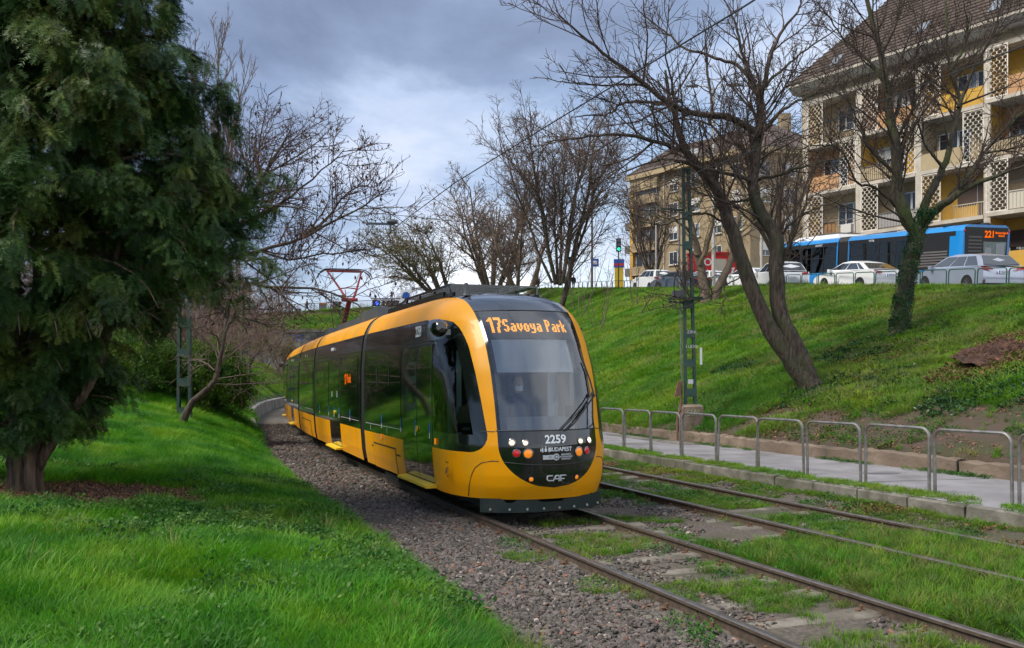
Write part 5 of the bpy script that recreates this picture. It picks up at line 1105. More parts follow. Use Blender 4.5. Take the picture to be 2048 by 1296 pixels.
# poplar and others behind the evergreen, far left
auto_tree('poplar_tree', 'tall slim bare poplar rising behind the dark evergreen', on(-24.5, 74), 26.5, 9, 2.6, .36, [lv(dens=1.0, fac=.55, ang=22, up=.5, rmin=.02, k=4, cap=.06, tmin=.2), lv(dens=1.6, fac=.5, ang=25, up=.4, rmin=.014, cap=.03), lv(dens=1.8, fac=.45, ang=30, up=.3, rmin=.011, cap=.018, n=4)], 'bark_tan', 'twig_grey', 27, split=.12, curve=-.1)
# tree full of dark seed pods reaching over the track from the left
bp = on(-11.3, 27.5); Yp = 27.5; L_ = [(trace([(285, 800), (330, 660), (380, 560), (440, 470), (500, 400), (540, 330), (580, 262)], Yp, 2), .17, .02), (trace([(385, 550), (450, 520), (520, 500), (600, 478), (670, 440), (720, 415), (770, 385)], Yp, -1.0), .075, .010), (trace([(440, 470), (500, 440), (570, 400), (640, 345), (690, 300)], Yp, 1), .06, .010), (trace([(390, 545), (460, 560), (540, 575), (620, 575), (700, 600), (740, 640)], Yp, -2), .06, .010), (trace([(370, 580), (420, 610), (500, 640), (580, 650)], Yp, -1.5), .05, .010), (trace([(450, 460), (480, 380), (510, 310), (545, 250)], Yp, 3), .06, .010), (trace([(520, 500), (580, 520), (660, 505), (740, 500)], Yp, -.5), .04, .010), (trace([(330, 660), (300, 560), (280, 480), (300, 400)], Yp, 2), .09, .012), (trace([(600, 475), (650, 440), (700, 380), (740, 370)], Yp, .5), .05, .012)]
bare_tree('pod_tree', 'reddish bare tree hung with dark seed pods reaching right behind the evergreen', L_, bp, [lv(dens=4.4, fac=.60, ang=50, up=.10, rmin=.009, k=4, cap=.04, tmin=.15), lv(dens=4.2, fac=.60, up=.05, rmin=.007, cap=.016, wig=.22), lv(dens=4.0, fac=.6, rmin=.0055, cap=.009, n=4, wig=.28)], 'bark_dark', 'twig_rust', seed=31, extra=pods('pod', .34, .10))
# small crooked tree on the lawn
bl = hit(362, 852); Yl = bl.y
L_ = [(trace([(360, 862), (368, 840), (385, 808), (405, 785), (428, 765), (436, 735), (442, 700), (448, 665), (455, 625), (462, 590)], Yl, .4), .105, .02), (trace([(447, 680), (456, 655), (468, 630), (478, 595), (485, 550)], Yl, .3), .045, .012), (trace([(442, 690), (420, 660), (400, 655), (385, 665)], Yl, -.3), .02, .006), (trace([(456, 640), (440, 612), (410, 606), (380, 615)], Yl, -.3), .02, .006), (trace([(432, 745), (425, 725), (412, 718), (396, 728)], Yl, -.2), .015, .005)]
bare_tree('crooked_tree', 'small dark crooked tree leaning right on the left lawn', L_, bl, [lv(dens=4.0, fac=.75, ang=55, up=.0, rmin=.006, cap=.02, tmin=.4), lv(dens=5.0, fac=.65, rmin=.005, cap=.008, wig=.25), lv(dens=5.0, fac=.6, rmin=.004, cap=.006, n=4, wig=.25)], 'bark_dark', 'twig_pink', seed=33, flare=.3)
# thicket of brown shrubs behind the lawn
LVS = [lv(dens=4.0, fac=.78, ang=45, up=.12, rmin=.010, cap=.02, tmin=.1, wig=.25), lv(dens=4.5, fac=.7, rmin=.007, cap=.010, n=4, wig=.3)]
shr = [(330, 33, 3.8, 'twig_pink'), (440, 38, 4.6, 'twig_pink'), (606, 84, 4.2, 'twig_olive'), (250, 36, 4.2, 'twig_pink'), (150, 32, 4.2, 'twig_grey'), (60, 30, 4.0, 'twig_grey'), (572, 88, 4.6, 'twig_olive'), (455, 70, 7.5, 'twig_pink'), (390, 50, 6.5, 'twig_pink'), (530, 90, 5.0, 'twig_olive'), (300, 55, 7.0, 'twig_grey'), (180, 50, 7.0, 'twig_pink')]
SL = ['pinkish brown twiggy shrub just behind the green bush', 'pinkish brown shrub behind the crooked lawn tree', 'olive brown shrub just below the tunnel coping', 'brown twiggy shrub behind the evergreen, right of its stems', 'grey brown shrub between the evergreen stems', 'grey brown shrub at the far left behind the evergreen trunk', 'yellowish shrub left of the tunnel mouth', 'tall pink brown shrub on the left slope', 'tall thicket shrub behind the crooked lawn tree', 'yellow olive shrub high on the slope near the tunnel', 'tall grey shrub seen through the evergreen', 'tall pink shrub behind the evergreen crown']
for i, (px, Y, h, tw) in enumerate(shr):
    auto_tree('bare_shrub', SL[i], up_at(px, Y), h, 8, h * .62, .05, LVS, 'bark_dark', tw, 40 + i, split=.02, curve=.2, group='bare shrubs of the left slope', extra=pods('bud', .5, .10, False) if tw == 'twig_olive' else None)
# shrubs on the right bank
for i, (px, py, h, lab) in enumerate(((1197, 668, 3.3, 'thin bare shrub on the bank close beside the tram front'), (1275, 632, 3.6, 'dark bare shrub below the yellow post'), (1155, 640, 3.4, 'bare shrub half hidden behind the tram'))):
    c = hit(px, py); auto_tree('bare_shrub', lab, c, h * c.y / 36, 5, 1.6 * c.y / 36, .045, [lv(dens=1.4, fac=.7, ang=42, up=.12, rmin=.008, cap=.02, tmin=.25, wig=.2), lv(dens=1.8, fac=.6, rmin=.006, cap=.01, n=4, wig=.3)], 'bark_tan', 'twig_grey', 60 + i, split=.02, group='bare shrubs of the right bank')
# leafy green bush
C_bush = src_coll('src_bush', [src('bl%d' % k, leaves(60, .22, .26, .055, 110 + k, .3), 'bush_leaf') for k in range(4)])
def leafy(name, label, c, blobs, n, seed):
    g = np.random.default_rng(seed); root = thing(name, label, 'bush', c); P = []
    for (x, y, z, rx, rz) in blobs:
        k = int(n * rx * rx * rz); d = g.normal(size=(k, 3)); d /= np.linalg.norm(d, axis=1, keepdims=True); q = g.uniform(.45, 1.05, k)[:, None] * (1 + .22 * np.sin(d[:, :1] * 9 + d[:, 2:] * 7)); P.append(np.array((x, y, z)) + d * q * np.array((rx, rx, rz)))
    P = np.concatenate(P); P = P[P[:, 2] > .05]; m = len(P); scatter('leaves', P, g.uniform(.6, 1.1, m), np.stack([g.normal(0, .6, m), g.normal(0, .6, m), g.uniform(0, 6.28, m)], -1), g.integers(0, 4, m), C_bush, root)
    mb = MB()
    for k in range(9): a = k * .7; mb.tube([(0, 0, -.1), (.3 * math.cos(a), .3 * math.sin(a), .7), (.9 * math.cos(a), .9 * math.sin(a), 1.5)], [.04, .025, .01], 5)
    mb.build('stems', 'bark_dark', root)
leafy('green_bush', 'rounded dark green leafy bush at the end of the left lawn', up_at(425, 27.5), [(0, 0, .9, 1.0, 1.0), (-.7, .2, 1.1, .8, .9), (.65, .3, .7, .65, .7), (-.1, .3, 1.6, .7, .6)], 640, 5)
leafy('green_bush', 'low green bush growing left of the lattice mast', up_at(300, 27), [(0, 0, .9, 1.0, .9), (-.9, .4, 1.2, .9, .9)], 520, 6)
# ------------------------------------------------------------------ the evergreen on the left
def yew_spray(seed):
    g = np.random.default_rng(seed); V = []; F = []
    def needle(b, d, s, w):
        o = len(V); V.extend([tuple(b - s * w * .5), tuple(b + s * w * .5), tuple(b + d + s * w * .2), tuple(b + d - s * w * .2)]); F.append((o, o + 1, o + 2, o + 3))
    for tw in range(7):
        a = (tw - 3) * .30 + g.normal(0, .12); L = .32 * g.uniform(.65, 1.1) * (1 - .07 * abs(tw - 3)); p = np.array((g.normal(0, .02), g.uniform(-.06, .03), g.normal(0, .03))); d = np.array((math.sin(a), math.cos(a), .3 * g.uniform(-.6, 1)))
        for k in range(13):
            d = d + np.array((0, 0, -.065)); d /= np.linalg.norm(d); p = p + d * L / 13; side = np.cross(d, (0, 0, 1.0)); side /= np.linalg.norm(side) + 1e-6; up = np.cross(side, d)
            for sg in (-1, 1): nd = (side * sg * .85 + d * .55 + up * g.normal(.1, .3)); nd = nd / np.linalg.norm(nd) * .040 * g.uniform(.7, 1.15); needle(p, nd, d, .011)
        needle(p, d * .035, side, .012)
    return np.array(V), np.array(F)
C_yew = src_coll('src_yew', [src('ys%d' % k, yew_spray(200 + k), 'yew_leaf') for k in range(5)])
mat('bark_yew', (0.045, 0.028, 0.019), 0.95, col2=(0.17, 0.115, 0.075), scale=12, bump=1.0, bscale=18, stretch=(1, 1, .12), coords='World', bdist=.07, detail=7)
def yew():
    g = np.random.default_rng(77); b = on(YEW.x, YEW.y); root = thing('evergreen_tree', 'large dark green evergreen with drooping boughs filling the upper left', 'tree', b)
    stems = []
    for i in range(6):
        a = i * 1.05 + .3; r = .16; sp = g.uniform(.25, .55); pts = [(r * math.cos(a), r * math.sin(a), -.2), (r * .8 * math.cos(a), r * .8 * math.sin(a), .35), (r * math.cos(a) * 1.1, r * math.sin(a) * 1.1, .9), (sp * .7 * math.cos(a), sp * .7 * math.sin(a), 2.0), (sp * 1.4 * math.cos(a), sp * 1.4 * math.sin(a), 4.2), (sp * 1.6 * math.cos(a), sp * 1.6 * math.sin(a), 7.0)]
        stems.append((pts, .115, .025))
    for (x1, y1) in ((1.05, -.1), (.75, .6)): stems.append(([(.1, 0, .3), (.5 * x1, .5 * y1, 1.0), (x1, y1, 1.8), (x1 * 1.25, y1 * 1.3, 3.2), (x1 * 1.3, y1 * 1.6, 5.2)], .085, .02))
    P, R = limb_set(stems, 30, .010, g); R[:6, 0] *= 1.6; R[:6, 1] *= 1.4; R[:6, 2] *= 1.2; V, F = tube_np(P, R, 12); V = lumpy(V, 30, 12, .16, g, None); np_mesh('trunk', V, F, 'bark_yew', root)
    # boughs: rise, spread, droop
    BP = []; BR = []; S = []
    def bough(z, a, ln, rise, droop, x0=0.0, y0=0.0):
        pts = []; p = np.array((x0 + .2 * math.cos(a), y0 + .2 * math.sin(a), z)); d = np.array((math.cos(a), math.sin(a), rise)); n = 9
        for k in range(n):
            pts.append(p.copy()); d = d + np.array((g.normal(0, .06), g.normal(0, .06), -droop * (k / n))); d /= np.linalg.norm(d); p = p + d * ln / (n - 1)
        BP.append(np.array(pts)); BR.append(np.linspace(.012 + .010 * ln, .005, n))
    for k in range(250):
        z = g.uniform(1.2, 9.4) if k < 170 else g.uniform(4.2, 9.4); a = g.uniform(0, 6.283); prof = np.interp(z, [1.0, 1.6, 2.6, 4.5, 6.5, 8.0, 9.6], [1.4, 2.0, 2.65, 2.8, 2.2, 1.6, .7]); bough(z, a, prof * g.uniform(.72, 1.10), g.uniform(.15, .5), g.uniform(.28, .5))
    for k in range(80): bough(g.uniform(.7, 2.0), g.uniform(0, 6.283), g.uniform(.6, 1.6), .35, .33)
    for (z, a, ln, rs, dr) in ((4.6, .0, 3.3, .25, .30), (4.2, -.15, 3.2, .2, .32), (3.2, -.05, 2.9, .18, .30), (3.0, .15, 2.8, .15, .30), (5.4, -.1, 2.9, .3, .3), (3.7, .1, 3.1, .2, .3), (3.4, -.35, 2.9, .2, .33), (3.6, -.9, 2.8, .2, .34), (2.8, -1.3, 2.5, .2, .32), (2.5, -.6, 2.6, .2, .36), (2.3, -1.0, 2.4, .2, .36), (2.3, -.2, 2.6, .2, .38)): bough(z, a, ln, rs, dr)
    BP = np.stack(BP); BR = np.stack(BR); kb = BP[:, -1, 2] > np.interp(np.hypot(BP[:, -1, 0], BP[:, -1, 1]), [0, 1.0, 2.0, 3.6], [.3, .6, 1.9, 2.2]); BP, BR = BP[kb], BR[kb]; V, F = tube_np(BP, BR, 5); vv, ff, o = [V], [F], len(V)
    T2, R2 = spawn(BP, BR, 3.4, .12, 55, .42, .6, .02, .12, 5, g, .004, .012, droop=.22); kz = T2[:, -1, 2] > np.interp(np.hypot(T2[:, -1, 0], T2[:, -1, 1]), [0, 1.0, 2.0, 3.6], [.5, .9, 2.2, 2.5]); T2, R2 = T2[kz], R2[kz]; V, F = tube_np(T2, R2, 3); vv.append(V); ff.append(F + o)
    np_mesh('boughs', np.concatenate(vv), np.concatenate(ff), 'bark_yew', root)
    # sprays along boughs and twigs
    def along(Q, per, t0):
        B, n, _ = Q.shape; K = B * per; ix = np.repeat(np.arange(B), per); t = t0 + (1 - t0) * g.uniform(0, 1, K); f = t * (n - 1); i = np.minimum(f.astype(int), n - 2); fr = (f - i)[:, None]; p = Q[ix, i] * (1 - fr) + Q[ix, i + 1] * fr; d = Q[ix, i + 1] - Q[ix, i]; return p, d
    zmin = lambda q: np.interp(np.hypot(q[..., 0], q[..., 1]), [0, .6, 1.0, 1.6, 2.0, 2.6, 3.6], [.50, .60, 1.15, 2.05, 2.7, 2.9, 2.75])
    p1, d1 = along(BP, 17, .15); p2, d2 = along(T2, 6, .12); p = np.concatenate([p1, p2]); d = np.concatenate([d1, d2]); k = p[:, 2] > zmin(p) + g.normal(0, .18, len(p)); p, d = p[k], d[k]; n = len(p)
    az = np.arctan2(d[:, 1], d[:, 0]) - math.pi / 2 + g.normal(0, .75, n); pit = -np.abs(g.normal(.45, .45, n)); rot = np.stack([pit, g.normal(0, .4, n), az], -1)
    scatter('crown', p, g.uniform(.75, 1.25, n), rot, g.integers(0, 5, n), C_yew, root); return n
print('yew sprays', yew(), 'tree tris', TRI_COUNT[0])
# ------------------------------------------------------------------ apartment blocks
mat('plaster_yellow', (0.58, 0.335, 0.05), 0.9, col2=(0.48, 0.27, 0.045), scale=1.2, dirt=(0.46, 0.28, 0.08), dirt_scale=0.7)
mat('plaster_cream', (0.44, 0.345, 0.20), 0.9, col2=(0.36, 0.275, 0.155), scale=0.9, dirt=(0.36, 0.28, 0.17), dirt_scale=0.6)
mat('plaster_tan', (0.33, 0.255, 0.155), 0.9, col2=(0.25, 0.19, 0.115), scale=1.1, dirt=(0.29, 0.21, 0.12), dirt_scale=0.5)
mat('plaster_peach', (0.46, 0.25, 0.115), 0.9, col2=(0.50, 0.28, 0.135), scale=1.5)
mat('white_stone', (0.52, 0.465, 0.38), 0.85, col2=(0.41, 0.36, 0.29), scale=2.0, dirt=(0.40, 0.35, 0.28), dirt_scale=1.0)
mat('lattice_white', (0.72, 0.66, 0.56), 0.8, dirt=(0.5, 0.45, 0.37), dirt_scale=3)
mat('roof_tiles', (0.070, 0.050, 0.042), 0.9, col2=(0.110, 0.080, 0.066), scale=9, bump=0.8, bscale=26, stretch=(1, 1, 3), dirt=(0.06, 0.045, 0.035), dirt_scale=0.35)
mat('window_white', (0.72, 0.72, 0.70), 0.6)
mat('pane_dark', (0.022, 0.026, 0.030), 0.06, coat=0.6)
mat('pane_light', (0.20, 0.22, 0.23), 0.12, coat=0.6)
mat('curtain', (0.42, 0.40, 0.37), 0.9)
mat('shutter_brown', (0.075, 0.048, 0.036), 0.8, bump=.6, bscale=30, stretch=(.05, .05, 3))
mat('shutter_white', (0.62, 0.60, 0.56), 0.8, bump=.6, bscale=30, stretch=(.05, .05, 3))
mat('wood_brown', (0.24, 0.11, 0.035), 0.8, col2=(0.30, 0.15, 0.05), scale=6, stretch=(4, 4, .5))
mat('iron_grey', (0.13, 0.12, 0.115), 0.7)
mat('rail_cream', (0.52, 0.47, 0.37), 0.8)
mat('ac_white', (0.55, 0.52, 0.46), 0.7)
def lattice_mesh(w, h):
    mb = MB(); d = .05
    for a in (.03, w - .03): mb.box(a - .03, a + .03, -d / 2, d / 2, 0, h)
    for z in (0.03, h - .03): mb.box(.06, w - .06, -d / 2, d / 2, z - .03, z + .03)
    n = 7; pitch = (w - .12) / n; a = pitch * .46
    for i in range(n + 1):
        x = .06 + pitch * i; sg = 1 if i % 2 else -1; z = .06; k = 0
        while z < h - .1:
            xa = min(max(x + sg * a * (1 if k % 2 else -1), .04), w - .04); z1 = min(z + .125, h - .06); mb.box(xa - .018, xa + .018, -d / 2, d / 2, z, z1)
            z2 = min(z1 + .055, h - .06); xb = min(max(x + sg * a * (-1 if k % 2 else 1), .04), w - .04)
            if z2 > z1 + .02: mb.add([(xa - .018, -d / 2, z1), (xa + .018, -d / 2, z1), (xb + .018, -d / 2, z2), (xb - .018, -d / 2, z2), (xa - .018, d / 2, z1), (xa + .018, d / 2, z1), (xb + .018, d / 2, z2), (xb - .018, d / 2, z2)], [(0, 1, 2, 3), (7, 6, 5, 4), (0, 3, 7, 4), (1, 5, 6, 2)])
            z = z2; k += 1
    return mb
def pbox(name, m, parent, *a): return MB().box(*a).build(name, m, parent)
def win(parent, u0, u1, y, z0, z1, pane='pane_dark', leaves_=2, depth=.06, shutter=None):
    """casement: outer frame with mullions, each pane a sub-part; faces -y"""
    fr = MB(); t = .055
    fr.box(u0, u0 + t, y - depth, y, z0, z1); fr.box(u1 - t, u1, y - depth, y, z0, z1); fr.box(u0 + t, u1 - t, y - depth, y, z1 - t, z1); fr.box(u0 + t, u1 - t, y - depth, y, z0, z0 + t)
    w = (u1 - u0) / leaves_
    for k in range(1, leaves_): fr.box(u0 + w * k - t / 2, u0 + w * k + t / 2, y - depth * .9, y, z0 + t, z1 - t)
    o = fr.build('window', 'window_white', parent)
    for k in range(leaves_): a = u0 + w * k + (t if k == 0 else t / 2); b = u0 + w * (k + 1) - (t if k == leaves_ - 1 else t / 2); MB().box(a, b, y - .02, y - .004, z0 + t, z1 - t).build('pane', pane if k % 2 == 0 or pane != 'pane_dark' else ('pane_light' if (k + int(u0 * 3)) % 3 == 0 else pane), o)
    if shutter: MB().box(u0 + .02, u1 - .02, y - depth - .03, y - depth - .002, z0 + (z1 - z0) * shutter[0], z1).build('roller_shutter', shutter[1], o)
    return o
def bars(parent, u0, u1, y, z0, z1, m, step=.12, solid=None):
    mb = MB(); mb.box(u0, u1, y - .03, y + .03, z1 - .05, z1); mb.box(u0, u1, y - .025, y + .025, z0 + .05, z0 + .09); n = int((u1 - u0) / step)
    for k in range(n + 1): x = u0 + (u1 - u0 - .02) * k / n; mb.box(x, x + .02, y - .012, y + .012, z0 + .09, z1 - .05)
    o = mb.build('railing', m, parent)
    if solid: MB().box(u0 + .03, u1 - .03, y + .014, y + .03, z0 + .1, z1 - .06).build('railing_panel', solid, parent)
    return o
def near_block():
    ZB = 5.6; rz = math.atan2(-.859, .511); ca = Vector((20.3, 63.0, ZB))
    R_ = thing('apartment_block', 'cream and yellow apartment block with white lattice balconies and steep brown roof', 'building', ca, (0, 0, rz))
    F = [6.75 - ZB, 9.98 - ZB, 13.16 - ZB, 16.40 - ZB]; EV = 19.55 - ZB; BW = 4.37; NB = 7; Lb = .35 + BW * NB + .4; DP = 13.0
    mb = MB(); mb.box(0, Lb, 1.3, DP, 0, EV); mb.box(0, .35, 0, 1.3, 0, EV); mb.build('wall', 'plaster_cream', R_)
    lat = lattice_mesh(1.28, 2.86); lat0 = None
    mc = ['plaster_yellow', 'plaster_cream', 'plaster_yellow', 'plaster_cream', 'plaster_yellow', 'plaster_peach', 'plaster_cream']
    for b in range(NB + 1): pbox('pilaster', 'white_stone', R_, .15 + BW * b, .55 + BW * b, -.06, 1.3, 0, EV - .25)
    for b in range(NB):
        u0 = .55 + BW * b; u1 = u0 + BW - .4
        for f in range(4):
            z = F[f]; zt = (F[f + 1] if f < 3 else EV) - .24; r = random.Random(b * 7 + f * 3)
            proj = -.55 if (b >= 3 and f in (1, 3)) else -.10
            pbox('balcony_slab', 'white_stone', R_, u0 - (.0 if proj > -.2 else .0), u1, proj, 1.3, z - .22, z)
            wm = {3: ['plaster_cream', 'plaster_peach', 'plaster_yellow', 'plaster_yellow'], 2: ['plaster_peach', 'plaster_yellow', 'plaster_cream', 'plaster_peach'], 1: ['plaster_cream', 'plaster_tan', 'plaster_yellow', 'plaster_tan'], 0: ['plaster_tan', 'plaster_tan', 'plaster_cream', 'plaster_yellow']}[f][b % 4]
            pbox('back_panel', wm, R_, u0, u1, 1.26, 1.297, z, zt); pbox('side_panel', 'plaster_yellow' if (b + f) % 2 else wm, R_, u0, u0 + .02, .03, 1.25, z, zt)
            left = f in (1, 3)
            la = u0 if left else u1 - 1.28
            if f > 0 or b % 2 == 1:
                if lat0 is None: lat0 = lat.build('lattice_screen', 'lattice_white', R_); o = lat0
                else: o = lat0.copy(); COL.objects.link(o)
                o.location = (la, proj + .06, z + .01); o.scale = (1, 1, (zt - z - .02) / 2.86)
            a, c = (u0 + 1.32, u1) if left else (u0, u1 - 1.32)
            k = (b * 3 + f * 5) % 6
            if f == 3 and b == 0: bars(R_, a, c, proj + .05, z, z + .95, 'iron_grey', .16)
            elif f == 2 and b == 0: pbox('parapet', 'plaster_peach', R_, a, c, proj, proj + .1, z, z + 1.0)
            elif f == 1 and b == 0: bars(R_, a, c, proj + .05, z, z + 1.0, 'iron_grey', .3); pbox('parapet', 'wood_brown', R_, a, a + .95, proj + .09, proj + .12, z + .05, z + .95)
            elif f == 1 and b == 1: bars(R_, a, c, proj + .05, z, z + 1.0, 'iron_grey', .11, 'curtain')
            elif f == 1 and b == 2: bars(R_, a, c, 1.15, z, z + 1.0, 'rail_cream', .14, 'plaster_yellow')
            elif f == 2 and b == 2: pbox('parapet', 'plaster_cream', R_, a, c, proj, proj + .1, z, z + 1.02)
            elif f == 1: bars(R_, a, c, proj + .05, z, z + 1.05, 'rail_cream', .2, 'rail_cream')
            elif k % 3 == 0: pbox('parapet', 'plaster_yellow' if k else 'plaster_peach', R_, a, c, proj, proj + .1, z, z + 1.0)
            else: bars(R_, a, c, proj + .05, z, z + 1.0, 'iron_grey' if k % 2 else 'rail_cream', .14, 'plaster_cream' if k == 1 else None)
            sh = {(1, 2): (0.0, 'shutter_brown'), (2, 1): (.45, 'shutter_white'), (3, 1): (.3, 'shutter_white'), (0, 3): (.35, 'shutter_brown'), (2, 3): (.5, 'shutter_brown')}.get((f, b))
            w0 = a + .25 if left else u0 + .35; win(R_, w0, w0 + 1.25, 1.25, z + .85, z + 2.3, 'pane_dark', 2, shutter=sh); win(R_, w0 + 1.27, min(w0 + 2.0, u1 - .05), 1.25, z + .02, z + 2.3, 'pane_dark', 1, shutter=sh if sh and f == 1 else None)
            if f == 1 and b == 0: pbox('air_conditioner', 'ac_white', R_, c - .95, c - .15, proj - .25, proj + .02, z + .05, z + .6)
            if (b + f) % 3 == 1 and f: MB().tube([(a + .1, proj + .0, z + 1.55), (c - .1, proj + .0, z + 1.55)], .008, 5).build('washing_line', 'iron_grey', R_)
            if f == 3: # shallow arch over the loggia
                ar = MB(); m_ = (a + c) / 2; hw = (c - a) / 2; top = zt
                pts = [(a, 1.22, top), (a, 1.22, z + 2.35)] + [(m_ - hw * .8 * math.cos(t), 1.22, z + 2.35 + .3 * math.sin(t)) for t in np.linspace(0, math.pi, 9)] + [(c, 1.22, z + 2.35), (c, 1.22, top)]; ar.prism(pts, (0, 0, 0), (0, .03, 0)); ar.build('arch', 'plaster_cream', R_)
    pbox('lintel', 'white_stone', R_, .02, Lb - .02, -.10, 1.28, EV - .24, EV + .02); pbox('frieze', 'plaster_tan', R_, .01, Lb, -.02, 1.29, EV + .022, EV + .55)
    mb = MB(); mb.prism([(-.35, -.5, EV + .55), (-.35, -1.0, EV + .98), (-.35, -1.0, EV + 1.18), (-.35, .3, EV + 1.18), (-.35, .3, EV + .55)], (0, 0, 0), (Lb + .7, 0, 0)); mb.build('cornice', 'white_stone', R_)
    RZ = EV + 1.2; rh = 8.6; y0, y1, x0, x1 = -1.05, DP + 1, -.45, Lb + .45; ym = (y0 + y1) / 2; hp_ = ym - y0; mb = MB()
    V = [(x0, y0, RZ), (x1, y0, RZ), (x1, y1, RZ), (x0, y1, RZ), (x0 + hp_, ym, RZ + rh), (x1 - hp_, ym, RZ + rh)]; mb.add(V, [(0, 1, 5, 4), (1, 2, 5), (2, 3, 4, 5), (3, 0, 4), (3, 2, 1, 0)]); rf = mb.build('roof', 'roof_tiles', R_)
    # tile courses as real ridges
    mb = MB()
    for k in range(1, 30):
        t = k / 30; mb.bar((x0 + hp_ * t, y0 + hp_ * t - .03, RZ + rh * t + .02), (x1 - hp_ * t, y0 + hp_ * t - .03, RZ + rh * t + .02), .05, .05)
    mb.build('tile_courses', 'roof_tiles', rf)
    for (u, t) in ((3.2, .10), (9.4, .13), (14.2, .10), (18.5, .12)):
        c = Vector((u, y0 + hp_ * t, RZ + rh * t)); n = Vector((0, -rh, hp_)).normalized(); up = Vector((0, hp_, rh)).normalized(); mb = MB(); e = n * .08; a = Vector((.35, 0, 0)); b_ = up * .5; mb.prism([c - a - b_, c + a - b_, c + a + b_, c - a + b_], (0, 0, 0), e); mb.build('skylight', 'pane_light', rf)
    pbox('chimney', 'plaster_tan', rf, 12, 13, ym - .5, ym + .5, RZ + rh - 1.5, RZ + rh + 1.2)
    return R_
near_block()
def far_block():
    Z0 = 9.4; P = [Vector((16.0, 119, 0)), Vector((27.0, 102, 0)), Vector((37.5, 105, 0))]; EV = 25.0 - Z0
    R_ = thing('apartment_block', 'smaller tan apartment block with brown hipped roof behind the leaning tree', 'building', (P[0].x, P[0].y, Z0))
    pts = [p - P[0] for p in P] + [Vector((30, 8, 0)), Vector((12, 16, 0))]; n = len(pts); mb = MB(); mb.add([(p.x, p.y, 0) for p in pts] + [(p.x, p.y, EV) for p in pts], [(i, (i + 1) % n, n + (i + 1) % n, n + i) for i in range(n)]); mb.build('wall', 'plaster_tan', R_)
    def wing(a, b, name):
        d = b - a; L = d.length; e = empty(name, a, (0, 0, math.atan2(d.y, d.x)), R_); return e, L
    w, L = wing(pts[0], pts[1], 'front_wing'); FH = 3.05; z00 = EV - 5 * FH - .2
    # loggia bay at the left end
    pbox('corner_pier', 'plaster_yellow', w, -.05, .55, -.5, .3, 0, EV - 1.6); pbox('bay_beam', 'plaster_cream', w, -.05, 5.2, -.55, .1, EV - 1.6, EV - .02); pbox('loggia_wall', 'iron_grey', w, .55, 5.0, -.08, -.02, 0, EV - 1.6)
    for f in range(5):
        z = z00 + FH * f
        pbox('balcony_slab', 'plaster_cream', w, .4, 5.1, -.75, -.1, z - .18, z); pbox('parapet', 'plaster_tan', w, .5, 5.0, -.75, -.65, z, z + .95); win(w, .8, 4.8, -.12, z + .9, z + 2.5, 'pane_dark', 3); pbox('side_balcony', 'iron_grey', w, -1.3, -.06, -.3, .6, z - .1, z + .9)
        for k, u in enumerate((7.0, 10.8, 14.4, 17.6)):
            win(w, u, u + 1.5, .0, z + .75, z + 2.35, 'pane_dark', 2, shutter=(.1 if (k + f) % 3 == 0 else .55, 'shutter_white') if (k + f) % 2 == 0 else None); pbox('window_sill', 'white_stone', w, u - .1, u + 1.6, -.16, .02, z + .62, z + .74)
    pbox('downpipe', 'rail_cream', w, 6.0, 6.14, -.14, -.01, 0, EV)
    pbox('cornice', 'plaster_cream', w, -.5, L + .3, -.85, .1, EV, EV + .7)
    w2, L2 = wing(pts[1], pts[2], 'side_wing')
    for f in range(5):
        z = z00 + FH * f
        for k, u in enumerate((1.2, 4.4, 7.6)): win(w2, u, u + 1.4, 0, z + .75, z + 2.35, 'pane_dark', 2, shutter=(.4, 'shutter_white') if (k + f) % 2 else None)
    pbox('cornice', 'plaster_cream', w2, -.1, L2 + .5, -.85, .1, EV, EV + .7)
    R1 = Vector((20.5, 117.5, 29.3 - Z0)) - P[0]; R1.z = 29.0 - Z0; R2 = Vector((32.4, 113, 0)) - P[0]; R2.z = 31.2 - Z0
    ov = [Vector((-.9, -.4, EV + .7)), Vector((10.6, -18.0, EV + .7)), Vector((22.2, -14.9, EV + .7)), Vector((31, 8.5, EV + .7)), Vector((11.8, 17, EV + .7))]
    mb = MB(); V = ov + [R1, R2]; mb.add(V, [(0, 1, 6, 5), (1, 2, 6), (2, 3, 6), (3, 4, 5, 6), (4, 0, 5)]); rf = mb.build('roof', 'roof_tiles', R_)
    pbox('chimney', 'plaster_tan', rf, 17.6, 18.9, -6.5, -5.2, EV + 3.5, EV + 7.3); pbox('chimney', 'plaster_tan', rf, 20.2, 21.0, -8.5, -7.7, EV + 2.5, EV + 5.8)
    for (x, y, z) in ((6.4, -6.4, 17.4), (13.6, -11.4, 17.9)): pbox('dormer', 'window_white', rf, x, x + .9, y, y + .9, z, z + 1.1)
far_block()
# ------------------------------------------------------------------ vehicles on the street
mat('paint_silver', (0.42, 0.45, 0.52), 0.28, metal=0.55, coat=0.8)
mat('paint_white', (0.72, 0.72, 0.72), 0.3, coat=0.7)
mat('paint_grey', (0.10, 0.11, 0.15), 0.3, metal=0.4, coat=0.7)
mat('paint_bus', (0.008, 0.24, 0.62), 0.3, coat=0.6, dirt=(0.015, 0.20, 0.50), dirt_scale=0.8)
mat('car_glass', (0.012, 0.020, 0.026), 0.04, coat=1.0)
mat('tyre', (0.012, 0.012, 0.012), 0.8)
mat('rim', (0.42, 0.43, 0.45), 0.35, metal=0.8)
mat('plate_white', (0.75, 0.76, 0.78), 0.5)
mat('trim_black', (0.015, 0.015, 0.016), 0.5)
mat('tail_red', (0.35, 0.012, 0.015), 0.2, coat=0.8, emit=(0.5, 0.01, 0.01), estr=0.12)
glass_mat('bus_glass', (0.50, 0.60, 0.58), 1.5)
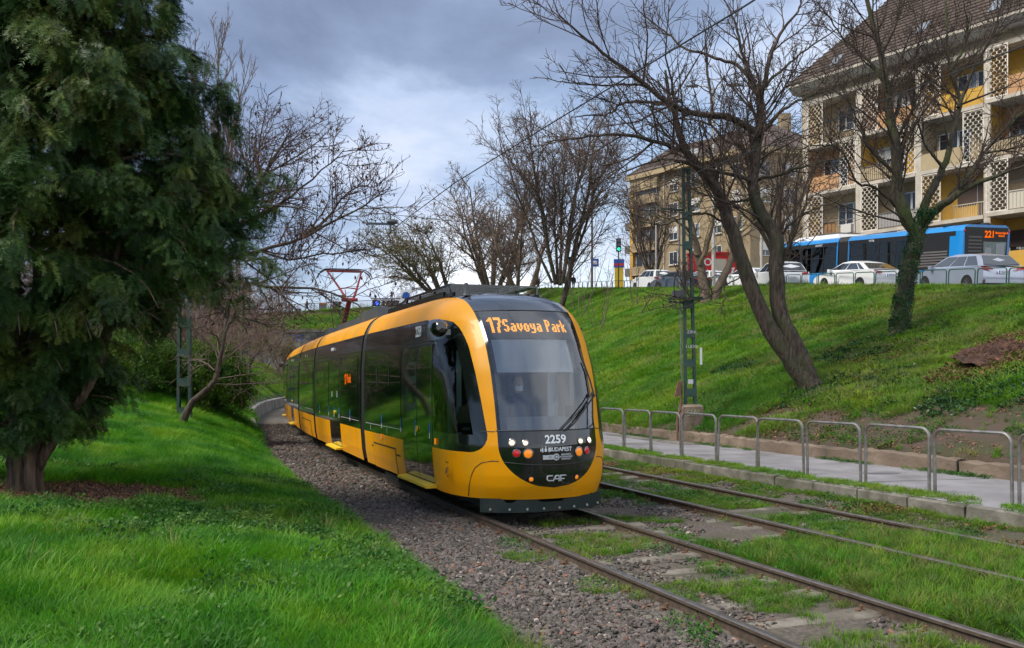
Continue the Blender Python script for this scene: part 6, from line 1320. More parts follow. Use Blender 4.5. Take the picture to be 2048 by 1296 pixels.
mat('bus_seat', (0.10, 0.12, 0.16), 0.8)
def car(label, paint, loc, rot, kind, plate):
    """side profile lofted across the width with rounded flanks; nose at +y, tail at -y"""
    root = thing('parked_car', label, 'car', loc, rot, 'cars on the street'); w = .91
    if kind == 'estate': low = [(-2.32, .32), (-2.36, .55), (-2.33, .80), (-2.22, .98)]; deck = [(-2.22, .98), (-1.2, .97), (.55, .94), (1.15, .90), (1.95, .78), (2.22, .66), (2.32, .48), (2.28, .28)]; roof = [(-2.18, 1.0), (-1.98, 1.22), (-1.72, 1.42), (-1.2, 1.49), (-.3, 1.50), (.35, 1.42), (1.20, .93)]; win_b = [(-1.95, .99), (1.02, .94)]
    elif kind == 'sedan': low = [(-2.38, .34), (-2.42, .60), (-2.40, .92), (-2.36, 1.0)]; deck = [(-2.36, 1.0), (-1.75, 1.03), (-1.2, .97), (.55, .94), (1.15, .90), (1.95, .78), (2.25, .64), (2.36, .46), (2.32, .26)]; roof = [(-1.85, 1.02), (-1.15, 1.34), (-.7, 1.42), (-.2, 1.44), (.35, 1.38), (1.25, .92)]; win_b = [(-1.6, 1.0), (1.05, .93)]
    else: low = [(-2.1, .36), (-2.15, .62), (-2.12, .92), (-2.06, 1.06)]; deck = [(-2.06, 1.06), (-1.2, 1.05), (.55, 1.02), (1.05, .99), (1.75, .90), (2.02, .74), (2.12, .52), (2.08, .30)]; roof = [(-2.02, 1.08), (-1.85, 1.34), (-1.62, 1.55), (-1.1, 1.62), (-.2, 1.63), (.35, 1.54), (1.05, 1.02)]; win_b = [(-1.75, 1.06), (.9, 1.02)]
    prof = low + deck[1:]; ax_f, ax_r = (1.42, -1.38) if kind != 'suv' else (1.32, -1.28)
    # lower body with wheel arches cut into the outline
    def outline():
        pts = prof[:]; bot = []
        for c in (ax_f, ax_r):
            for t in np.linspace(0, math.pi, 9): bot.append((c + .37 * math.cos(t), .30 + .37 * math.sin(t)))
        return pts + bot
    o_ = outline(); body = MB(); lay = [(-w, .0), (-w * .985, .02), (-w * .93, .055)]
    def ring(x, ins): cy = sum(p[0] for p in o_) / len(o_); return [(x, p[0] * (1 - ins * .35), p[1] + (0 if p[1] < .5 else -ins * .3)) for p in o_]
    rows = [ring(-w * .94, .06), ring(-w * .985, .02), ring(-w, 0)] ; n = len(o_)
    for sg in (1, -1):
        rr = [[(sg * x, y, z) for (x, y, z) in r] for r in rows]
        for a, b in zip(rr[:-1], rr[1:]): body.add(a + b, [(i, (i + 1) % n, n + (i + 1) % n, n + i) for i in range(n)])
        body.add(rr[-1], [tuple(range(n))])
    a = [(-x, y, z) for (x, y, z) in rows[0]]; b = rows[0]; body.add(a + b, [(i, (i + 1) % n, n + (i + 1) % n, n + i) for i in range(n)])
    # cabin shell
    rw, bw = .58, .86; m = len(roof)
    def rx(z): zb, zt = roof[0][1], max(p[1] for p in roof); return bw + (rw - bw) * ((z - .95) / (zt - .95))
    L1 = [(-rx(z), y, z) for y, z in roof]; L2 = [(rx(z), y, z) for y, z in roof]; Mi = [(0, y, z + .035) for y, z in roof]
    body.grid([L1, Mi, L2]); body.add(L1, [tuple(range(m))]); body.add(L2, [tuple(range(m - 1, -1, -1))]); bo = body.build('body', paint, root, smooth=True)
    # glazing sits 4 mm proud of the shell
    for sg in (-1, 1):
        g = MB(); yb0, yb1 = win_b[0][0], win_b[1][0]; zt = max(p[1] for p in roof) - .10
        tl = float(np.interp(zt, [p[1] for p in roof[:3]], [p[0] for p in roof[:3]])) + .22; tr = float(np.interp(-zt, [-p[1] for p in roof[-2:]], [p[0] for p in roof[-2:]])) - .10; zs = [win_b[0][1] + .03, zt]
        cuts = [0, .30, .62, 1.0] if kind != 'sedan' else [0, .16, .55, 1.0]
        for q0, q1 in zip(cuts[:-1], cuts[1:]):
            qa, qb = q0 + .012, q1 - .012; P = []
            for (q, z, i) in ((qa, zs[0], 0), (qb, zs[0], 0), (qb, zs[1], 1), (qa, zs[1], 1)): y = (yb0 + (yb1 - yb0) * q) if i == 0 else (tl + (tr - tl) * q); P.append((sg * (rx(z) + .006), y, z))
            MB().add(P, [(0, 1, 2, 3)]).build('side_window', 'car_glass', root)
    def on_roof(k0, k1, f0, f1, ins):
        (ya, za), (yb, zb_) = roof[k0], roof[k1]; P = []
        for f, sg in ((f0, -1), (f0, 1), (f1, 1), (f1, -1)): y = ya + (yb - ya) * f; z = za + (zb_ - za) * f; P.append((sg * (rx(z) - ins), y, z))
        return P
    nn = Vector((0, -1, .7)).normalized() * .045; P = on_roof(0, 2 if kind != 'sedan' else 1, .1, .92, .05); MB().add([Vector(p) + nn for p in P] + [Vector(p) + nn * .5 for p in P], [(0, 1, 2, 3), (4, 5, 1, 0), (5, 6, 2, 1), (6, 7, 3, 2), (7, 4, 0, 3)]).build('rear_window', 'car_glass', root)
    nn = Vector((0, 1, 1.4)).normalized() * .045; P = on_roof(m - 2, m - 1, .08, .92, .05); MB().add([Vector(p) + nn for p in P], [(0, 1, 2, 3)]).build('windscreen', 'car_glass', root)
    tz = .84 if kind != 'suv' else .92
    for sg in (-1, 1):
        yt = low[2][0]; t = MB(); t.prism([(sg * .50, yt - .01, tz), (sg * .92, yt + .10, tz + .02), (sg * .925, yt + .30, tz + .09), (sg * .86, yt + .05, tz + .13), (sg * .5, yt - .01, tz + .09)], (0, 0, 0), (0, -.02, 0)); t.build('tail_light', 'tail_red', root)
        t = MB(); t.box(min(sg * .92, sg * 1.06), max(sg * .92, sg * 1.06), .78, .98, .93, 1.06); t.build('mirror', paint, root)
        t = MB(); yf = deck[-2][0]; t.prism([(sg * .45, yf - .02, .62), (sg * .86, yf - .14, .64), (sg * .88, yf - .35, .73), (sg * .5, yf - .14, .72)], (0, 0, 0), (0, .04, 0)); t.build('headlight', 'pane_light', root)
        for c in (ax_f, ax_r):
            t = MB(); t.lathe([(.20, -.10), (.31, -.10), (.33, -.06), (.33, .06), (.31, .10), (.20, .10)], 20, (0, 0, 0), 'x'); wo = t.build('wheel', 'tyre', root, loc=(sg * .80, c, .33), smooth=True)
            t = MB(); x = sg * .085; t.lathe([(.205, min(x, x - sg * .02)), (.205, max(x, x - sg * .02))], 20, (0, 0, 0), 'x', 0)
            for k in range(8): a = k * math.pi / 4; t.bar((x, 0, 0), (x + sg * .0, .19 * math.cos(a), .19 * math.sin(a)), .035, .03, up=(1, 0, 0))
            t.build('rim', 'rim', wo)
    MB().box(-.88, .88, low[0][0] + .02, -low[0][0] - .02, .18, .30).build('sill', 'trim_black', root); MB().box(-.80, .80, low[1][0] - .035, low[1][0] + .1, .34, .47).build('bumper', 'trim_black' if kind == 'suv' else paint, root)
    py_ = low[2][0] - .03; po = MB().box(-.26, .26, py_ - .012, py_ + .03, .70, .81).build('number_plate', 'plate_white', root); MB().box(-.26, -.215, py_ - .014, py_ - .0125, .70, .81).build('plate_band', 'blue_sticker', root); text(plate, .085, 'trim_black', root, (.02, py_ - .014, .755), (math.pi / 2, 0, 0), .0005)
    return root
CL = math.atan(.0735 * .98)
def street_pt(px, Y, dz=-.10): x = (px - 1024) / FPX * Y; return Vector((x, Y, float(crest_z(Y)) + dz))
HD = math.radians(11.0)
car('silver estate car parked at the right behind the hoop rail', 'paint_silver', street_pt(1930, 37.0), (CL, 0, math.radians(8)), 'estate', 'RGA-543')
car('white saloon car between the ivy-clad tree and the leaning tree', 'paint_white', street_pt(1715, 43.5), (CL, 0, math.radians(15)), 'sedan', 'SPK-271')
car('white hatchback seen from behind at the foot of the blue bus', 'paint_white', street_pt(1556, 50.5), (CL, 0, math.radians(4)), 'suv', 'PLN-386')
car('white people carrier farthest left beside the lamp post', 'paint_white', street_pt(1305, 70), (CL, 0, math.radians(17)), 'suv', 'MKD-917')
car('dark grey car half hidden by the lattice mast', 'paint_grey', street_pt(1360, 66), (CL, 0, math.radians(30)), 'sedan', 'NDE-204')
car('white car behind the forked tree, its red rear lamps showing', 'paint_white', street_pt(1410, 67), (CL, 0, math.radians(16)), 'estate', 'PGT-655')
car('white car partly behind the leaning tree trunks', 'paint_white', street_pt(1500, 56), (CL, 0, math.radians(20)), 'sedan', 'KRS-130')
# ---- articulated blue bus
def bus():
    Lb, Wb, Hb = 17.6, 2.5, 3.02; root = thing('bus', 'blue articulated city bus with orange 221 sign at its rear', 'bus', street_pt(1921, 43.2, -.08), (CL, 0, math.radians(11.5))); root.scale = (1.06, 1.06, 1.06)
    # local: rear-left corner at origin, x to the right across the rear, y forward
    def prof(y, ins=0.0): r = .28; return [(ins, y, .32), (ins, y, 1.05), (ins, y, 2.52), (ins, y, Hb - r), (ins + .08, y, Hb - .10), (.28, y, Hb), (Wb - .28, y, Hb), (Wb - ins - .08, y, Hb - .10), (Wb - ins, y, Hb - r), (Wb - ins, y, 2.52), (Wb - ins, y, 1.05), (Wb - ins, y, .32)]
    def shell(rows, op):
        mb = MB()
        for (a, b), o_ in zip(zip(rows[:-1], rows[1:]), op):
            for i in range(len(a) - 1):
                if o_ and i in (1, 9): continue
                mb.add([a[i], a[i + 1], b[i + 1], b[i]], [(0, 1, 2, 3)])
        return mb
    mb = shell([prof(.05, .05), prof(.25, 0), prof(3.6, 0), prof(9.0, 0), prof(9.2, 0)], (0, 0, 1, 0)); mb.build('rear_body', 'paint_bus', root, smooth=True)
    mb = shell([prof(10.2, 0), prof(10.4, 0), prof(16.9, 0), prof(Lb - .4, 0), prof(Lb, .1)], (0, 1, 0, 0)); mb.build('front_body', 'paint_bus', root, smooth=True)
    mb = MB(); rows = [prof(9.2 + i * .125, .04 + .05 * (i % 2)) for i in range(9)]; mb.grid(rows); mb.build('bellows', 'rubber', root)
    mb = MB(); P = prof(.05, .05); mb.add(P, [tuple(range(12))]); mb.build('rear_panel', 'paint_bus', root); P = prof(Lb, .1); MB().add(P, [tuple(range(12))]).build('front_panel', 'car_glass', root)
    # rear face: dark mask, grille slats, sign, window
    mb = MB(); mb.prism([(.18, .02, .95), (2.28, .02, .95), (2.34, .02, 2.9), (.12, .02, 2.9)], (0, 0, 0), (0, .02, 0)); mb.build('rear_mask', 'trim_black', root)
    for k in range(8): MB().box(.30, .98, .0, .02, 1.30 + k * .16, 1.38 + k * .16).build('grille_slat', 'iron_grey', root)
    mb = MB(); mb.prism([(1.12, .012, 1.22), (2.18, .012, 1.22), (2.26, .012, 2.26), (1.06, .012, 2.26)], (0, 0, 0), (0, .006, 0)); mb.build('rear_window', 'bus_glass', root)
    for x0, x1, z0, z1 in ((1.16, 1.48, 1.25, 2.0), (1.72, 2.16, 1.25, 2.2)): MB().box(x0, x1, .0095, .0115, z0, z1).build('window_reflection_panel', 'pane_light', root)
    text('221', .42, 'led_red_orange', root, (1.36, -.004, 2.58), (math.pi / 2, 0, 0), .001, .85, bold=.012); text('Mechwart liget M\nBudai út', .13, 'led_red_orange', root, (1.98, -.004, 2.60), (math.pi / 2, 0, 0), .001, .72, bold=.004)
    for x in (.10, 2.40): MB().lathe([(.001, -.03), (.045, -.02), (.05, .0)], 10, (x, .03, 2.74), 'y').build('high_lamp', 'tail_red', root)
    # left flank: window band with posts, engine grille, lettering
    MB().box(-.004, .0, 3.6, 9.0, 1.05, 2.52).build('window_band', 'bus_glass', root); MB().box(-.004, .0, 10.4, 16.9, 1.05, 2.52).build('window_band', 'bus_glass', root)
    MB().box(-.008, .0, .9, 3.5, 1.0, 2.52).build('engine_panel', 'trim_black', root); MB().box(-.012, -.005, .5, 9.1, 2.53, 2.74).build('top_band', 'trim_black', root); MB().box(-.012, -.005, 10.3, 17.1, 2.53, 2.74).build('top_band', 'trim_black', root)
    for k in range(6): MB().box(-.02, -.009, 1.0, 3.2, 1.15 + k * .13, 1.22 + k * .13).build('grille_slat', 'iron_grey', root)
    for y in list(np.arange(3.6, 9.05, 1.35)) + list(np.arange(10.4, 17, 1.3)): MB().box(-.014, -.002, y - .05, y + .05, 1.0, 2.54).build('window_post', 'trim_black', root)
    for y0, y1 in ((3.6, 9.0), (10.4, 16.9)): MB().box(-.010, -.0045, y0, y1, 1.86, 1.90).build('window_rail', 'trim_black', root)
    MB().box(2.49, 2.495, 3.6, 9.0, 1.05, 2.52).build('window_band', 'bus_glass', root); MB().box(2.49, 2.495, 10.4, 16.9, 1.05, 2.52).build('window_band', 'bus_glass', root)
    MB().box(.1, 2.4, .4, Lb - .4, .40, .45).build('floor', 'bus_seat', root)
    for y in np.arange(4.2, 16.5, 1.0):
        if 8.6 < y < 10.8: continue
        MB().box(.25, 1.0, y, y + .12, .9, 1.55).build('seat', 'bus_seat', root)
    text('22', .26, 'led_red_orange', root, (-.014, 15.6, 2.40), (math.pi / 2, 0, -math.pi / 2), .001, .85); text('BUDAPEST', .16, 'white_print', root, (-.016, 12.2, 2.63), (math.pi / 2, 0, -math.pi / 2), .001); text('MTMB', .17, 'white_print', root, (-.016, 7.0, 2.63), (math.pi / 2, 0, -math.pi / 2), .001)
    mb = MB(); mb.prism([(.3, 10.6, Hb), (.45, 11.0, Hb + .24), (.45, 15.2, Hb + .24), (.3, 16.0, Hb)], (0, 0, 0), (1.9, 0, 0)); mb.build('roof_fairing', 'paint_white', root); mb = MB(); mb.box(.5, 2.0, 11.2, 13.2, Hb + .24, Hb + .34); mb.build('roof_vent', 'galvanised', root)
    for (x, y) in ((.4, 1.6), (1.5, .5)): MB().lathe([(.22, 0), (.22, .08), (.16, .13), (.001, .14)], 14, (x, y, Hb)).build('roof_cap', 'trim_black', root, smooth=True)
    for y in (2.9, 8.0, 15.0):
        for x in (.02, 2.48): mb = MB(); mb.lathe([(.28, -.12), (.48, -.12), (.48, .12), (.28, .12)], 20, (x, y, .48), 'x'); mb.build('wheel', 'tyre', root, smooth=True)
bus()
# ------------------------------------------------------------------ street furniture, masts, wires, people
mat('rail_green', (0.012, 0.075, 0.060), 0.5, col2=(0.02, 0.09, 0.07), scale=6)
mat('mast_green', (0.018, 0.055, 0.045), 0.6, col2=(0.030, 0.078, 0.062), scale=5, dirt=(0.09, 0.075, 0.05), dirt_scale=2.2)
mat('mast_back', (0.012, 0.045, 0.036), 0.6)
mat('rust_brown', (0.13, 0.06, 0.04), 0.85, col2=(0.20, 0.10, 0.07), scale=8)
mat('wire_black', (0.02, 0.02, 0.022), 0.6)
mat('graffiti_green', (0.28, 0.33, 0.16), 0.8)
mat('signal_black', (0.012, 0.014, 0.016), 0.5)
emit_mat('lamp_green', (0.02, 1.0, 0.45), 0.8); emit_mat('lamp_blue', (0.05, 0.12, 1.0), 1.0); emit_mat('lamp_arrow', (1, 1, 1), 0.8)
mat('sign_blue', (0.015, 0.09, 0.42), 0.4); mat('sign_red', (0.55, 0.03, 0.03), 0.4); mat('post_yellow', (0.72, 0.48, 0.02), 0.5)
mat('kiosk_red', (0.62, 0.02, 0.025), 0.5, dirt=(0.5, 0.02, 0.025), dirt_scale=1); mat('pole_pale', (0.46, 0.43, 0.38), 0.6); mat('bin_orange', (0.6, 0.17, 0.03), 0.6)
mat('coat_black', (0.018, 0.018, 0.022), 0.9); mat('coat_brown', (0.09, 0.05, 0.03), 0.9); mat('jeans', (0.03, 0.045, 0.085), 0.9)
ONES = ['', 'first', 'second', 'third', 'fourth', 'fifth', 'sixth', 'seventh', 'eighth', 'ninth']
def ordinal(n):
    if n <= 20: return ORD[n - 1]
    t = {2: 'twenty', 3: 'thirty', 4: 'forty', 5: 'fifty'}[n // 10]; return t[:-1] + 'ieth' if n % 10 == 0 else t + '-' + ONES[n % 10]
# hoop rails along the top of the bank
mb = hoop_mesh(1.5, .80, .022, .13); mb.tube([(0, .02, .17), (0, 1.48, .17)], .014, 6); uh = mb.build('hoop_rail', 'rail_green', smooth=True); dirv = Vector((-.194, 1, 0)).normalized(); yaw = math.atan2(-dirv.x, dirv.y)
Y = 27.6; k = 0
while Y < 103:
    o = uh if k == 0 else uh.copy()
    if k: COL.objects.link(o)
    o.location = (float(crest_x(Y)) + .55, Y, float(crest_z(Y)) - .02); o.rotation_euler = (math.atan(.0735 * .98 if Y > 31 else .05), 0, yaw); k += 1; tag(o, 'dark green hoop rail on top of the bank, %s from the right' % ordinal(k), 'railing', 'hoop rails on top of the bank'); Y += 1.63 * dirv.y
# lattice masts
def mast(label, base, h, w0, w1, lean, block, extras):
    root = thing('catenary_mast', label, 'mast', base)
    z0 = .0
    for sg in (-1, 1):
        mb = MB(); pts = [(sg * w0 / 2, 0, z0), (sg * w1 / 2 + lean, 0, h)]
        for dy in (-.06, .06):
            a = Vector(pts[0]) + Vector((0, dy, 0)); b = Vector(pts[1]) + Vector((0, dy, 0)); mb.bar(a, b, .075, .012, up=(0, 1, 0))
        mb.bar(Vector(pts[0]) + Vector((sg * .032, 0, 0)), Vector(pts[1]) + Vector((sg * .032, 0, 0)), .012, .12, up=(0, 1, 0)); mb.build('leg', 'mast_green', root)
    n = int(h / .75)
    for i in range(n):
        t = (i + .45) / n; w = w0 + (w1 - w0) * t; x = lean * t
        for dy in (-.070, .070): MB().box(x - w / 2 - .03, x + w / 2 + .03, dy - .005, dy + .005, h * t - .11, h * t + .11).build('batten_plate', 'mast_green', root)
    MB().box(lean - w1 / 2 - .06, lean + w1 / 2 + .06, -.1, .1, h, h + .05).build('cap', 'mast_green', root)
    if block:
        mb = MB(); mb.add([(-.30, -.28, -.75), (.30, -.28, -.75), (.30, .28, -.75), (-.30, .28, -.75), (-.27, -.26, -.02), (.30, -.26, .0), (.30, .26, .0), (-.27, .26, -.02), (-.2, -.2, .04), (.24, -.2, .05), (.24, .2, .05), (-.2, .2, .04)], [(0, 1, 5, 4), (1, 2, 6, 5), (2, 3, 7, 6), (3, 0, 4, 7), (4, 5, 9, 8), (5, 6, 10, 9), (6, 7, 11, 10), (7, 4, 8, 11), (8, 9, 10, 11)]); mb.build('concrete_base', 'wall_concrete', root)
        text('SW', .24, 'graffiti_green', root, (.02, -.284, -.18), (math.pi / 2, 0, 0), .001)
    if extras:
        mb = MB(); mb.tube([(-.33, -.05, -.7), (-.33, -.05, -.05), (-.26, -.05, .15), (-.24, -.03, .5), (-.24 + lean * .5, -.02, h * .5), (-.18 + lean, 0, h * .86)], .022, 6); mb.build('cable_pipe', 'galvanised', root, smooth=True)
        mb = MB(); mb.tube([(-.38, -.1, -1.0), (-.38, -.1, -.25), (-.28, -.1, -.05), (-.28, -.1, .3)], .035, 6); mb.build('drain_pipe', 'rust_brown', root); mb = MB(); mb.prism([(-.46, -.12, .25), (-.30, -.12, .30), (-.24, -.12, .72), (-.36, -.12, .68)], (0, 0, 0), (0, .1, 0)); mb.build('junction_box', 'rust_brown', root)
        MB().box(.245, .30, -.12, -.08, 1.15, 1.62).build('notice_strip', 'window_white', root); MB().box(-.08, .06, -.079, -.076, .62, .74).build('paper_notice', 'grey_print', root)
        mb = MB(); mb.bar((-.62, -.1, 2.98), (.3, -.05, 3.0), .3, .06); mb.bar((-.6, 0, 2.9), (-.05, 0, 2.85), .05); mb.build('bracket_shelf', 'mast_back', root); mb = MB(); mb.box(-.5, -.14, -.16, .12, 3.03, 3.20); mb.build('control_box', 'roof_grey', root)
        mb = MB(); mb.bar((lean - .1, 0, h * .83), (lean - .75, -.3, h * .83), .05); mb.build('side_arm', 'mast_green', root)
        for zz, s_ in ((2.1, 'ZIKK'), (1.7, 'LUDO')): text(s_, .12, 'grey_print', root, (.02, -.078, zz - .05), (math.pi / 2, 0, 0), .0005)
    return root
bm_ = at(1381, 812, 25.0); mast('tall green lattice mast on a concrete block at the foot of the right bank', bm_, 6.55, .27, .15, -.13, True, True)
g1 = on((369 - 1024) / FPX * 24.5, 24.5, -.1); mast('green lattice mast behind the crooked tree on the left lawn', g1, 7.2, .32, .2, 0, False, False)
g2 = on((493 - 1024) / FPX * 56, 56, -.1); mast('distant pale lattice mast on the left slope above the curved wall', g2, 7.0, .5, .4, 0, False, False)
# overhead wires
def wire(name, label, pts, r=.011, sag=0.0):
    mb = MB(); P = [Vector(p) for p in pts]; Q = []
    for a, b in zip(P[:-1], P[1:]):
        for t in np.linspace(0, 1, 9)[:-1]: Q.append(a.lerp(b, float(t)) - Vector((0, 0, sag * 4 * t * (1 - t))))
    Q.append(P[-1]); mb.tube(Q, r, 5, caps=True); return tag(mb.build(name, 'wire_black', smooth=True), label, 'wire')
def over(s, d, z): x, y = sdxy(s, d); return (float(x), float(y), float(zp(y)) + z)
wire('contact_wire', 'black contact wire running up from the pantograph over the near rails', [over(s, .12 * math.sin(s * .3), 5.32) for s in np.arange(-9, 62, 4.0)], .009)
wire('contact_wire', 'black contact wire over the far empty rails crossing the apartment fronts', [over(s, 3.38, 5.32) for s in np.arange(-9, 62, 4.0)], .0085)
top_r = bm_ + Vector((-.13, 0, 6.4)); top_l = g1 + Vector((0, 0, 6.2))
wire('span_wire', 'thin cross wire strung between the two nearer masts', [top_l, over(20.6, 0, 5.75), over(21.6, 3.38, 5.8), top_r], .007)
wire('feeder_wire', 'thin sagging wire low across the bank from the mast to the forked tree', [at(1365, 590, 24.9), at(1440, 612, 27), at(1520, 598, 29)], .007, .05); wire('feeder_wire', 'thin wire running left from the mast head over the tram', [top_r, over(34, -3.5, 6.3)], .006, .25)
ins = thing('wire_hanger', 'small grey bracket holding the contact wire left of the masts', 'bracket', over(20.6, 0, 5.32)); mb = MB(); mb.bar((-.55, 0, .22), (.10, 0, .20), .05); mb.bar((.0, 0, 0), (.0, 0, .45), .03); mb.build('arm', 'roof_grey', ins); MB().lathe([(.05, -.12), (.07, 0), (.05, .12)], 10, (.05, 0, .26), 'x').build('insulator', 'roof_grey', ins, smooth=True)
# tunnel mouth under the crossing road
pt = thing('tunnel_portal', 'concrete tunnel mouth with faded graffiti at the end of the cutting', 'portal', (-19.5, 96.2, 0)); xs = [-6.5, -4.6, 4.6, 7.5]
mb = MB(); mb.box(-6.5, 9.5, -.3, .3, 2.9, 4.45); mb.box(-6.5, -5.0, -.28, .28, -4, 2.9); mb.box(5.2, 9.5, -.28, .28, -4, 2.9); mb.build('face', 'old_wall', pt); MB().box(-6.8, 9.8, -.45, .4, 4.45, 4.75).build('coping', 'kerb_stone', pt); mb = MB(); mb.prism([(-6.5, -.3, 3.6), (-9.2, -.6, 1.2), (-9.2, -.6, -3), (-6.5, -.3, -3)], (0, 0, 0), (0, .5, 0)); mb.build('wing_wall', 'old_wall', pt)
MB().box(-5.0, 5.2, .35, 12, -4, 2.85).build('tunnel_shade_block', 'under_dark', pt); text('OTE', 1.1, 'sign_blue', pt, (-3.6, -.305, 3.75), (math.pi / 2, 0, 0), .001)  # solid block fills the mouth; its dark colour stands for the tunnel's shade
# railing of the crossing road
rl = thing('bridge_railing', 'grey barred railing along the crossing road beyond the tram', 'railing', (0, 111, 0)); mb = MB()
for x in np.arange(-46, 2.2, 2.4):
    z = float(road_z(x)); zb_ = float(road_z(x + 2.4)); MB().box(x - .05, x + .05, -.04, .04, z - .2, z + 1.2).build('post', 'iron_grey', rl); b = MB(); b.bar((x, 0, z + 1.12), (x + 2.4, 0, zb_ + 1.12), .06); b.bar((x, 0, z + .15), (x + 2.4, 0, zb_ + .15), .05); b.build('rail', 'iron_grey', rl)
    for q in np.arange(.15, 2.35, .15): zz = z + (zb_ - z) * q / 2.4; mb.box(x + q - .014, x + q + .014, -.012, .012, zz + .17, zz + 1.1)
o = mb.build('bars', 'iron_grey', rl); o['kind'] = 'stuff'
for i, (px, lab, m1) in enumerate(((646, 'dark street cabinet with an orange top beside the far walker', 'bin_orange'), (673, 'dark grey street cabinet on the crossing road', 'iron_grey'))):
    x = (px - 1024) / FPX * 113; r_ = thing('street_cabinet', lab, 'cabinet', (x, 113, float(road_z(x)))); MB().box(-.42, .42, -.3, .3, 0, 1.05).build('case', 'iron_grey', r_); MB().box(-.45, .45, -.33, .33, 1.05, 1.25).build('lid', m1, r_)
# tram signals and round sign on a gantry beside the track
sx, sy = -7.75, 66.0; gz = ground(sx, sy); sg_ = thing('tram_signal', 'tram signal gantry with a lit blue box and a white arrow', 'signal', (sx, sy, gz)); zz = 5.75 - gz
MB().tube([(0, 0, -.3), (0, 0, zz + 1.0)], .07, 8).build('pole', 'iron_grey', sg_); MB().bar((0, 0, zz + .35), (-2.6, 0, zz + .35), .07).build('arm', 'iron_grey', sg_)
MB().box(-2.45, -1.95, -.12, .12, zz - .2, zz + .22).build('blue_signal', 'signal_black', sg_); MB().lathe([(.14, -.16), (.14, -.13)], 12, (-2.15, 0, zz), 'y').build('blue_lens', 'lamp_blue', sg_)
MB().box(-1.75, -.55, -.12, .12, zz - .2, zz + .22).build('arrow_signal', 'signal_black', sg_); mb = MB(); mb.bar((-1.45, -.14, zz + .12), (-1.6, -.14, zz), .05); mb.bar((-1.6, -.14, zz), (-1.45, -.14, zz - .12), .05); mb.build('arrow', 'lamp_arrow', sg_)
for x in (-1.15, -.8): MB().lathe([(.14, -.15), (.14, -.12)], 12, (x, 0, zz), 'y').build('dark_lens', 'car_glass', sg_)
rs = thing('round_sign', 'white square board with a round blue sign on a thin pole', 'sign', (sx, sy - .12, gz + zz + .1)); MB().box(-.42, .42, -.02, .02, .06, .88).build('board', 'window_white', rs); MB().lathe([(.27, -.03), (.27, -.022)], 24, (0, 0, .47), 'y').build('disc', 'sign_blue', rs)
# street lamps, traffic lights, signs
def lamp_post(px, Y, h, arms, label, r=.10, m='pole_pale'):
    p = street_pt(px, Y, 0); t = thing('street_lamp', label, 'lamp post', p); MB().tube([(0, 0, -.2), (0, 0, h * .5), (0, 0, h)], [r, r * .8, r * .55], 8).build('pole', m, t, smooth=True)
    for (dx, up) in arms: a = MB(); a.tube([(0, 0, h - .1), (dx * .6, 0, h + up), (dx, 0, h + up)], .04, 6); a.build('arm', m, t); b = MB(); b.prism([(dx - .1, -.12, h + up - .05), (dx + math.copysign(.85, dx), -.1, h + up - .02), (dx + math.copysign(.85, dx), -.1, h + up + .05), (dx - .1, -.12, h + up + .09)], (0, 0, 0), (0, .24, 0)); b.build('lamp_head', 'roof_grey', t)
lamp_post(1427, 58, 13.0, ((-.9, .1), (1.1, .15)), 'tall pale lamp post with two arms seen through the leaning tree', .13)
lamp_post(1312, 82, 6.2, ((.6, .05),), 'thin pale lamp post in front of the tan block'); lamp_post(1523, 54, 5.6, ((-.5, .05),), 'slender grey lamp post left of the bus'); lamp_post(1184, 86, 10.6, ((-.8, .1),), 'brown lamp post with a blue sign among the bare twigs', .12, 'bark_tan')
def traffic_light(px, Y, h, label):
    p = street_pt(px, Y, 0); t = thing('traffic_light', label, 'traffic light', p); MB().tube([(0, 0, -.2), (0, 0, h)], .06, 8).build('pole', 'mast_back', t); MB().box(-.22, .22, -.2, .1, h - 1.25, h).build('housing', 'signal_black', t)
    for k, m in enumerate(('tail_red', 'lamp_amber', 'lamp_green')): MB().lathe([(.15, -.23), (.15, -.2)], 14, (0, 0, h - .22 - .4 * k), 'y').build('lens', m if k == 2 else 'car_glass', t)
traffic_light(1237, 86, 4.9, 'traffic light showing green left of the tan block'); traffic_light(1141, 98, 3.6, 'smaller green traffic light beside the upright tree')
p = street_pt(1238, 88, 0); t = thing('info_post', 'yellow post with a blue and red sign head above the bank', 'post', p); MB().box(-.42, .42, -.12, .12, -.1, 2.2).build('column', 'post_yellow', t); MB().box(-.5, .5, -.14, .14, 2.2, 3.0).build('sign_head', 'sign_blue', t); MB().box(-.5, .5, -.145, -.142, 2.35, 2.6).build('sign_band', 'sign_red', t)
p = street_pt(1190, 85, 0); t = thing('street_sign', 'square blue sign on a pole right of the upright tree', 'sign', p); MB().tube([(0, 0, 0), (0, 0, 2.9)], .04, 6).build('pole', 'pole_pale', t); MB().box(-.35, .35, -.05, -.02, 2.2, 2.95).build('plate', 'sign_blue', t); MB().box(-.18, .18, -.058, -.052, 2.4, 2.75).build('symbol', 'window_white', t)
p = street_pt(1425, 75, 0); t = thing('red_kiosk', 'red boarded kiosk with white lettering behind the forked tree', 'kiosk', p, (0, 0, .12)); MB().box(-1.9, 1.9, -.8, .8, 0, 2.95).build('box', 'kiosk_red', t); MB().box(-2.0, 2.0, -.9, .9, 2.95, 3.08).build('roof', 'kiosk_red', t)
text('DO', .85, 'white_print', t, (-1.0, -.806, 2.2), (math.pi / 2, 0, 0), .002, bold=.01); text('LL', .7, 'white_print', t, (-.8, -.806, 1.35), (math.pi / 2, 0, 0), .002); text('7', 1.1, 'white_print', t, (1.35, -.806, 1.35), (math.pi / 2, 0, 0), .002, bold=.02); MB().box(-.1, .9, -.83, -.805, .1, 2.5).build('shutter', 'rail_cream', t)
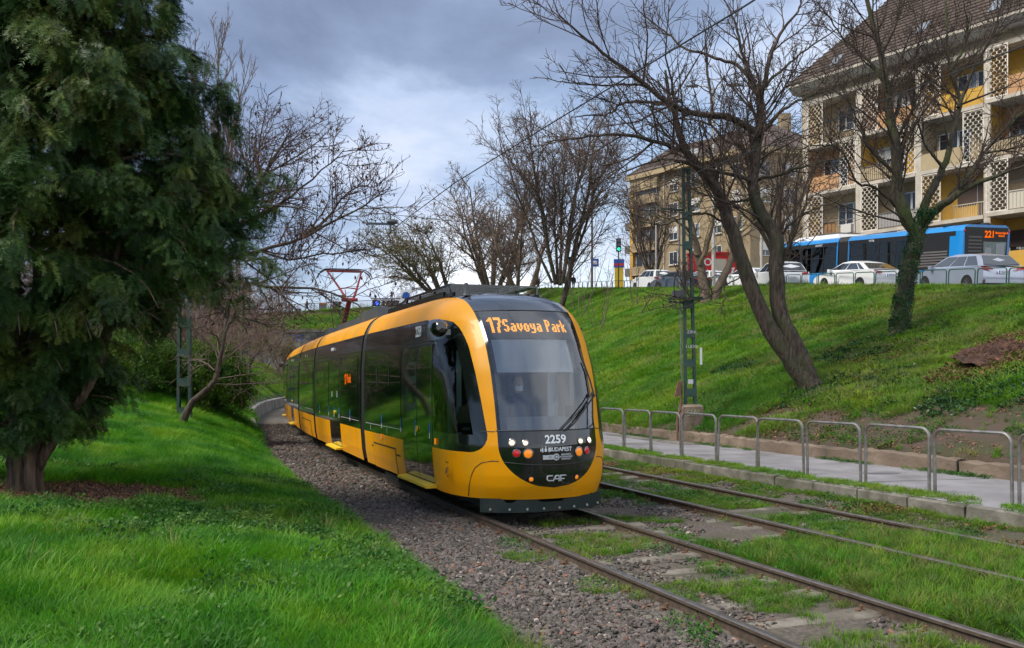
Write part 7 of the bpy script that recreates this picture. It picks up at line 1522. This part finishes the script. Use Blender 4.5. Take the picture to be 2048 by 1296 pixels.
# ------------------------------------------------------------------ people
def person(label, loc, rz, top, legs, stride=0.0, h=1.74):
    k = h / 1.74; root = thing('person', label, 'person', loc, (0, 0, rz)); s_ = stride
    J = [(0, 0, .93), (0, 0, 1.15), (0, .0, 1.40), (0, -.01, 1.52), (-.19, 0, 1.40), (-.24, s_ * .5, 1.14), (-.23, s_ * .5 - .10, .90), (-.225, s_ * .5 - .13, .82), (.19, 0, 1.40), (.24, -s_ * .5, 1.14), (.23, -s_ * .5 - .10, .90), (.225, -s_ * .5 - .13, .82), (-.10, 0, .86), (-.11, -s_ * .8, .48), (-.11, -s_ * .9 + abs(s_) * .2, .09), (-.11, -s_ * .9 - .14, .04), (.10, 0, .86), (.11, s_ * .7, .48), (.11, s_ * 1.35, .10), (.11, s_ * 1.35 - .14, .05)]
    E_ = [(0, 1), (1, 2), (2, 3), (2, 4), (4, 5), (5, 6), (6, 7), (2, 8), (8, 9), (9, 10), (10, 11), (0, 12), (12, 13), (13, 14), (14, 15), (0, 16), (16, 17), (17, 18), (18, 19)]
    R_ = [.15, .14, .15, .06, .075, .055, .042, .035, .075, .055, .042, .035, .095, .068, .05, .035, .095, .068, .05, .035]
    b = skin_body('body', [(x * k, y * k, z * k) for x, y, z in J], E_, R_, [legs], root)
    # coat: closed sheath from hips to collar
    mb = MB(); rows = []
    for z, rx, ry in ((.80, .22, .15), (.95, .215, .15), (1.15, .20, .145), (1.38, .225, .14), (1.47, .15, .11), (1.52, .075, .075)): rows.append([(rx * math.cos(a) * k, ry * math.sin(a) * k, z * k) for a in np.linspace(0, 6.283, 17)])
    mb.grid(rows); mb.build('coat', top, root, smooth=True)
    for sg, j in ((-1, (4, 5, 6)), (1, (8, 9, 10))): mb = MB(); mb.tube([Vector(J[i]) * k for i in j], [.085, .07, .055], 8); mb.build('sleeve', top, root, smooth=True)
    hd = head(root, (0, -.015 * k, 1.64 * k)); return root
xx = (1147 - 1024) / FPX * 103; person('person in a dark coat standing on the road above the bank', (xx, 103, float(H(np.array(xx), np.array(103.0))) - .02), .4, 'coat_black', 'coat_black', .05)
xx = (1076 - 1024) / FPX * 106; person('person in dark clothes among the bare trees on the road', (xx, 106, float(H(np.array(xx), np.array(106.0))) - .02), -.6, 'coat_black', 'jeans', .12)
xx = (614 - 1024) / FPX * 112.5; person('person in a brown coat walking along the far crossing road', (xx, 112.5, float(road_z(xx))), -1.35, 'coat_brown', 'coat_black', .26, 1.78)
flush_text()
